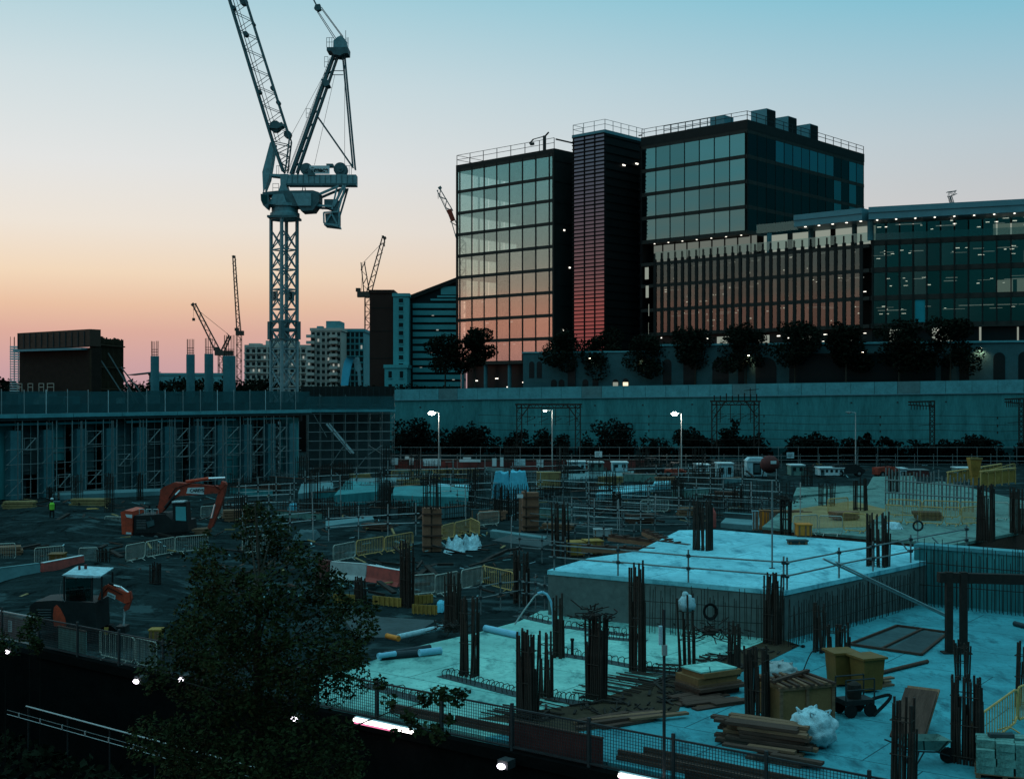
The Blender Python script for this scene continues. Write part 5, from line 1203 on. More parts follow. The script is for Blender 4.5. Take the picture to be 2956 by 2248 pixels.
BL = [(302,1532,368,1534,ZG,'behind the red excavator counterweight','g'),(363,1626,418,1614,ZG,'first in the row below the big excavator','g'),(420,1614,504,1598,ZG,'second in the row below the big excavator','g'),(506,1598,600,1590,ZG,'third in the row, half behind the tree','g'),
 (228,1634,282,1632,ZG,'between the yellow bin and the dark bars','g'),(100,1634,184,1626,ZG,'behind the blue grey concrete block','g'),(-40,1622,45,1618,ZG,'at the left picture edge','g'),(288,1898,388,1922,ZG,'in front of the small digger on the fence line','g'),(392,1922,452,1938,ZG,'beside the big tree on the fence line','g'),(580,1500,640,1496,ZG,'behind the excavator stick','g'),
 (962,1626,1026,1612,ZG,'leftmost of three before the brown form column','g'),(1029,1610,1108,1596,ZG,'middle of three before the brown form column','y'),(1111,1598,1192,1582,ZG,'rightmost of three before the brown form column','y'),(1275,1562,1311,1552,ZG,'right of the brown form column','y'),(1313,1552,1358,1540,ZG,'behind the small white sheet','y'),(1357,1536,1384,1550,ZG,'turned sideways, bright, above the white sheet','y'),
 (1193,1722,1256,1716,ZG,'grey, in front of the pale floor','g'),(1256,1722,1322,1708,ZG,'behind the tall bars, over the blue pipe','g'),(1392,1690,1482,1712,ZG,'yellow, left of the raised slab corner','y'),(1332,1706,1392,1692,ZG,'left of the yellow one by the raised slab','g'),
 (2556,1508,2606,1512,Z3,'first in the front row on the far slab','y'),(2612,1512,2652,1514,Z3,'second in the front row on the far slab','y'),(2656,1514,2722,1518,Z3,'third in the front row on the far slab','y'),(2728,1516,2772,1519,Z3,'fourth in the front row on the far slab','y'),(2776,1518,2822,1514,Z3,'last in the front row on the far slab','y'),
 (2564,1490,2660,1494,Z3,'left one in the back row before the pale wall bars','y'),(2664,1494,2770,1498,Z3,'middle one in the back row before the pale wall bars','y'),(2774,1498,2822,1500,Z3,'right one in the back row before the pale wall bars','y'),
 (2290,1546,2360,1542,Z3,'beside the orange box on the far slab','g'),(2365,1545,2432,1548,Z3,'behind the right rail of the raised slab','g'),(2434,1535,2500,1540,Z3,'at the left of the bars on the far slab','y'),(2390,1490,2448,1484,Z3,'small one on the yellow sand','y'),
 (2868,1500,2912,1502,Z3,'between the two dense bundles at the right','g'),(2914,1502,2956,1504,Z3,'at the right edge behind the dense bundle','g'),(2808,2195,2936,2092,0,'large, before the block pallet at the lower right','y'),(2938,2090,3010,2060,0,'rust coloured, cut off by the right edge','y'),
 (1130,1385,1190,1384,ZG,'far one below the left white sign','y'),(1192,1384,1252,1382,ZG,'far one, second from the left below the white signs','y'),(1254,1382,1320,1381,ZG,'far one, third below the white signs','y'),(1322,1381,1380,1380,ZG,'far one, nearest to the blue sheeting','y'),(2850,1395,2930,1370,Z3,'far one beside the yellow walkway','y'),
 (1380,1520,1440,1515,ZG,'dim one in front of the brown form boards','g'),(1850,1480,1930,1478,ZG,'dim one behind the tube rails','g'),(700,1600,780,1592,ZG,'dim one behind the crown of the big tree','g')]
for x0,y0,x1,y1,z,lab,k in BL: barrier(x0,y0,x1,y1,z,('dull yellow' if k == 'y' else 'grey')+' tube barrier '+lab,k)
# ------------------------------------------------------------------ block barriers
def jersey(x0, y0, x1, y1, z, m, lab, h=.85, stripe=None):
    a = G(x0,y0,z); e = G(x1,y1,z); L_ = (e-a).length; t = thing('traffic_barrier', lab, 'traffic barrier', (a.x,a.y,z), ang(e-a), 'solid traffic barrier blocks')
    prof = [(-.3,0),(-.3,.12),(-.16,.35),(-.10,h),(.10,h),(.16,.35),(.3,.12),(.3,0)]
    b = MB(); n = len(prof); vs = [(0,y,zz) for y,zz in prof]+[(L_,y,zz) for y,zz in prof]
    b.add(vs, [(i,(i+1)%n,n+(i+1)%n,n+i) for i in range(n)]+[tuple(range(n-1,-1,-1)), tuple(range(n,2*n))]); b.build('body', m, t)
    b = MB(); b.box(0,-.11,h+.003,L_,.11,h+.03); b.build('cap', stripe or m, t)
    b = MB(); b.box(L_*.2,-.42,.03,L_*.32,-.302,.10); b.box(L_*.7,-.42,.03,L_*.82,-.302,.10); b.build('fork_slots', 'plant_black', t)
jersey(-120,1712,112,1680,ZG,'concrete','long blue grey concrete block at the left picture edge',1.0)
jersey(122,1676,238,1652,ZG,'plastic_red','red plastic block with white top edge above the small digger',.95,'white_paint')
jersey(957,1672,1060,1680,ZG,'plastic_white','white plastic block in front of the row of barriers',.95)
jersey(1064,1682,1158,1700,ZG,'plastic_red','red plastic block right of the white one',.95,'white_paint')
jersey(925,1664,953,1670,ZG,'dark_red','dark red block at the tree edge left of the white one',.95)
for i, (x0,y0,x1,y1,lab) in enumerate(((962,1738,1024,1742,'left yellow edge board on the ground right of the big tree'),(1076,1744,1158,1752,'middle yellow edge board below the red block'),(1190,1770,1262,1774,'right yellow edge board beside the tall bars'),(1180,1745,1250,1740,'rear yellow edge board beneath the grey barrier'))):
    a = G(x0,y0,ZG); e = G(x1,y1,ZG); L_ = (e-a).length; t = thing('edge_board', lab, 'board', (a.x,a.y,ZG), ang(e-a), 'yellow edge boards on the ground'); b = MB(); b.box(0,-.03,.02,L_,.03,.42); b.build('board', 'form_yellow', t); b = MB()
    for k in range(6): b.box(L_*(k+.5)/6-.03,-.09,.0,L_*(k+.5)/6+.03,-.033,.44)
    b.build('battens', 'form_yellow', t)
b = MB(); b.prism(ccw([G(965,1752,ZG), G(1100,1790,ZG), G(1260,1800,ZG), G(1180,1850,ZG), G(1030,1850,ZG)]), ZG-.1, ZG+.16); tag(b.build('gravel_heap', 'concrete_dark'), 'flat grey gravel bed between the yellow boards and the pale floor', 'gravel', None, 'stuff')
# ------------------------------------------------------------------ rails round the raised slab
CPL = {}
def rails(pts, z, hs, lab, m='galv_dull', r=.035, posts=None, ph=1.25, name='tube_rail'):
    t = thing(name, lab, 'railing', (pts[0].x,pts[0].y,z), 0, 'scaffold tube rails'); o = Vector((pts[0].x,pts[0].y,z))
    q = [Vector((p.x,p.y,z))-o for p in pts]
    for h in hs:
        b = MB()
        for a, e in zip(q, q[1:]):
            d = (e-a).normalized()*.25; b.tube(a-d+Vector((0,.05,h+R.gauss(0,.015))), e+d+Vector((0,.05,h+R.gauss(0,.02))), r, 6)
        b.build('rail', m, t)
    pp = posts if posts is not None else [(p,ph) for p in q]
    for p, h in pp:
        b = MB(); b.tube(p, p+Vector((0,0,h)), r*1.1, 6); c = b.build('post', m, t)
        for hh in hs:
            g = MB(); g.box(-.07,-.08,-.06,.07,.09,.06); CPL['m'] = CPL.get('m') or g.mesh('coupler','dark_steel'); part('coupler', CPL['m'], c, (p.x,p.y,p.z+hh))
    return t
rails([G(1600,1645,Z3),G(1784,1661,Z3),G(1987,1680,Z3),G(2262,1703,Z3)], Z3, (.55,1.05), 'tube rail along the front edge of the raised slab', ph=1.3)
rails([G(2272,1702,Z3),G(2422,1668,Z3),G(2520,1648,Z3),G(2629,1624,Z3),G(2790,1590,Z3)], Z3, (.52,1.04), 'tube rail along the right edge of the raised slab', ph=1.25)
tp = G(2229,1640,Z3); t = thing('scaffold_pole', 'tall single scaffold pole standing on the raised slab near its corner', 'pole', (tp.x,tp.y,Z3)); b = MB(); b.tube((0,0,0),(0,0,ZY(1388,tp.y)-Z3),.04,6); b.build('tube', 'galv_dull', t); b = MB(); b.box(-.12,-.12,0,.12,.12,.02); b.build('base_plate', 'dark_steel', t)
RL = [((1580,1560),(1830,1590),(.5,1.0),'left of the raised slab, nearest'),((1700,1545),(1985,1545),(.5,1.0),'behind the rear left edge of the raised slab'),((1610,1500),(1990,1520),(.5,1.0),'long run across the middle, lower'),((1500,1530),(1800,1550),(.5,1.0),'over the dark square pad'),((1600,1480),(2200,1500),(.6,1.1),'long run across the middle, upper'),
      ((2270,1560),(2790,1600),(.5,1.0),'in front of the far right slab'),((860,1500),(1190,1490),(.5,1.0),'left middle behind the barriers'),((1500,1620),(1700,1640),(.6,1.1),'low run before the left corner of the raised slab'),((2100,1490),(2500,1500),(.5,1.1),'behind the raised slab near the orange box'),((1320,1470),(1480,1490),(.5,1.0),'under the blue sheeting'),((1520,1760),(1600,1775),(.5,1.0),'short run by the grey hose'),((1700,1445),(1960,1440),(.5,1.0),'far run across the centre'),((1030,1420),(1240,1412),(.6,1.1),'far run left of the brown form column'),((1330,1780),(1500,1752),(.5,1.0),'run behind the pale floor, under yellow barrier')]
for (a, e, hs, lab) in RL:
    p = G(*a,ZG); q = G(*e,ZG); n = max(3,int((q-p).length/2.6)); rails([p.lerp(q,i/n)+Vector((0,R.gauss(0,.1),0)) for i in range(n+1)], ZG, [h+.25 for h in hs], 'scaffold tube rail '+lab, r=.03, ph=1.7)
for i, (x0,y0,x1,y1,lab) in enumerate(((1760,1560,1990,1590,'lower'),(1680,1592,1890,1600,'front'),(1860,1545,1940,1580,'rear'))):
    a = G(x0,y0,Z3-.3); e = G(x1,y1,Z3-.3); t = thing('formwork_beam', 'dark timber form beam on the left edge of the raised slab, the %s one' % lab, 'beam', (a.x,a.y,Z3-.3), ang(e-a), 'form beams'); b = MB(); L_ = (e-a).length; b.box(0,-.1,.2,L_,.1,.34); b.build('top_board', 'timber_dark', t); b = MB(); b.box(0,-.16,.0,L_,.16,.19); b.build('web', 'timber', t)
    b = MB(); k = .3
    while k < L_: b.box(k,-.22,.34,k+.1,.22,.40); k += .9
    b.build('cleats', 'timber_dark', t)
for i, (x0,y0,x1,y1,lab) in enumerate(((1560,1430,1760,1440,'behind the brown form boards'),(1700,1475,1960,1490,'between the centre wall bars'),(1960,1420,2240,1430,'below the pale kiosk'),(2010,1455,2250,1470,'behind the raised slab, farther'),(690,1450,850,1440,'right of the excavator stick'),(640,1490,840,1478,'behind the crown top of the big tree'),(700,1560,900,1540,'right of the big tree top, lower'),(950,1560,1200,1545,'behind the three barriers'),(1420,1440,1560,1436,'just under the blue sheeting'),(1240,1448,1420,1440,'behind the low teal walls'),(880,1420,1100,1405,'below the scaffold stair'),(1120,1395,1400,1390,'below the white boards'),(1480,1385,1700,1378,'before the far hoarding'),(1800,1392,2080,1388,'below the central lit lamp'),(1650,1520,1850,1535,'over the yellow form boxes'))):
    p = G(x0,y0,ZG); q = G(x1,y1,ZG); n = max(3,int((q-p).length/3.2)); rails([p.lerp(q,i_/n)+Vector((0,R.gauss(0,.15),0)) for i_ in range(n+1)], ZG, (.9,1.5), 'thin scaffold rail '+lab, r=.032, ph=R.uniform(1.9,2.6), m='galv')
for i, (px, yb, yt, lab) in enumerate(((1790,1545,1440,'left of the raised slab'),(1890,1540,1425,'by the rear left corner of the raised slab'),(2170,1500,1390,'behind the raised slab'),(1700,1600,1480,'among the yellow boxes'),(905,1560,1420,'right of the big tree top'),(985,1500,1370,'below the scaffold stair'),(1345,1520,1400,'right of the brown column form'),(2310,1500,1392,'on the yellow sand edge'),(1475,1600,1490,'left of the brown post'))):
    z = Z3 if px == 2310 else ZG; p = G(px,yb,z); t = thing('scaffold_pole', 'lone thin scaffold pole standing '+lab, 'pole', p, 0, 'lone scaffold poles'); h = ZY(yt,p.y)-z; b = MB(); b.tube((0,0,0),(R.gauss(0,.05),0,h),.035,6); b.build('tube', 'galv', t); b = MB(); b.box(-.12,-.12,0,.12,.12,.02); b.build('base_plate', 'dark_steel', t)
# right wall face and the steel props before it
a = G(2660,1744,0); e = G(3000,1780,0); L_ = (e-a).length; t = thing('concrete_wall', 'smooth teal concrete wall at the right edge under the far slab', 'wall', (a.x,a.y,0), ang(e-a)); b = MB(); b.box(-.5,.45,0,L_,.9,2.45); b.build('face', 'wall_concrete', t); b = MB(); b.box(-.5,.40,2.453,L_,1.2,2.62); b.build('coping', 'wall_panel', t)
p = G(2757,1884,0); t = thing('steel_prop', 'pair of thick dark posts carrying a beam to the right edge', 'prop', (p.x,p.y,0), -.05)
for x in (-.22,.30):
    b = MB(); b.beam((x,0,0),(x,0,2.95),.24,.24); b.beam((x,0,0),(x,0,.04),.5,.5); b.build('post', 'rebar_dark', t)
b = MB(); b.beam((-.6,0,2.75),(6.5,.8,2.5),.3,.36); b.build('beam', 'rebar_dark', t)
p = G(2744,1792,0); a = Vector((p.x,p.y,.1)); e = A(2376,1612,47.0); t = thing('tube', 'long pale scaffold tube leaning across the slab edge down to the floor', 'tube', a); b = MB(); b.tube((0,0,0), e-a, .04, 6); b.build('tube', 'galv', t); b = MB(); d = (e-a); b.tube(Vector((.06,0,.05)), d*.93+Vector((.1,0,.05)), .035, 6); b.build('second_tube', 'galv', t)
# inclined bars at the far right slab corner
for i, (x0,y0,x1,y1,d,lab) in enumerate(((2640,1620,2600,1560,60,'left'),(2700,1612,2640,1560,60,'middle'),(2740,1600,2690,1550,60,'right'))):
    a = A(x0,y0,d); e = A(x1,y1,d); t = thing('tube', 'slanting scaffold brace by the corner of the far slab, %s one' % lab, 'tube', a, 0, 'slanting braces'); b = MB(); b.tube((0,0,0), e-a, .04, 6); b.build('tube', 'galv_dull', t); b = MB(); c = (e-a)*.5; b.box(c.x-.08,c.y-.08,c.z-.08,c.x+.08,c.y+.08,c.z+.08); b.build('coupler', 'dark_steel', t)
# life ring on the far slab rail
p = A(2650,1517,59); t = thing('life_ring', 'dark round ring hanging on the rail of the far slab', 'ring', p); b = MB(); n = 20; pts = [Vector((math.cos(i*6.2832/n)*.22,0,math.sin(i*6.2832/n)*.22)) for i in range(n+1)]; b.path(pts, .05, 6); b.build('ring', 'plant_black', t); b = MB(); b.tube((0,.05,-1.2),(0,.05,.5),.03,6); b.build('stake', 'galv_dull', t)
p = A(2050,1764,44.5); t = thing('cable_coil', 'dark coil of cable hanging on the wall bars before the raised slab', 'coil', p)
b = MB()
for k in range(3): b.path([Vector((math.cos(i*6.2832/n)*(.20+.02*k),-.03*k,math.sin(i*6.2832/n)*(.24+.02*k))) for i in range(n+1)], .035, 6)
b.build('coil', 'rubber', t); b = MB(); b.tube((0,.02,.22),(0,.02,.5),.02,5); b.build('hook', 'rebar', t)
# ================================================================== diggers
def plane_kit(px0, yb, d):
    k = d/F
    def P(px, py, y=0.0): return Vector(((px-px0)*k, y, (yb-py)*k))
    return P
# ---- big red excavator
Y1 = 1548; D1 = F*(CH-ZG)/(Y1-HY); p = G(480,Y1,ZG); E = thing('excavator', 'large red excavator with raised arm and white name board beyond the left barriers', 'excavator', p)
P = plane_kit(480, Y1, D1); q = lambda cx, cy, y=0: P(.3274*cx, 1300+.3274*cy, y)
for y in (-1.25, .75):
    b = MB(); pts = [q(1190,745,y),q(1225,775,y),q(1720,775,y),q(1760,745,y),q(1730,715,y),q(1215,715,y)]; b.plate(pts, (0,.55,0)); c = b.build('track', 'rubber', E); g = MB()
    for i in range(22):
        f = i/21; a = q(1215,712,y).lerp(q(1735,712,y), f); g.box(a.x-.06,y-.02,a.z,a.x+.06,y+.57,a.z+.05)
    g.build('track_shoes', 'plant_black', c)
b = MB(); b.plate([q(1225,560,-1.2),q(1500,545,-1.2),q(1560,600,-1.2),q(1690,610,-1.2),q(1700,700,-1.2),q(1225,712,-1.2)], (0,2.4,0)); b.build('upper_body', 'plant_black', E)
b = MB(); b.plate([q(1118,525,-1.35),q(1150,512,-1.35),q(1222,520,-1.35),q(1215,735,-1.35),q(1130,745,-1.35)], (0,2.7,0)); cw = b.build('counterweight', 'plant_red', E)
b = MB(); b.plate([q(1158,545,-1.37),q(1218,548,-1.37),q(1216,578,-1.37),q(1170,570,-1.37)], (0,.012,0)); b.plate([q(1165,700,-1.37),q(1210,702,-1.37),q(1210,718,-1.37),q(1165,716,-1.37)], (0,.012,0)); b.build('white_label', 'white_paint', cw)
b = MB(); b.plate([q(1560,450,-1.15),q(1600,438,-1.15),q(1680,445,-1.15),q(1692,610,-1.15),q(1565,610,-1.15)], (0,1.0,0)); cb = b.build('cab', 'plant_black', E)
b = MB(); b.plate([q(1588,480,-1.18),q(1675,482,-1.18),q(1680,605,-1.18),q(1590,600,-1.18)], (0,.02,0)); b.build('cab_window', 'render_teal', cb)
b = MB(); b.plate([q(1555,436,-1.2),q(1660,434,-1.2),q(1660,444,-1.2),q(1555,448,-1.2)], (0,1.1,0)); b.build('cab_roof', 'white_paint', cb)
b = MB(); b.plate([q(1385,560,-.35),q(1420,430,-.35),q(1425,340,-.35),q(1460,315,-.35),q(1545,278,-.35),q(1700,290,-.35),q(1930,312,-.35),q(1975,280,-.35),q(1995,300,-.35),q(1930,372,-.35),q(1870,378,-.35),q(1580,398,-.35),q(1520,440,-.35),q(1440,540,-.35)], (0,.7,0)); bo = b.build('boom', 'plant_red_dull', E)
b = MB(); b.plate([q(1668,325,-.375),q(1812,320,-.375),q(1808,382,-.375),q(1655,374,-.375)], (0,.02,0)); sg = b.build('name_board', 'white_paint', bo)
c = q(1748,350,-.385); text_mesh('lettering', 'CAREYS', .30, 'letter', sg, c, (math.pi/2,0,0), .006, .9, .008)
b = MB(); b.plate([q(1960,268,-.3),q(1992,278,-.3),q(2002,300,-.3),q(1965,450,-.3),q(1880,670,-.3),q(1850,690,-.3),q(1838,670,-.3),q(1895,500,-.3),q(1935,360,-.3)], (0,.55,0)); st = b.build('stick', 'plant_red_dull', E)
b = MB(); b.tube(q(1640,275,0),q(1840,246,0),.11,8); cy = b.build('boom_cylinder', 'plant_red', E); b = MB(); b.tube(q(1840,246,0),q(1985,240,0),.07,8); b.build('piston', 'chrome', cy)
b = MB(); b.tube(q(1905,470,-.35),q(1875,590,-.35),.06,8); b.build('bucket_cylinder', 'chrome', E)
b = MB(); b.plate([q(1705,690,-.6),q(1850,680,-.6),q(1850,720,-.6),q(1800,748,-.6),q(1730,735,-.6)], (0,1.2,0)); bk = b.build('bucket', 'timber', E); b = MB()
for k in range(5): a = q(1712,700,-.55+.26*k); b.box(a.x-.22,a.y-.05,a.z-.08,a.x,a.y+.05,a.z+.02)
b.build('teeth', 'dark_steel', bk)
b = MB(); b.path([q(1395,470,.2),q(1412,350,.2),q(1470,310,.2),q(1600,300,.38)], .03, 5); b.build('hose', 'rubber', E)
b = MB(); b.plate([q(1335,610,-1.25),q(1400,595,-1.25),q(1408,640,-1.25),q(1350,662,-1.25)], (0,.03,0)); b.tube(q(1380,600,-1.25),q(1375,570,-1.25),.03,5); b.build('green_placard', 'net', E)
for x0 in (1270,1330,1390):
    b = MB(); b.path([q(x0,545,-1.1),q(x0,505,-1.1),q(x0+45,505,-1.1),q(x0+45,545,-1.1)], .025, 5); b.build('grab_rail', 'galv', E)
for k in range(6):
    b = MB(); a = q(1250,600+14*k,-1.215); e_ = q(1330,600+14*k,-1.215); b.beam(a, e_, .03); b.build('grille_bar', 'galv_dull', E)
b = MB(); b.path([q(1500,420,-.4),q(1560,330,-.42),q(1700,282,-.42),q(1900,300,-.42),q(1950,340,-.36)], .03, 5); b.build('hose', 'rubber', E)
b = MB(); b.tube(q(1470,500,-.5),q(1560,385,-.42),.09,8); c = b.build('lift_cylinder', 'plant_black', E); b = MB(); b.tube(q(1560,385,-.42),q(1600,345,-.40),.055,8); b.build('piston', 'chrome', c)
b = MB(); b.tube(q(1300,545,.5),q(1300,490,.5),.06,8); b.build('exhaust', 'rubber', E)
for x in (1300,1420,1540,1660):
    b = MB(); b.tube(q(x,748,-1.3),q(x,748,-1.255),.16,10); b.build('track_roller', 'galv_dull', E)
# ---- small digger in front
Y2 = 1843; D2 = F*(CH-ZG)/(Y2-HY); p = G(240,Y2,ZG); E = thing('mini_excavator', 'small black and red digger with pale cab roof behind the fence', 'excavator', p)
P = plane_kit(240, Y2, D2); q = lambda cx, cy, y=0: P(.3274*cx, 1300+.3274*cy, y)
for y in (-.8, .5):
    b = MB(); b.plate([q(520,1600,y),q(560,1655,y),q(950,1655,y),q(990,1600,y),q(940,1560,y),q(560,1560,y)], (0,.35,0)); b.build('track', 'rubber', E)
b = MB(); b.plate([q(330,1340,-.85),q(380,1300,-.85),q(540,1290,-.85),q(620,1295,-.85),q(900,1310,-.85),q(910,1555,-.85),q(380,1555,-.85),q(335,1480,-.85)], (0,1.7,0)); b.build('engine_body', 'plant_black', E)
b = MB(); b.plate([q(548,1345,-.9),q(568,1328,-.9),q(600,1360,-.9),q(640,1440,-.9),q(652,1500,-.9),q(645,1528,-.9),q(545,1510,-.9),q(538,1420,-.9)], (0,.12,0)); b.build('rear_fin', 'plant_red', E)
for (x, y) in ((628,-.8),(628,.55),(870,-.8),(955,-.8),(955,.55)):
    b = MB(); b.tube(q(x,1300,y),q(x,1085,y),.04,6); b.build('cab_post', 'plant_black', E)
b = MB(); b.plate([q(615,1070,-.9),q(640,1062,-.9),q(955,1078,-.9),q(950,1092,-.9),q(740,1092,-.9)], (0,1.6,.12)); b.build('cab_roof', 'sheet_white', E)
b = MB(); b.plate([q(640,1095,-.78),q(865,1098,-.78),q(865,1300,-.78),q(640,1300,-.78)], (0,.02,0)); b.build('cab_window', 'cab_glass', E)
b = MB(); b.plate([q(650,1190,-.4),q(720,1190,-.4),q(745,1300,-.4),q(640,1300,-.4)], (0,.6,0)); b.build('seat', 'net', E)
b = MB(); b.plate([q(860,1335,-.13),q(895,1235,-.13),q(925,1190,-.13),q(960,1175,-.13),q(1100,1240,-.13),q(1150,1250,-.13),q(1155,1330,-.13),q(1110,1345,-.13),q(965,1265,-.13),q(930,1280,-.13)], (0,.26,0)); bo = b.build('boom', 'plant_red', E)
b = MB(); b.plate([q(962,1240,-.15),q(1030,1272,-.15),q(1025,1308,-.15),q(952,1272,-.15)], (0,.015,0)); sg = b.build('name_board', 'white_paint', bo); text_mesh('lettering', 'CAREYS', .085, 'letter', sg, q(991,1275,-.156), (math.pi/2,math.radians(26),0), .003, .9)
b = MB(); b.plate([q(1115,1250,-.1),q(1155,1240,-.1),q(1168,1300,-.1),q(1135,1400,-.1),q(1105,1415,-.1),q(1095,1380,-.1),q(1125,1330,-.1)], (0,.2,0)); b.build('stick', 'plant_red_dull', E)
b = MB(); b.tube(q(965,1170,0),q(1060,1200,0),.06,8); cy = b.build('boom_cylinder', 'plant_black', E); b = MB(); b.tube(q(1060,1200,0),q(1135,1255,0),.04,8); b.tube(q(1010,1183,-.08),q(1062,1198,-.08),.035,6); b.build('piston', 'chrome', cy)
b = MB(); b.tube(q(1100,1400,0),q(1088,1560,0),.045,8); b.build('arm_rod', 'chrome', E)
b = MB(); b.plate([q(1040,1540,-.3),q(1120,1540,-.3),q(1125,1600,-.3),q(1070,1620,-.3)], (0,.6,0)); b.build('bucket', 'plant_black', E)
b = MB(); b.tube(q(700,1060,0),q(700,1015,0),.05,6); b.build('beacon', 'dark_red', E); b = MB(); b.tube(q(740,1060,.2),q(740,1010,.2),.06,6); b.build('beacon', 'dark_red', E)
b = MB(); b.plate([q(985,1520,-.95),q(1022,1520,-.95),q(1010,1585,-.95),q(985,1580,-.95)], (0,.05,0)); b.build('yellow_flap', 'form_yellow', E)
b = MB(); b.path([q(900,1330,-.16),q(930,1240,-.17),q(965,1200,-.17),q(1090,1262,-.17)], .018, 5); b.build('hose', 'rubber', E)
for k in range(5):
    b = MB(); b.beam(q(400,1370+22*k,-.865), q(520,1370+22*k,-.865), .02); b.build('grille_bar', 'galv_dull', E)
b = MB(); b.path([q(640,1300,-.92),q(600,1230,-.92),q(612,1120,-.92)], .014, 5); b.build('grab_rail', 'galv_dull', E)
# ================================================================== fence along the cutting
t = thing('mesh_fence', 'long dark wire mesh fence running along the edge of the railway cutting', 'fence', SO, ang(SU))
PL = 2.45; H_ = 1.06; b = MB()
for i in range(1,30): b.beam((PL*i/30,0,.04),(PL*i/30,0,H_-.02),.012)
for k in range(1,13): b.beam((0,.008,H_*k/13),(PL,.008,H_*k/13),.009)
me = b.mesh('mesh_panel','dark_steel'); b = MB()
for z in (.04,H_): b.beam((0,0,z),(PL,0,z),.045)
mf = b.mesh('rail','dark_steel'); mp = MB().beam((0,0,-.4),(0,0,H_+.14),.075).mesh('post','dark_steel')
for k in range(-9,7):
    for nm, m in (('mesh_panel',me),('rail',mf),('post',mp)): part(nm, m, t, (k*PL,0,0))
b = MB(); b.box(-9*PL,-.16,-.35,7*PL,.16,-.06); b.build('kerb', 'soot_brick', t)
rb = thing('mesh_fence', 'paler wire mesh fence panels at the left edge beside the big tree', 'fence', SO+SU*(-9*PL), ang(SU)); me2 = me.copy(); me2.materials.clear(); me2.materials.append(MATS['galv_dull']); mf2 = mf.copy(); mf2.materials.clear(); mf2.materials.append(MATS['galv'])
for k in range(0,6):
    part('mesh_panel', me2, rb, (-(k+1)*PL,0,0)); part('rail', mf2, rb, (-(k+1)*PL,0,0)); part('post', mp, rb, (-(k+1)*PL,0,0))
def on_fence(px):                                         # position along the fence for a picture column
    return on_line(SO, SU, px)
def board(px0, px1, z0, z1, m, lab, off=.22, nm='hoarding_board', extra=None):
    s0_, s1_ = on_fence(px0), on_fence(px1); p = SO+SU*s0_+SV*off; t = thing(nm, lab, 'board', (p.x,p.y,z0), ang(SU)); L_ = s1_-s0_
    b = MB(); b.box(0,-.02,0,L_,.02,z1-z0); b.build('panel', m, t); b = MB(); b.box(0,-.04,z1-z0+.003,L_,.04,z1-z0+.05); b.build('top_rail', 'timber_dark', t)
    if extra: extra(t, L_)
    return t
def notice(t, L_):
    b = MB(); b.box(L_*.45,-.03,.32,L_*.45+.28,-.023,.75); n = b.build('notice', 'white_paint', t); b = MB()
    for k in range(5): b.box(L_*.45+.05,-.036,.38+.07*k,L_*.45+.05+.18*R.uniform(.5,1),-.0305,.41+.07*k)
    b.build('print_lines', 'letter', n)
board(-40,72,-.05,.82,'dark_red','dark red board with a white notice behind the fence at far left', extra=notice)
board(1450,1722,-.1,.62,'dark_red','dark red hoarding board low behind the mesh fence near the pale floor', off=.30)
board(1960,2140,-.1,.25,'timber_dark','low dark board behind the mesh fence right of the lamp pole', off=.30)
board(150,232,.0,.80,'slab_wet','pale sheet behind the wire mesh left of the small digger', off=.25)
# ledger beams lying behind the fence
for i, (x0,x1,off,lab) in enumerate(((1730,2560,.9,'nearest to the mesh fence'),(1770,2480,1.5,'second from the mesh fence'),(1250,1480,1.0,'at the front corner of the pale floor'),(1070,1240,.9,'left, by the hoops along the fence'))):
    s0_, s1_ = on_fence(x0), on_fence(x1); p = SO+SU*s0_+SV*off; t = thing('timber_beam', 'long dark timber beam on the floor '+lab, 'beam', (p.x,p.y,.004), ang(SU), 'long beams behind the fence'); b = MB(); L_ = s1_-s0_; b.box(0,-.11,0,L_,.11,.10); b.build('flange', 'timber_dark', t); b = MB(); b.box(0,-.04,.10,L_,.04,.24); b.build('web', 'timber_dark', t)
# lamps on the cutting wall
def cut_lamp(px, py, lab, w_=.26):
    s_ = on_fence(px); p = SO+SU*s_-SV*.75; z = ZY(py,p.y); t = thing('bulkhead_lamp', lab, 'lamp', (p.x,p.y,z), ang(SU), 'lamps along the cutting wall'); b = MB(); b.box(-w_/2-.04,.06,-.08,w_/2+.04,.40,.14); b.build('housing', 'dark_steel', t)
    b = MB(); b.blob((0,0,0),w_/2,.07,.075,3,.1,10,6,False); b.build('lens', 'lamp_cold', t)
cut_lamp(73,1880,'small white lamp on the black wall at far left'); cut_lamp(446,1966,'small white lamp on the black wall left of the big tree trunk'); cut_lamp(902,2075,'small white lamp on the black wall right of the big tree trunk'); cut_lamp(1496,2211,'small white lamp on the black wall near the bottom centre'); cut_lamp(575,1962,'small white lamp half hidden by the big tree crown',.2)
def tube_lamp(x0, y0, x1, y1, lab):
    a = SO+SU*on_fence(x0)-SV*.78; e = SO+SU*on_fence(x1)-SV*.78; z = ZY((y0+y1)/2,(a.y+e.y)/2); t = thing('tube_lamp', lab, 'lamp', (a.x,a.y,z), ang(SU), 'tube lamps along the cutting wall'); L_ = (e-a).length
    b = MB(); b.tube((0,0,0),(L_,0,0),.048,8); b.build('tube', 'tube', t); b = MB(); b.box(-.05,.06,-.05,L_+.05,.16,.07); b.build('housing', 'white_paint', t); b = MB(); b.tube((.02,-.01,-.075),(L_*.74,-.01,-.075),.024,6); b.build('lower_glow', 'tube_pink', t)
tube_lamp(1077,2078,1243,2110,'long glowing tube lamp under the mesh fence right of the big tree'); tube_lamp(1835,2232,2010,2280,'long glowing tube lamp at the bottom edge under the mesh fence')
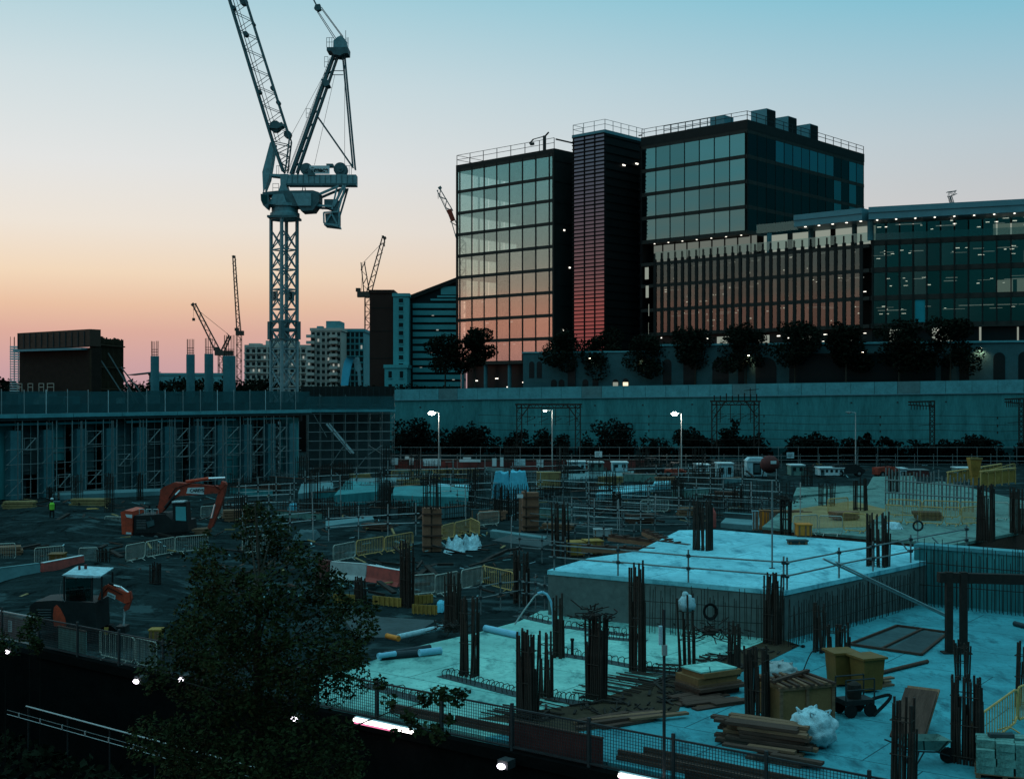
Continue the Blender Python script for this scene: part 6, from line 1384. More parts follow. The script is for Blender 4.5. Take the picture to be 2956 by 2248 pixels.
# handrail on the near side of the cutting
s0_ = to_site(G(30,2025,.6)); p0 = site(s0_[0], s0_[1]); t = thing('handrail', 'pale metal handrail crossing the dark lower left corner', 'railing', (p0.x,p0.y,-.75), ang(SU)); b = MB(); b.tube((.8,0,1.35),(10.5,0,1.35),.020,6); b.build('top_rail', 'galv', t); b = MB(); b.tube((0,-.1,1.14),(12.5,-.1,1.14),.008,5); b.build('mid_rail', 'galv_dull', t); b = MB(); b.tube((0,-.1,1.02),(12.5,-.1,1.02),.010,5); b.build('lower_rail', 'galv', t)
mpst = MB().tube((0,-.1,1.02),(0,-.1,1.15),.02,5).mesh('bracket','galv'); mp2 = MB().tube((0,0,0),(0,0,1.35),.022,5).mesh('post','plant_black')
for k in range(12): part('bracket', mpst, t, (.6+k*1.05,0,0))
for k in range(6): part('post', mp2, t, (.9+k*1.9,0,0))
# ================================================================== big tree in front
rnd = random.Random(5); DT = 20.0; base = A(745,2560,DT); TZ = base.z
t = thing('birch_tree', 'big dark leafy tree standing close in the lower left', 'tree', base)
def T(px, py, y=0): a = A(px,py,DT); return Vector((a.x-base.x, y, a.z-TZ))
b = MB(); tr = [T(745,2560),T(752,2200,.1),T(742,1900,0),T(748,1650,.1),T(735,1450,0)]; rr = [.10,.085,.06,.035,.008]
for i in range(4): b.tube(tr[i], tr[i+1], rr[i], 8, rr[i+1])
BLB = [(735,1478,42),(700,1530,55),(775,1525,52),(640,1590,62),(720,1600,75),(800,1590,72),(870,1600,50),(600,1680,80),(700,1690,100),(800,1690,100),(900,1680,75),(960,1690,45),(560,1780,80),(650,1800,120),(770,1800,130),(890,1790,100),(990,1740,60),(1050,1765,55),(1075,1800,38),
       (500,1860,75),(600,1900,130),(740,1930,140),(870,1900,120),(980,1860,90),(1040,1850,55),(460,1930,60),(520,1990,95),(650,2040,140),(790,2060,140),(910,2000,110),(1000,1950,75),(480,2090,90),(600,2170,140),(740,2190,150),(880,2130,130),(980,2090,70),(450,2190,80),(1020,2180,70),(560,2260,140),(760,2280,150),(930,2250,120)]
bl = []
for (px, py, r) in BLB:
    r *= .86; c = T(px, py, rnd.uniform(-.9,.9)); bl.append((c.x,c.y,c.z,r*DT/F,.95)); 
    a = T(745+(px-745)*.1, min(2500,py+rnd.uniform(60,160))); b.tube(a, c, .022, 5, .006)
bl2 = []
for (x, y, z, r, q_) in bl:
    for k in range(3):
        d = Vector((rnd.gauss(0,1),rnd.gauss(0,1)*.6,rnd.gauss(0,.8))).normalized()*r*rnd.uniform(.9,1.25); bl2.append((x+d.x,y+d.y,z+d.z,r*.28,1))
EX = [(1130,2010,30),(1180,2055,32),(1230,2000,34),(1275,1990,40),(1320,2000,36),(1345,1985,20),(1210,2090,36),(1265,2105,38),(1150,2100,26),(1100,1960,30),(1300,2060,24)]
b.tube(T(960,2120), T(1130,2040,-.3), .018, 5, .01); b.tube(T(1130,2040,-.3), T(1340,1985,-.3), .010, 5, .004); b.tube(T(1130,2040,-.3), T(1270,2110,-.3), .010, 5, .004)
b.build('trunk', 'bark', t)
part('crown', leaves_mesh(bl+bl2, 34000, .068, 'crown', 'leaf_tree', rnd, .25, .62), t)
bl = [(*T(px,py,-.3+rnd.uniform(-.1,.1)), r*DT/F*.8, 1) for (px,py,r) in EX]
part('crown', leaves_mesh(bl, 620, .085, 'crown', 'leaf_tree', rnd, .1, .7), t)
for i, (px, py, r, d, lab) in enumerate(((85,1800,40,36,'spindly dark sapling before the fence at far left'),(15,1880,45,34,'dark bush at the left picture edge below the fence'),(115,1850,32,35,'low dark shrub beside the leftmost cutting lamp'))):
    c = A(px,py,d); t = thing('shrub', lab, 'shrub', (c.x,c.y,-1.2)); bl = [(R.uniform(-.25,.25),R.uniform(-.2,.2),c.z+1.2+R.uniform(-.5,.5)*r*d/F*1.6,r*d/F*R.uniform(.35,.6),1.2) for k in range(6)]
    b = MB(); b.tube((0,0,-.4),(0,0,c.z+1.4),.02,5,.01); b.build('stem', 'stem_dark', t); part('foliage', leaves_mesh(bl, 380, .10, 'foliage', 'leaf_tree', R, .2, .6), t)
# ivy over the near bank
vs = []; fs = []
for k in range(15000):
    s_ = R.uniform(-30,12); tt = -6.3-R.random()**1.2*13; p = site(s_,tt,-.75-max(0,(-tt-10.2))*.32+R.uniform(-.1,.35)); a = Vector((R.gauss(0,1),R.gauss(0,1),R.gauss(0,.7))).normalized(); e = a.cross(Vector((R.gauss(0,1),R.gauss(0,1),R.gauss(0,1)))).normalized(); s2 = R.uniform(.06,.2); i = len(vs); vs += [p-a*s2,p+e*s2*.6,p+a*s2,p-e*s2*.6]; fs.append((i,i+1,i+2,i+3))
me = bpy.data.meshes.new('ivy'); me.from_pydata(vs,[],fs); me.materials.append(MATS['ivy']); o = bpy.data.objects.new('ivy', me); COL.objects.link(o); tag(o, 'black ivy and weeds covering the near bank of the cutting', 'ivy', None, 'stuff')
# ================================================================== lamp posts, catenary, far fence
def post_lamp(px, yt, d, lab, lit, side=-1):
    p = A(px,1330,d); t = thing('lamp_post', lab, 'lamp post', (p.x,p.y,ZG), 0, 'lamp posts at the back of the site'); h = ZY(yt,d)-ZG; b = MB(); b.tube((0,0,0),(0,0,h),.09,8,.05); b.build('pole', 'galv', t); b = MB(); b.tube((0,0,h-.05),(side*.9,-.2,h+.05),.04,6); b.build('arm', 'galv', t)
    b = MB(); b.blob((side*.9,-.25,h+.02),.42,.22,.10,2,.05,10,6,False); hd = b.build('head', 'galv_dull', t); b = MB(); b.blob((side*.9,-.32,h-.10),.42 if lit > 1 else .2,.2,.24 if lit > 1 else .08,5,.02,10,6,False); b.build('bulb', 'lamp_white' if lit else 'galv_dull', hd)
    if lit:
        l = bpy.data.lights.new('lamp_glow', 'POINT'); l.energy = 330*lit; l.color = (1,.95,.82); l.shadow_soft_size = .2; o = bpy.data.objects.new('lamp_glow', l); COL.objects.link(o); o.parent = hd; o.location = (side*.9,-.35,h-.42)
post_lamp(1267,1190,158,'brightly lit lamp post on the left, over the white signs',2); post_lamp(1594,1184,158,'lamp post with a faint light, in front of the left catenary portal',.6); post_lamp(1967,1192,158,'brightly lit lamp post in the centre, left of the right catenary portal',2); post_lamp(2470,1190,150,'unlit slim lamp post at the right, left of the lattice mast',0)
def portal(px0, px1, yt, d, lab, ins=False):
    a = A(px0,1330,d); e = A(px1,1330,d); t = thing('catenary_portal', lab, 'catenary portal', (a.x,a.y,ZG)); W_ = e.x-a.x; h = ZY(yt,d)-ZG
    for x in (0,W_):
        b = MB()
        for dx in (-.35,.35): b.beam((x+dx,0,0),(x+dx,0,h),.16)
        k = 0
        while k < h-1: b.beam((x-.35,0,k),(x+.35,0,k+.9),.08); b.beam((x+.35,0,k+.9),(x-.35,0,k+1.2),.08); k += 1.2
        s = 1 if x == 0 else -1; b.beam((x,0,h-2.2),(x+s*1.6,0,h),.14); b.build('mast', 'rebar_dark', t)
    b = MB(); b.beam((-.6,0,h),(W_+.6,0,h),.22); b.beam((-.4,0,h-.5),(W_+.4,0,h-.5),.16); k = 0
    while k < W_: b.beam((k,0,h-.5),(k+.5,0,h),.08); b.beam((k+.5,0,h),(k+1,0,h-.5),.08); k += 1
    b.build('truss', 'rebar_dark', t)
    for k in range(4):
        x = W_*(k+.6)/4.2; b = MB(); b.beam((x,0,h-.5),(x,0,h-3.0),.09); b.beam((x-.4,0,h-2.6),(x+.9,0,h-2.0),.07); b.beam((x-.5,0,h-1.8),(x+.5,0,h-1.8),.06); b.build('dropper', 'rebar_dark', t)
    if ins:
        for k in range(8): b = MB(); x = W_*k/7; b.tube((x,0,h+.1),(x,0,h+R.uniform(.7,1.4)),.09,6); b.build('insulator', 'rebar_dark', t)
        b = MB(); b.beam((W_*.7,0,h+1.5),(W_+.3,0,h+1.7),.10); b.beam((W_*.85,0,h),(W_*.85,0,h+1.9),.10); b.build('top_bar', 'rebar_dark', t)
    return t
portal(1499,1668,1167,178,'left dark lattice catenary portal before the retaining wall'); portal(2062,2184,1158,176,'right catenary portal crowned with upright insulators','x')
for px, yt, x1, lab in ((2691,1158,2622,'lattice catenary mast with long arm to the left at right'),(2948,1150,2900,'catenary mast at the right picture edge')):
    a = A(px,1330,174); t = thing('catenary_mast', lab, 'catenary mast', (a.x,a.y,ZG)); h = ZY(yt,174)-ZG; b = MB()
    for dx in (-.32,.32): b.beam((dx,0,0),(dx,0,h),.15)
    k = 0
    while k < h-.8: b.beam((-.32,0,k),(.32,0,k+.7),.09); b.beam((.32,0,k),(-.32,0,k+.7),.09); k += .7
    b.build('mast', 'rebar_dark', t); b = MB(); x = (x1-px)*174/F; b.beam((.4,0,h),(x,0,h-.1),.2); b.beam((.3,0,h-.7),(x,0,h-.5),.16); n = 8
    for k in range(n): b.beam((x*k/n,0,h-.7),(x*(k+.5)/n,0,h),.08); b.tube((x*k/n,0,h-1.2),(x*k/n,0,h-.6),.06,5)
    b.build('arm', 'rebar_dark', t); b = MB(); b.beam((-1.9,0,h-3.4),(1.3,0,h-3.2),.08); b.build('register_arm', 'rebar_dark', t)
for i, (z, yy, lab) in enumerate(((6.2,177.5,'topmost'),(5.1,177,'second'),(4.2,176.5,'third'),(2.9,177.2,'lowest'))):
    a = A(1380,1200,yy); e = A(3050,1200,yy-4); t = thing('overhead_wire', lab+' thin railway wire strung in front of the retaining wall', 'wire', (a.x,a.y,z), 0, 'railway wires'); b = MB(); q0 = Vector((0,0,0)); n = 10; d = Vector((e.x-a.x,e.y-a.y,0)); pts = [d*(k/n)+Vector((0,0,-.25*math.sin(k*1.9)**2)) for k in range(n+1)]; b.path(pts, .028, 4); b.build('wire', 'rebar_dark', t)
    b = MB()
    for k in range(1,n,2): b.box(pts[k].x-.08,pts[k].y-.05,pts[k].z-.3,pts[k].x+.08,pts[k].y+.05,pts[k].z+.05)
    b.build('clips', 'rebar_dark', t)
t = thing('palisade_fence', 'tall thin mesh fence with slim posts between the site and the railway', 'fence', A(1100,1330,170).xy.to_3d()+Vector((0,0,ZG))); W_ = (3050-1100)*170/F; n = 34; mp_ = MB().tube((0,0,0),(0,0,2.6),.04,5).mesh('post','galv_dull'); b = MB()
for k in range(n+1): part('post', mp_, t, (W_*k/n,0,0))
for z in (.25,1.3,2.5): b = MB(); b.tube((0,0,z),(W_,0,z),.022,4); b.build('rail', 'galv_dull', t)
b = MB(); b.box(0,.03,.1,W_,.04,2.4); b.build('mesh', 'net_screen', t)
rails([A(1100,1330,164)*1+Vector((0,0,0)), A(1700,1330,163), A(2400,1330,162), A(3000,1330,160)], ZG, (1.2,1.75), 'long pale handrail along the far side of the site', r=.035, ph=1.9, posts=[(A(1100+i*55,1330,164-2*i/17)-A(1100,1330,164)+Vector((0,0,0)), 1.9) for i in range(35)])
# scrub along the wall foot
bl = []
for k in range(120):
    px = R.uniform(1150,3000); s_ = rw(px); p = RW0+RD*s_-RN*R.uniform(1.5,5); prof = 3.4+2.0*noise.noise(Vector((px*.008,3,0)))+.6*noise.noise(Vector((px*.03,9,0))); 
    if px < 1420: prof += 1.4
    h = max(.8,prof)*R.uniform(.8,1.1); bl.append((p.x,p.y,ZG+h*.62,1.25*R.uniform(.7,1.1),h*.36)); bl.append((p.x,p.y-.5,ZG+h*.3,1.3,.8))
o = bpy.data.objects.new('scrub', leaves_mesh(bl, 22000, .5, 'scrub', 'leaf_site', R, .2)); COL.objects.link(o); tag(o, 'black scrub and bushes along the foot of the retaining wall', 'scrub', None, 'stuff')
for i, (px, yt, w_, lab) in enumerate(((1240,1218,150,'tall black bush below the left lit lamp'),(1385,1225,110,'black bush left of the left catenary portal'),(1790,1215,130,'spreading black bush between the two portals'),(2010,1242,110,'round black bush right of the central lit lamp'),(2125,1205,150,'black pointed conifer behind the right portal'),(2360,1255,120,'low black bush right of the pale kiosk'),(2505,1250,26,'narrow black conifer right of the unlit lamp post'),(2560,1262,80,'low round bush right of the narrow conifer'),(2800,1262,120,'low black bush right of the lattice mast'))):
    s_ = rw(px); p = RW0+RD*s_-RN*4.5; d = p.y; t = thing('bush', lab, 'bush', (p.x,p.y,ZG)); h = ZY(yt,d)-ZG; w2 = w_*d/F/2; bl = []; con = 'conifer' in lab
    for k in range(14): f = R.random(); bl.append((R.uniform(-1,1)*w2*(1-f*.85 if con else .75), R.uniform(-1,1), h*(.15+.75*f*(1 if con else .9)), max(.3,w2*.42*(1-f*.6 if con else 1)), .7 if con else .9))
    bl.append((0,0,h*.92,.35 if con else w2*.3,1)); b = MB(); b.tube((0,0,-.2),(0,0,h*.8),.12,6,.03); b.build('trunk', 'bark', t); part('crown', leaves_mesh(bl, 2200, .42, 'crown', 'leaf_site', R, .25), t)
# ================================================================== stores and loose things on the site
def tbox(name, lab, cat, px0, px1, yb, yt, z, m, dep=None, rz=0, group=None, d=None, build=None):
    """a thing whose front face covers px0..px1 and stands at row yb"""
    d = d or F*(CH-z)/(yb-HY); a = A(px0,yb,d); W_ = (px1-px0)*d/F; H = (yb-yt)*d/F
    t = thing(name, lab, cat, (a.x,a.y,z if d is None else a.z), rz, group); build(t, W_, H, dep or W_*.6); return t
# ---- far hoarding and signs
dH = 160
a = A(1140,1357,dH); t = thing('site_hoarding', 'long low dark red hoarding at the back of the site below the railway fence', 'fence', (a.x,a.y,ZG)); W_ = (1860-1140)*dH/F
for k in range(12):
    b = MB(); b.box(k*W_/12+.03,0,.05,(k+1)*W_/12-.03,.06,1.15+.1*R.random()); b.build('panel', 'dark_red', t)
b = MB(); b.box(0,-.05,1.28,W_,.1,1.36); b.build('top_rail', 'timber_dark', t)
for i, (x0,y0,x1,y1,m,lab) in enumerate(((1113,1316,1128,1338,'sheet_white','leftmost, L shaped stack of white sheets'),(1129,1322,1149,1341,'sheet_white','second from the left, by the scaffold stair'),(1169,1317,1182,1325,'white_paint','small high one left of the lit lamp'),(1182,1322,1194,1341,'white_paint','narrow one left of the lit lamp'),(1221,1324,1272,1344,'sheet_white','wide one with a dark frame under the lit lamp'),(1337,1320,1359,1329,'white_paint','small blue one above the long strip'),(1326,1326,1387,1333,'white_paint','long low white strip'),
      (1421,1323,1433,1345,'white_paint','narrow one above the blue sheeting, left'),(1444,1320,1453,1346,'white_paint','tall narrow one above the blue sheeting'),(1485,1325,1516,1343,'sheet_white','square one above the blue sheeting, right'),(1549,1327,1569,1348,'white_paint','bright one right of the blue sheeting'))):
    d = dH-.8-.1*i; a = A(x0,y1,d); W2 = (x1-x0)*d/F; H2 = (y1-y0)*d/F; t = thing('notice_board', 'white board at the far hoarding, '+lab, 'sign', (a.x,a.y,a.z), 0, 'white boards along the far hoarding'); b = MB(); b.box(0,-.04,0,W2,.02,H2); b.build('board', m, t)
    b = MB(); b.box(-.05,.022,-.05,W2+.05,.06,H2+.05); b.build('frame', 'galv_dull', t); 
    for xx in (.1,W2-.1): b = MB(); b.beam((xx,.1,H2*.5),(xx,.1,ZG-a.z),.07); b.build('leg', 'timber_dark', t)
for px, py, lab in ((1727,1310,'small white sign on the railway fence in the centre'),(2281,1313,'white blue sign on the railway fence right of the pale kiosk')):
    d = 163; a = A(px-10,py+9,d); t = thing('fence_sign', lab, 'sign', a); b = MB(); b.box(0,-.05,0,.95,0,.75); b.build('plate', 'sheet_white', t); b = MB()
    for k in range(3): b.box(.12,-.06,.18+.17*k,.12+.7*R.uniform(.5,1),-.053,.23+.17*k)
    b.build('print_lines', 'pipe_dark', t)
# ---- kiosks, cabins and plant at the back
def kiosk(t, W_, H, D_):
    b = MB(); b.plate([(0,0,0),(W_,0,0),(W_,0,H*.86),(W_*.86,0,H),(W_*.14,0,H),(0,0,H*.86)], (0,1.8,0)); b.build('shell', 'sheet_white', t)
    b = MB(); b.box(W_*.3,-.03,H*.08,W_*.7,-.003,H*.72); dd = b.build('door', 'window_dark', t); b = MB(); b.box(W_*.36,-.05,H*.2,W_*.64,-.033,H*.62); b.build('door_panel', 'net', dd); b = MB(); b.box(-.08,-.1,H*.80,W_+.08,1.9,H*.84); b.build('eaves', 'white_paint', t)
tbox('kiosk','pale blue domed site kiosk with dark door behind the raised slab','kiosk',2157,2214,1374,1321,ZG,None,build=kiosk,d=148)
def cabin(m, win):
    def f(t, W_, H, D_):
        b = MB(); b.box(0,0,0,W_,2.2,H); b.build('shell', m, t); b = MB(); b.box(-.1,-.15,H+.003,W_+.1,2.3,H+.12); b.build('roof', 'white_paint', t)
        for k in range(win): b = MB(); b.box(W_*(k+.25)/win,-.03,H*.45,W_*(k+.75)/win,-.003,H*.82); b.build('window', 'window_dark', t)
        b = MB(); b.box(W_*.05,-.025,.05,W_*.2,-.003,H*.8); b.build('door', 'net', t)
    return f
for q in ((2073,2117,1392,1339,'white cabin with small windows left of the pale kiosk',2,'sheet_white',146),(2284,2322,1372,1344,'low white cabin with wide flat roof right of the pale kiosk',2,'slab_wet',150),(2600,2618,1388,1354,'narrow white toilet cabin beside the red container',1,'sheet_white',146),(2765,2830,1372,1352,'low pale cabin behind the yellow funnel',3,'slab_wet',150),(2010,2030,1360,1342,'small white unit left of the white cabin',1,'white_paint',150),(2034,2048,1360,1343,'smallest white unit left of the white cabin',1,'white_paint',150.5),(1640,1690,1362,1334,'white low unit right of the white boards',3,'sheet_white',152),(1700,1742,1358,1336,'grey white unit under the small fence sign',2,'slab_wet',153),(1768,1812,1360,1336,'pale unit left of the central lit lamp foot',2,'sheet_white',152),(2366,2436,1372,1352,'long white slatted unit right of the low white cabin',5,'white_paint',148)):
    tbox('site_cabin',q[4],'cabin',q[0],q[1],q[2],q[3],ZG,None,build=cabin(q[6],q[5]),d=q[7],group='small site cabins at the back')
def cont(t, W_, H, D_):
    b = MB(); b.box(0,0,0,W_,2.2,H); b.build('shell', 'dark_red', t); b = MB()
    for k in range(int(W_/.3)): b.box(k*.3+.02,-.05,.1,k*.3+.16,-.003,H-.1)
    b.build('ribs', 'dark_red', t); b = MB(); b.box(-.03,-.06,H+.003,W_+.03,2.25,H+.1); b.build('roof_edge', 'galv_dull', t)
tbox('container','dark red ribbed container behind the grey wall bars at right','container',2618,2682,1390,1358,ZG,None,build=cont,d=148)
a = A(2222,1372,146); t = thing('concrete_mixer', 'dark red rounded mixer drum with small sign beside the pale kiosk', 'mixer', (a.x,a.y,ZG)); b = MB(); b.blob((0,0,1.6),1.15,1.0,1.05,4,.03,14,10,False); b.build('drum', 'dark_red', t, smooth=True); b = MB(); b.box(-.1,-1.08,1.7,.55,-1.02,2.05); b.build('sign', 'white_paint', t); b = MB(); b.beam((-.9,0,0),(-.6,0,1.3),.12); b.beam((.9,0,0),(.6,0,1.3),.12); b.beam((-1,0,.1),(1,0,.1),.12); b.build('stand', 'dark_steel', t)
for i, (px, py, s_, m, lab) in enumerate(((1655,1352,1.0,'plant_black','black dumper left of the small fence sign'),(1880,1362,1.1,'plant_black','black roller right of the central lamp foot'),(2450,1368,1.3,'plant_black','dark loader right of the slatted unit'),(1300,1350,.9,'plant_black','dark compressor between the white boards'),(2560,1366,1.1,'plant_red_dull','dull red telehandler left of the narrow toilet cabin'),(1950,1372,.9,'plant_red_dull','dull red generator below the central lamp'))):
    a = A(px,1357,150-i*.7); t = thing('plant_machine', lab, 'machine', (a.x,a.y,ZG), R.uniform(-.4,.4), 'small plant parked at the back'); b = MB(); b.plate([(-1.4*s_,-.6,.35),(1.3*s_,-.6,.35),(1.4*s_,-.6,.8),(.6*s_,-.6,1.15*s_),(-1.4*s_,-.6,1.05*s_)], (0,1.3,0)); b.build('body', m, t)
    for x in (-.85*s_,.85*s_):
        for y in (-.62,.42): b = MB(); b.tube((x,y,.38),(x,y+.22,.38),.38,12); c = b.build('wheel', 'rubber', t); b = MB(); b.tube((x,y-.02,.38),(x,y+.0-.003,.38),.17,10); b.build('hub', 'galv_dull', c)
    b = MB()
    for x in (-.5*s_,.35*s_): b.beam((x,-.5,1.0*s_),(x,-.5,1.9*s_),.08); b.beam((x,.5,1.0*s_),(x,.5,1.9*s_),.08)
    b.box(-.65*s_,-.6,1.9*s_,.5*s_,.6,1.98*s_); b.build('canopy', 'plant_black', t)
# ---- blue sheeting and white sheets
def sheet(px0, px1, yb, yt, z, m, lab, seed, name='tarpaulin', amp=.35, dep=1.5):
    d = F*(CH-z)/(yb-HY); c = G((px0+px1)/2,yb,z); W_ = (px1-px0)*d/F/2; H = (yb-yt)*d/F; t = thing(name, lab, 'sheet', c); amp *= .45; b = MB(); n, m_ = 26, 16; vs = []
    for j in range(m_+1):
        for i in range(n+1):
            u = i/n*2-1; v = j/m_*2-1; e = max(abs(u),abs(v)); hh = H*(1-max(0,(e-.62))/.38) if e > .62 else H
            nn_ = noise.noise(Vector((u*2.2+seed,v*2.2,seed*1.7)))+.6*noise.noise(Vector((u*4+seed,v*3,2))); vs.append((u*W_*(1+.08*nn_), v*dep/2*(1+.1*nn_)+dep/2, max(.01,hh*(1-amp*.4+amp*nn_))))
    b.add(vs, [(j*(n+1)+i, j*(n+1)+i+1, (j+1)*(n+1)+i+1, (j+1)*(n+1)+i) for j in range(m_) for i in range(n)]); b.build('sheet', m, t); b = MB()
    for x in (-W_*.7,W_*.7): b.tube((x,-.05,.02),(x+.1,dep*.5,H*.8),.02,5)
    b.build('lashing', 'rope', t)
    return t
sheet(1418,1478,1440,1362,ZG,'sheet_blue','bright blue sheeting hung over dense bars, left fold',3,amp=.2,dep=2.2)
sheet(1462,1530,1442,1360,ZG,'sheet_blue','bright blue sheeting hung over dense bars, taller right part',8,amp=.15,dep=2.4)
sheet(1280,1342,1594,1562,ZG,'sheet_white','crumpled white sheet on the ground, pointed left heap',12,amp=1.2,dep=2.6)
sheet(1328,1388,1588,1552,ZG,'sheet_white','crumpled white sheet on the ground, right heap by the sideways barrier',17,amp=1.2,dep=2.6)
sheet(826,856,1490,1456,ZG,'sheet_blue','small blue bag heap right of the big tree top',21,amp=.5)
sheet(2562,2610,1528,1510,Z3,'sheet_white','small white heap on the far slab behind its rail',25,amp=.5)
sheet(1548,1572,1400,1376,ZG,'sheet_white','small white sheet beside the olive stack',29,amp=.4)
sheet(838,910,1560,1538,ZG,'net','flat teal sheet on the dark soil right of the big tree top',33,amp=.4,dep=3)
sheet(1255,1285,1768,1742,ZG,'sheet_blue','little blue sack before the tall bars by the yellow boards',37,amp=.4)
# ---- form columns and boards
def formcol(px0, px1, yb, yt, z, m, lab, split=.4):
    d = F*(CH-z)/(yb-HY); c = G((px0+px1)/2,yb,z); W_ = (px1-px0)*d/F; H = (yb-yt)*d/F; t = thing('form_column', lab, 'formwork', c, .15); b = MB(); b.box(-W_/2,0,0,-W_/2+W_*split,.9,H); b.build('panel', m, t); b = MB(); b.box(-W_/2+W_*split+.1,.08,0,W_/2,.9,H-.05); b.build('panel', m, t); b = MB(); b.box(-W_/2+W_*split,.05,0,-W_/2+W_*split+.1,.95,H+.1); b.build('corner_post', 'timber_dark', t)
    b = MB()
    for k in range(4): b.box(-W_/2-.06,-.07,H*(k+.4)/4,W_/2+.06,-.003,H*(k+.4)/4+.1)
    b.build('clamps', 'timber_dark', t)
formcol(1222,1275,1592,1467,ZG,'plywood_red','tall brown plywood column form with bars growing from its top')
formcol(1510,1556,1532,1420,ZG,'plywood_red','brown plywood form boards left of the tube rails in the centre',.15)
a = G(1501,1545,ZG); t = thing('timber_post', 'brown post with a small white plate left of the brown form boards', 'post', a); h = ZY(1424,a.y)-ZG; b = MB(); b.beam((0,0,0),(0,0,h),.14); b.build('post', 'plywood_red', t); b = MB(); b.box(-.2,-.12,h-.3,.22,-.08,h-.05); b.build('plate', 'white_paint', t)
# ---- yellow panels and boxes
def stackbox(px0, px1, yb, yt, z, m, lab, dep=1.0, lid=None, rz=0, name='crate', batt='timber', group=None):
    def f(t, W_, H, D_):
        b = MB(); b.box(0,0,.08,W_,dep,H-.04); b.build('body', m, t); b = MB(); b.box(-.04,-.04,H-.037,W_+.04,dep+.04,H+.02); b.build('lid', lid or m, t); b = MB()
        for x in (.05,W_*.5,W_-.13): b.box(x,-.03,.0,x+.08,-.003,H-.05)
        b.box(0,.05,0,W_,dep-.05,.077); b.build('battens', batt, t)
    return tbox(name,lab,'box',px0,px1,yb,yt,z,None,build=f,rz=rz,group=group)
stackbox(1642,1690,1606,1566,ZG,'form_yellow','yellow timber form box between the tube rails, left',1.2,rz=.2); stackbox(1694,1744,1600,1562,ZG,'form_yellow','yellow timber form box between the tube rails, right',1.2,rz=.2)
stackbox(2303,2344,1550,1514,Z3,'orange','orange tool box on the edge of the far slab',.8); stackbox(1550,1618,1412,1364,ZG,'olive','olive pallet stack right of the blue sheeting',1.5); stackbox(139,180,1630,1600,ZG,'bin_yellow','yellow grit bin behind the red plastic block',.9,rz=.1)
stackbox(2278,2332,1572,1560,Z3,'concrete_dark','flat dark block lying on the raised slab',.5); stackbox(430,462,1850,1818,ZG,'form_yellow','yellow box beside the big tree behind the fence',.5,name='crate'); stackbox(1715,1768,1552,1528,ZG,'grey_bag','pale grey box among the rails before the raised slab',.8); stackbox(1360,1408,1500,1470,ZG,'net','dark teal window frame panel behind the sideways barrier',.15,name='window_unit')
stackbox(2193,2220,1530,1472,ZG,'orange','orange sign frame behind the raised slab',.08,name='sign_frame'); stackbox(2172,2190,1530,1474,ZG,'sheet_white','white sign frame beside the orange one',.08,name='sign_frame'); stackbox(2222,2246,1528,1476,ZG,'galv_dull','grey sign frame beside the orange one',.08,name='sign_frame'); stackbox(345,366,1514,1502,ZG,'orange','small orange plate on the barrier behind the counterweight',.04,name='sign_frame')
a = G(2059,1524,ZG); t = thing('gas_bottle', 'red upright bottle behind the bars on the raised slab', 'bottle', a); b = MB(); b.lathe((0,0,0),[(.2,0),(.22,.1),(.22,1.1),(.12,1.3),(.06,1.35),(.06,1.5)],12); b.build('body', 'plastic_red', t, smooth=True); b = MB(); b.tube((-.1,0,1.45),(.1,0,1.45),.03,6); b.build('valve', 'dark_steel', t)
# yellow boards lying on the soil at far left
for i, (x0,y0,x1,y1,w_,lab) in enumerate(((10,1512,122,1500,1.0,'leftmost, long, under the concrete building'),(200,1475,286,1470,.8,'behind the heap, below the second tall bars'),(238,1535,290,1528,.9,'nearest, bright, left of the excavator'),(40,1500,180,1492,.7,'thin one behind the longest'))):
    a = G(x0,y0,ZG+.25); e = G(x1,y1,ZG+.25); t = thing('form_board', 'dull yellow board lying on the dark soil, '+lab, 'board', a, ang(e-a), 'yellow boards on the soil'); L_ = (e-a).length; b = MB(); b.box(0,0,0,L_,w_,.08); b.build('board', 'form_yellow', t); b = MB()
    for k in range(3): b.box(L_*(k+.3)/3,-.03,-.14,L_*(k+.3)/3+.08,w_+.03,-.003)
    b.build('bearers', 'timber', t)
# ---- yellow funnel and walkway on the far slab
a = G(2812,1400,Z3); t = thing('concrete_skip', 'yellow pouring funnel standing upright on the far slab at right', 'skip', a); k_ = a.y/F; h0, h1 = (1400-1372)*k_, (1400-1321)*k_; w0, w1 = 9*k_, 17*k_
b = MB(); b.add([(-w0,-w0,h0),(w0,-w0,h0),(w0,w0,h0),(-w0,w0,h0),(-w1,-w1,h1),(w1,-w1,h1),(w1,w1,h1),(-w1,w1,h1)], [(0,1,5,4),(1,2,6,5),(2,3,7,6),(3,0,4,7),(0,3,2,1),(4,5,6,7)]); b.build('funnel', 'form_yellow', t); b = MB(); b.box(-w0*.9,-w0*.9,0,w0*.9,w0*.9,h0-.003); b.build('chute', 'form_yellow', t); b = MB(); b.box(-w1-.04,-w1-.04,h1-.12,w1+.04,-w1-.003,h1+.03); b.build('rim', 'olive', t)
def walkway(x0,y0,x1,y1,h,lab):
    a = G(x0,y0,Z3); e = G(x1,y1,Z3); L_ = (e-a).length; t = thing('walkway_panel', lab, 'panel', a, ang(e-a), 'yellow walkway panels'); b = MB(); b.box(0,0,.15,L_,.05,h-.1); b.build('panel', 'form_yellow', t); b = MB(); n = max(3,int(L_/1.2))
    for k in range(n+1): b.box(L_*k/n-.05,-.06,0,L_*k/n+.05,-.003,h)
    b.box(0,-.1,h+.003,L_,.1,h+.09); b.build('posts', 'barrier_yellow', t)
walkway(2735,1400,2890,1372,1.0,'yellow walkway side running up to the right, rear one'); walkway(2830,1408,2930,1396,1.25,'yellow walkway side at the right, front one')
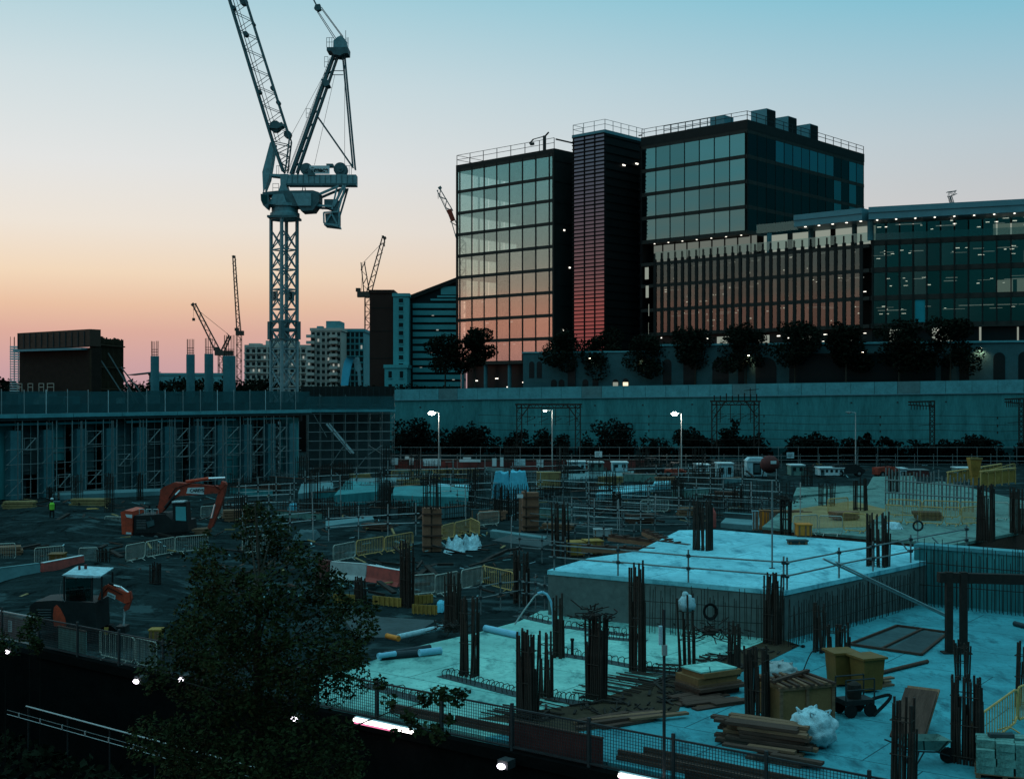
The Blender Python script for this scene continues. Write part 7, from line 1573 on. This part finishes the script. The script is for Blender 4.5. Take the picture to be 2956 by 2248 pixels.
# ---- worker in a green vest
def person(p, lab, rz=0):
    t = bpy.data.objects.new('person', None); COL.objects.link(t); t.location = p; t.rotation_euler = (0,0,rz); tag(t, lab, 'person')
    J = [((0,0,.95),.15),((0,0,1.15),.14),((0,0,1.38),.15),((0,0,1.50),.06),((0,0,1.62),.10),((0,0,1.72),.09),((.10,0,.88),.10),((.12,-.03,.48),.065),((.12,.02,.08),.045),((.12,-.14,.04),.04),((-.10,0,.88),.10),((-.13,.03,.48),.065),((-.14,.08,.08),.045),((-.14,-.08,.04),.04),((.20,0,1.40),.06),((.26,-.02,1.14),.045),((.24,-.16,.92),.035),((-.20,0,1.40),.06),((-.27,0,1.14),.045),((-.25,-.10,.90),.035)]
    E_e = [(0,1),(1,2),(2,3),(3,4),(4,5),(0,6),(6,7),(7,8),(8,9),(0,10),(10,11),(11,12),(12,13),(2,14),(14,15),(15,16),(2,17),(17,18),(18,19)]
    me = bpy.data.meshes.new('body'); me.from_pydata([j[0] for j in J], E_e, []); me.materials.append(MATS['plant_black']); o = bpy.data.objects.new('body', me); COL.objects.link(o); o.parent = t
    sk = o.modifiers.new('skin', 'SKIN')
    for i, j in enumerate(J): me.skin_vertices[0].data[i].radius = (j[1], j[1])
    me.skin_vertices[0].data[0].use_root = True; o.modifiers.new('sub', 'SUBSURF').render_levels = 1
    b = MB(); b.lathe((0,0,.93),[(.185,0),(.19,.2),(.21,.42),(.12,.56)],12); b.build('vest', 'green_vest', t); b = MB(); b.blob((0,0,1.76),.125,.14,.10,1,.02,10,6,False); b.build('helmet', 'white_paint', t)
person(G(150,1505,ZG), 'tiny worker in a bright green vest at far left under the concrete building', .4)
# ---- loose stores on the near floors
def planks(px, py, z, n, L_, w_, th, rz, lab, m='timber_dark', rows=4, jit=.3, grp=None):
    c = G(px,py,z); cr, sn = math.cos(rz), math.sin(rz)
    for k in range(n):
        r_, l_ = k % rows, k//rows; y = (r_-rows/2)*w_*1.08+R.gauss(0,.02); x = R.gauss(0,jit); zz_ = z+l_*(th+.012)+.003; p = Vector((c.x+x*cr-y*sn, c.y+x*sn+y*cr, zz_)); ll = L_*R.uniform(.75,1.05)
        b = MB(); b.box(-ll/2,-w_/2,0,ll/2,w_/2,th); o = b.build('plank', m if R.random() < .75 else 'timber', None, p); o.rotation_euler = (R.gauss(0,.004),0,rz+R.gauss(0,.05)); tag(o, lab, 'plank', grp or lab)
planks(2205,2150,0,28,2.3,.22,.085,-.52,'dark plank in the big timber pile left of the white bulk bag')
planks(2250,2192,0,9,1.5,.20,.07,-.58,'dark plank at the front foot of the big timber pile beside the mesh fence',rows=3)
planks(1800,2075,0.02,9,2.3,.2,.07,.45,'dark plank lying by the dirt band left of the lamp pole',rows=5,jit=.5)
planks(2500,1978,0,10,1.3,.2,.06,.45,'pale brown plank stacked right of the yellow bins','timber',rows=3)
planks(2030,2020,0,10,1.9,.3,.05,.5,'dark board in the spread base of the plywood stack',rows=5,jit=.25)
planks(2270,1478,Z3,8,1.8,.2,.06,.2,'brown plank heaped on the sand of the far slab','timber',rows=4)
c = G(2048,1995,0); t = thing('plywood_stack', 'stack of plywood sheets with pale top beside the lamp pole', 'stack', c, .52); th_ = .0
for k, (w_, d_, h_, m) in enumerate(((1.9,1.35,.10,'timber_dark'),(1.7,1.2,.08,'timber'),(1.55,1.15,.20,'plywood'),(1.5,1.1,.16,'plywood'),(1.45,1.05,.05,'slab_pale'))):
    b = MB(); ox, oy = R.gauss(0,.05), R.gauss(0,.05); b.box(-w_/2+ox,-d_/2+oy,.2+th_+.003,w_/2+ox,d_/2+oy,.2+th_+h_); b.build('sheet', m, t); th_ += h_
b = MB(); b.box(-.8,-.5,.0,.8,-.35,.2); b.box(-.8,.35,.0,.8,.5,.2); b.box(-.9,-.6,.0,-.75,.6,.195); b.build('bearers', 'timber_dark', t)
# timber crate with slatted top
c = G(2330,2088,0); t = thing('timber_crate', 'large yellowish timber crate with rough slats on top, behind the white bulk bag', 'crate', c, -.62+.95); W_, D_, H_2 = 1.75, 1.3, 1.0
b = MB(); b.box(-W_/2,0,.1,W_/2,D_,H_2); b.build('body', 'plywood', t); b = MB()
for x in (-W_/2-.03,0-.05,W_/2-.07): b.box(x,-.04,.0,x+.1,-.003,H_2)
for y in (.05,D_-.12): b.box(W_/2+.003,y,0,W_/2+.04,y+.1,H_2)
b.build('battens', 'timber', t); b = MB(); b.box(-W_/2-.06,-.06,H_2+.003,W_/2+.06,.06,H_2+.09); b.box(-W_/2-.06,D_-.06,H_2+.003,W_/2+.06,D_+.06,H_2+.09); b.box(W_/2-.06,.063,H_2+.003,W_/2+.06,D_-.063,H_2+.09); b.build('top_frame', 'timber', t)
for k in range(8):
    b = MB(); x = -W_/2+.05+k*(W_-.1)/7; b.beam((x,-.12+R.gauss(0,.06),H_2+.13),(x+R.gauss(0,.08),D_+.15+R.gauss(0,.08),H_2+.13+R.gauss(0,.012)),.1,.06); b.build('slat', 'timber_dark' if k % 3 else 'timber', t)
b = MB(); b.beam((-W_*.55,.3,H_2+.21),(W_*.45,1.2,H_2+.22),.12,.07); b.build('loose_slat', 'timber_dark', t)
def bin_(px, yb, rz, lab, W_=.78, H=1.05):
    c = G(px,yb,0); t = thing('wheeled_bin', lab, 'bin', c, rz, 'yellow bins'); b = MB(); w0, w1 = W_*.42, W_*.5; b.add([(-w0,-w0,.08),(w0,-w0,.08),(w0,w0,.08),(-w0,w0,.08),(-w1,-w1,H),(w1,-w1,H),(w1,w1,H),(-w1,w1,H)], [(0,1,5,4),(1,2,6,5),(2,3,7,6),(3,0,4,7),(0,3,2,1),(4,5,6,7)]); b.build('body', 'bin_yellow', t); b = MB(); b.box(-w1-.07,-w1-.07,H+.003,w1+.07,w1+.07,H+.07); b.build('rim', 'bin_yellow', t)
    for x in (-w0*.8,w0*.8): b = MB(); b.tube((x-.04,w0*.5,.09),(x+.04,w0*.5,.09),.09,10); b.build('wheel', 'rubber', t)
bin_(2503,1992,.35,'right yellow bin, nearer, beside the planks'); bin_(2428,1975,.2,'left yellow bin, half hidden by the pair of bars')
# site machine beside the crate
c = G(2470,2062,0); t = thing('trolley', 'black trolley with hoses beside the timber crate', 'trolley', c, .3); b = MB(); b.box(-.5,-.3,.35,.45,.3,.5); b.build('deck', 'plant_black', t); b = MB()
for x in (-.5,.45):
    for y in (-.28,.28): b.tube((x,y,.5),(x,y,1.1),.025,5)
for y in (-.28,.28): b.tube((-.5,y,1.1),(.45,y,1.1),.025,5)
b.tube((-.5,-.28,.8),(.45,-.28,.8),.02,5); b.build('cage', 'dark_steel', t)
for x in (-.35,.3):
    for y in (-.34,.28): b = MB(); b.tube((x,y,.2),(x,y+.08,.2),.2,12); b.build('wheel', 'rubber', t)
b = MB(); b.lathe((-.05,0,.5),[(.2,0),(.22,.2),(.2,.4),(.08,.48)],12); b.build('motor', 'rebar_dark', t); b = MB(); b.path([Vector((.5+.55*math.sin(k*.28),-.1-.02*k,.45-.03*k+.25*math.sin(k*.28))) for k in range(13)], .05, 6); b.build('hose', 'rubber', t)
# bulk bags
def bag(px, yb, w_, h, m, lab, seed, z=0):
    c = G(px,yb,z); t = thing('bulk_bag', lab, 'bag', (c.x,c.y+w_*.4,z), .4); b = MB(); b.blob((0,0,h*.47),w_/2,w_/2*.9,h*.5,seed,.20,36,26,True)
    for i_, v_ in enumerate(b.v):
        a_ = math.atan2(v_[1],v_[0]); f_ = v_[2]/h; rr_ = 1+.045*math.sin(a_*7+f_*4+noise.noise(Vector((v_[0]*2,v_[1]*2,seed)))*2)*f_; b.v[i_] = (v_[0]*rr_, v_[1]*rr_, v_[2]+.03*noise.noise(Vector((v_[0]*5,v_[1]*5,v_[2]*4))))
    b.build('bag', m, t, smooth=True); b = MB()
    for k in range(4): a_ = .78+1.57*k; b.path([Vector((math.cos(a_)*w_*.3,math.sin(a_)*w_*.28,h*.80)),Vector((math.cos(a_)*w_*.36,math.sin(a_)*w_*.34,h*.98)),Vector((math.cos(a_+.4)*w_*.25,math.sin(a_+.4)*w_*.22,h*.9))], .025, 5)
    b.build('lifting_loops', m, t); return t
bag(2362,2166,1.3,1.0,'sheet_white','bright white bulk bag beside the big timber pile',5); bag(2262,1972,1.1,.62,'grey_bag','low grey sack heap behind the timber crate left of the bars',9)
# wheelbarrow
c = G(2672,2205,0); t = thing('wheelbarrow', 'dark wheelbarrow with pale tray left of the widest bars', 'wheelbarrow', c, .2); b = MB(); b.add([(-.45,-.2,.45),(.3,-.2,.38),(.3,.2,.38),(-.45,.2,.45),(-.62,-.33,.72),(.55,-.33,.66),(.55,.33,.66),(-.62,.33,.72)], [(0,1,5,4),(1,2,6,5),(2,3,7,6),(3,0,4,7),(0,3,2,1)]); b.build('tray', 'slab_wet', t); b = MB(); b.tube((.62,-.05,.2),(.62,.05,.2),.2,14); b.build('wheel', 'rubber', t); b = MB()
for y in (-.2,.2): b.path([Vector((.62,y*.4,.2)),Vector((.2,y,.36)),Vector((-.5,y,.42)),Vector((-1.0,y*1.3,.62))], .022, 6); b.path([Vector((-.3,y,.4)),Vector((-.42,y*1.1,.0)),Vector((-.15,y,.39))], .02, 5)
b.build('frame', 'dark_steel', t)
# pallet of blocks
c = G(2900,2235,0); rz_ = -.35; t = thing('pallet', 'timber pallet under the block stack at the lower right corner', 'pallet', c, rz_); b = MB()
for k in range(5): b.box(-.7,-.55+.25*k,.10,.7,-.40+.25*k,.125)
for x in (-.68,-.06,.56): b.box(x,-.55,.0,x+.12,.6,.097)
b.build('boards', 'timber', t)
cr, sn = math.cos(rz_), math.sin(rz_); bm_ = MB().box(-.21,-.10,0,.21,.10,.19).mesh('concrete_block','block_grey')
n_b = 0
for l_ in range(4):
    for i in range(3):
        for j in range(5):
            if l_ == 3 and (i+j) % 4 == 0: continue
            x, y = -.44+.44*i+R.gauss(0,.012), -.44+.215*j+R.gauss(0,.008); o = bpy.data.objects.new('concrete_block', bm_); COL.objects.link(o); o.location = (c.x+x*cr-y*sn, c.y+x*sn+y*cr, .128+.195*l_); o.rotation_euler = (0,0,rz_+R.gauss(0,.02)); tag(o, 'pale building block stacked on the pallet at the lower right corner', 'block', 'building blocks on the pallet')
o = bpy.data.objects.new('concrete_block', MB().box(-.3,-.1,0,.3,.1,.09).mesh('concrete_block','concrete_dark')); COL.objects.link(o); o.location = (c.x-.05,c.y+.1,.128+.195*4+.003); o.rotation_euler = (0,0,rz_+.3); tag(o, 'dark slab lying on top of the pale block stack', 'block')
# leaning boards
a = G(2665,2140,0); e = G(2735,2075,0)
for i, (lab, off, m) in enumerate((('front','.0','timber_dark'),('rear','.25','timber'))):
    t = thing('form_sheet', 'dark form panel leaning against the widest bars, the %s one' % lab, 'panel', (a.x+float(off)*.6,a.y+float(off),0), ang(e-a), 'leaning form panels'); t.rotation_euler = (0,-.55,ang(e-a)); b = MB(); b.box(0,0,0,1.9,.9,.06); b.build('face', m, t); b = MB()
    for k in range(3): b.box(.1,.1+.32*k,-.1,1.8,.18+.32*k,-.003)
    b.build('ribs', 'timber_dark', t)
# hatch cut in the floor, covered with dark sheet
HT = [G(2452,1862,.006), G(2590,1808,.006), G(2738,1828,.006), G(2660,1892,.006)]
t = thing('floor_hatch', 'dark sheeted hatch opening in the blue floor at right', 'hatch', (0,0,0)); poly_slab(ccw(HT), .012, .008, 'sheet', 'net').parent = t; b = MB()
for p, q_ in zip(HT, HT[1:]+HT[:1]): b.beam(p+Vector((0,0,.05)), q_+Vector((0,0,.05)), .09, .08)
b.beam(HT[0].lerp(HT[3],.45)+Vector((0,0,.05)), HT[1].lerp(HT[2],.5)+Vector((0,0,.05)), .08, .07); b.build('edge_timbers', 'timber_dark', t); poly_slab(ccw([HT[0].lerp(HT[3],.5)+Vector((0.1,0,0)), HT[1].lerp(HT[2],.55), HT[2].lerp(HT[3],.1), HT[3].lerp(HT[2],.08)]), .03, .015, 'inner_sheet', 'concrete_dark').parent = t
# pipes, rolls and hoses
def pipe(x0,y0,x1,y1,z,r,m,lab,name='pipe',end=None):
    a = G(x0,y0,z); e = G(x1,y1,z); a.z = e.z = z+r; t = thing(name, lab, 'pipe', a); b = MB(); b.tube((0,0,0), e-a, r, 14); b.build('tube', m, t, smooth=False); b = MB(); d = (e-a).normalized(); b.tube(-d*.02, d*.03, r*1.06, 14); b.tube((e-a)-d*.03, (e-a)+d*.02, r*1.06, 14); b.build('end_rings', end or m, t); return t
pipe(1150,1846,1284,1816,.0,.11,'sheet_white','pale blue roll of sheeting lying behind the pale floor, left','sheet_roll'); pipe(1402,1822,1494,1842,0,.13,'pipe_blue','blue roll lying on the pale floor behind the front left bars','sheet_roll')
pipe(1096,1905,1272,1888,0,.13,'pipe_dark','dark long roll with blue ends on the pale floor','sheet_roll','pipe_blue'); pipe(1110,1895,1240,1875,.0,.10,'pipe_dark','second thinner dark roll behind the long one','sheet_roll','pipe_dark'); pipe(1092,1900,1140,1893,.18,.09,'pipe_blue','short blue roll lying on the left end of the dark roll','sheet_roll'); pipe(1212,1893,1270,1886,.20,.12,'pipe_blue','short blue roll lying on the right end of the dark roll','sheet_roll')
pipe(2546,1946,2676,1914,0,.07,'timber_dark','dark round pole lying right of the yellow bins'); pipe(2930,1806,2990,1822,0,.10,'pipe_dark','black pipe entering from the right edge before the wall bars'); pipe(1118,1842,1150,1850,0,.10,'orange','short orange pipe end left of the pale roll')
c = G(1652,1890,0); t = thing('bollard', 'short black capped pipe standing on the pale floor', 'bollard', c); b = MB(); b.tube((0,0,0),(0,0,.52),.055,10); b.build('pipe', 'plant_black', t); b = MB(); b.tube((0,0,.523),(0,0,.60),.075,10); b.build('cap', 'plant_black', t)
c = G(1756,1782,0); t = thing('bollard', 'dark slanted stub post before the raised slab face', 'bollard', c); b = MB(); b.beam((0,0,0),(.03,0,.6),.13); b.build('post', 'rebar', t); b = MB(); b.box(-.4,-.2,0,.5,.25,.06); b.build('base', 'rebar_dark', t)
a = G(1484,1804,0); t = thing('hose', 'grey hose on a bent steel stand rising over the pale floor', 'hose', a); pts = [A(px,py,a.y)-a for px,py in ((1486,1801),(1515,1758),(1545,1718),(1556,1712))]; b = MB(); b.path(pts, .035, 6); b.build('stand', 'galv', t); pts = [A(px,py,a.y-.2)-a for px,py in ((1552,1712),(1566,1708),(1580,1716),(1590,1735),(1596,1765),(1597,1808))]; b = MB(); b.path(pts, .05, 7); b.build('hose', 'pipe_blue', t)
for i, (x0,y0,x1,y1,bow,lab) in enumerate(((2320,1935,2372,1884,.35,'thin cable looping up from the grey sack heap'),(2280,1860,2318,1868,.02,'black cable end before the corner bars'))):
    a = G(x0,y0,0); e = G(x1,y1,0); t = thing('cable', lab, 'cable', a); b = MB(); b.path([(e-a)*(k/10)+Vector((0,0,.03+bow*math.sin(k*.314))) for k in range(11)], .02, 5); b.build('cable', 'rubber', t); b = MB(); b.blob((e-a)+Vector((0,0,.05)),.08,.08,.05,3); b.build('plug', 'rubber', t)
# lamp pole in front
p = SO+SU*on_fence(1953)-SV*.6; t = thing('lamp_pole', 'slim tall pole with a pale lamp box in front of the mesh fence', 'lamp post', (p.x,p.y,-2)); k_ = p.y/F; h = ZY(1758,p.y)+2; b = MB(); b.tube((0,0,0),(0,0,h),.045,8,.035); b.build('pole', 'dark_steel', t); b = MB(); h0 = ZY(1860,p.y)+2; b.box(-.125,-.06,h0,-.045,.06,ZY(1806,p.y)+2); b.build('lamp_box', 'sheet_white', t); b = MB(); b.box(-.05,-.07,h0-.25,.07,.07,h0); b.build('bracket', 'galv', t)
# sheets on bars
c = A(1983,1752,42.0); t = thing('wrapping', 'white plastic hood tied over the bars behind the lamp pole', 'sheet', c); b = MB(); b.blob((0,0,.12),.30,.26,.30,6,.2,16,10,True); b.build('hood', 'sheet_white', t, smooth=True); b = MB(); b.blob((-.06,0,.42),.12,.12,.12,2,.2,10,6,False); b.build('knot', 'sheet_white', t, smooth=True)
for i, (px, py, d, w_, lab) in enumerate(((1719,1776,38.6,.34,'ragged black wire clump on the capped bundle'),(2268,1440,66.5,.45,'black cloth on the bars left of the orange box'),(2050,1822,44.0,.55,'dark tangle of wire behind the lamp pole'),(1300,1805,47,.3,'dark tie wire clump on the bars behind the pale floor'))):
    c = A(px,py,d); t = thing('wire_tangle', lab, 'wire', c); b = MB()
    for k in range(70):
        a_ = Vector((R.gauss(0,1)*w_,R.gauss(0,1)*w_*.6,R.gauss(0,1)*w_*.35)); b.beam(a_, a_+Vector((R.gauss(0,.2),R.gauss(0,.2),R.gauss(0,.1))), .03)
    b.build('wires', 'rebar_dark', t); b = MB(); b.blob((0,0,0),w_*.6,w_*.5,w_*.22,i,.4,12,7,False); b.build('clump', 'rebar_dark', t)
for i, (px, yb, w_, h, m, rz_, lab) in enumerate(((690,1505,2.4,.9,'timber',.3,'pack of brown timber right of the excavator stick'),(1090,1530,2.0,.6,'timber_dark',-.4,'dark timber pack left of the brown column form'),(1420,1500,2.2,.8,'plywood_red',.2,'red brown board pack left of the brown post'),(1610,1530,2.4,.5,'timber',-.3,'flat timber pack before the brown form boards'),(1850,1510,2.2,.7,'timber_dark',.4,'dark timber pack among the centre rails'),(1990,1490,1.8,.8,'timber',.1,'timber pack behind the raised slab'),(1180,1410,2.4,.9,'olive',.1,'olive board pack below the white boards'),(1300,1425,2.2,.7,'form_yellow',-.2,'yellow board pack left of the blue sheeting'),(1760,1400,2.6,.9,'olive',.2,'olive board pack in the far centre'),(1920,1395,2.2,.8,'timber',0,'timber pack below the central lit lamp'),(1040,1385,2.4,.8,'olive',.1,'olive board pack under the leftmost white board'),(60,1470,2.6,.7,'olive',.1,'olive board pack at far left under the concrete building'),(260,1462,3.2,.7,'olive',.05,'olive board pack left of the excavator'),(2100,1440,2.2,.8,'timber_dark',-.2,'dark timber pack below the white cabin'),(780,1420,2.2,.8,'timber_dark',.2,'dark timber pack at the foot of the concrete building'),(20,1610,1.6,.8,'timber',.4,'brown board pack behind the leftmost barrier'),(1480,1420,1.6,1.0,'timber',.3,'brown pack under the blue sheeting'),(2440,1500,1.5,.5,'timber',.3,'brown pack on the sand of the far slab'),(2680,1500,1.6,.6,'timber_dark',-.2,'dark pack behind the far slab barriers'))):
    z = Z3 if px in (2440,2680) else ZG; c = G(px,yb,z); t = thing('timber_pack', lab, 'timber', c, rz_, 'packs of boards'); n = max(2,int(h/.22))
    for k in range(n):
        b = MB(); o_ = R.gauss(0,.08); b.box(-w_/2+o_,-.5,.1+k*.22,w_/2+o_,.5,.1+k*.22+.17); b.build('layer', m, t)
    b = MB()
    for x in (-w_*.35,w_*.3):
        b.box(x,-.52,0,x+.1,.52,.097)
        for k in range(n-1): b.box(x,-.52,.1+k*.22+.173,x+.06,.52,.1+k*.22+.217)
    b.build('bearers', 'timber', t)
# ---- spoil, rubble and offcuts over the middle of the site
def debris(n, m, lab, zoff, sz, seed, xr=(-150,2956), yr=(1345,1740), name='rubble'):
    rnd = random.Random(seed); b = MB()
    for k in range(n):
        py = yr[0]+(yr[1]-yr[0])*rnd.random()**1.3; px = rnd.uniform(*xr)
        if px > 1560 and py > 1520: continue
        if px > 2180 and py > 1385: continue
        if px > 1280 and py > 1745: continue
        p = G(px,py,ZG); nn_ = noise.noise(Vector((p.x*.09,p.y*.09,seed)))
        if nn_ < -.05 and rnd.random() < .8: continue
        l = sz*rnd.uniform(.3,1.6)*(p.y/80)**.5; a_ = rnd.uniform(0,3.14); d = Vector((math.cos(a_)*l,math.sin(a_)*l,rnd.uniform(-.03,.25)*l)); c = p+Vector((0,0,zoff+rnd.uniform(0,.25))); b.beam(c, c+d, rnd.uniform(.05,.22)*sz, rnd.uniform(.03,.12)*sz)
    o = b.build(name, m); tag(o, lab, 'rubble', None, 'stuff')
debris(700,'timber_dark','dark timber offcuts strewn over the middle of the site',.0,.7,3); debris(500,'concrete','grey concrete rubble and kerb pieces strewn over the site',.02,.6,5); debris(160,'olive','dull yellow offcuts strewn over the site',.05,.8,8); debris(200,'sheet_white','scraps of white sheet and paper strewn over the site',.05,.4,11); debris(500,'rebar_dark','rusty loose bars strewn over the site',.1,1.4,14,name='loose_bars')
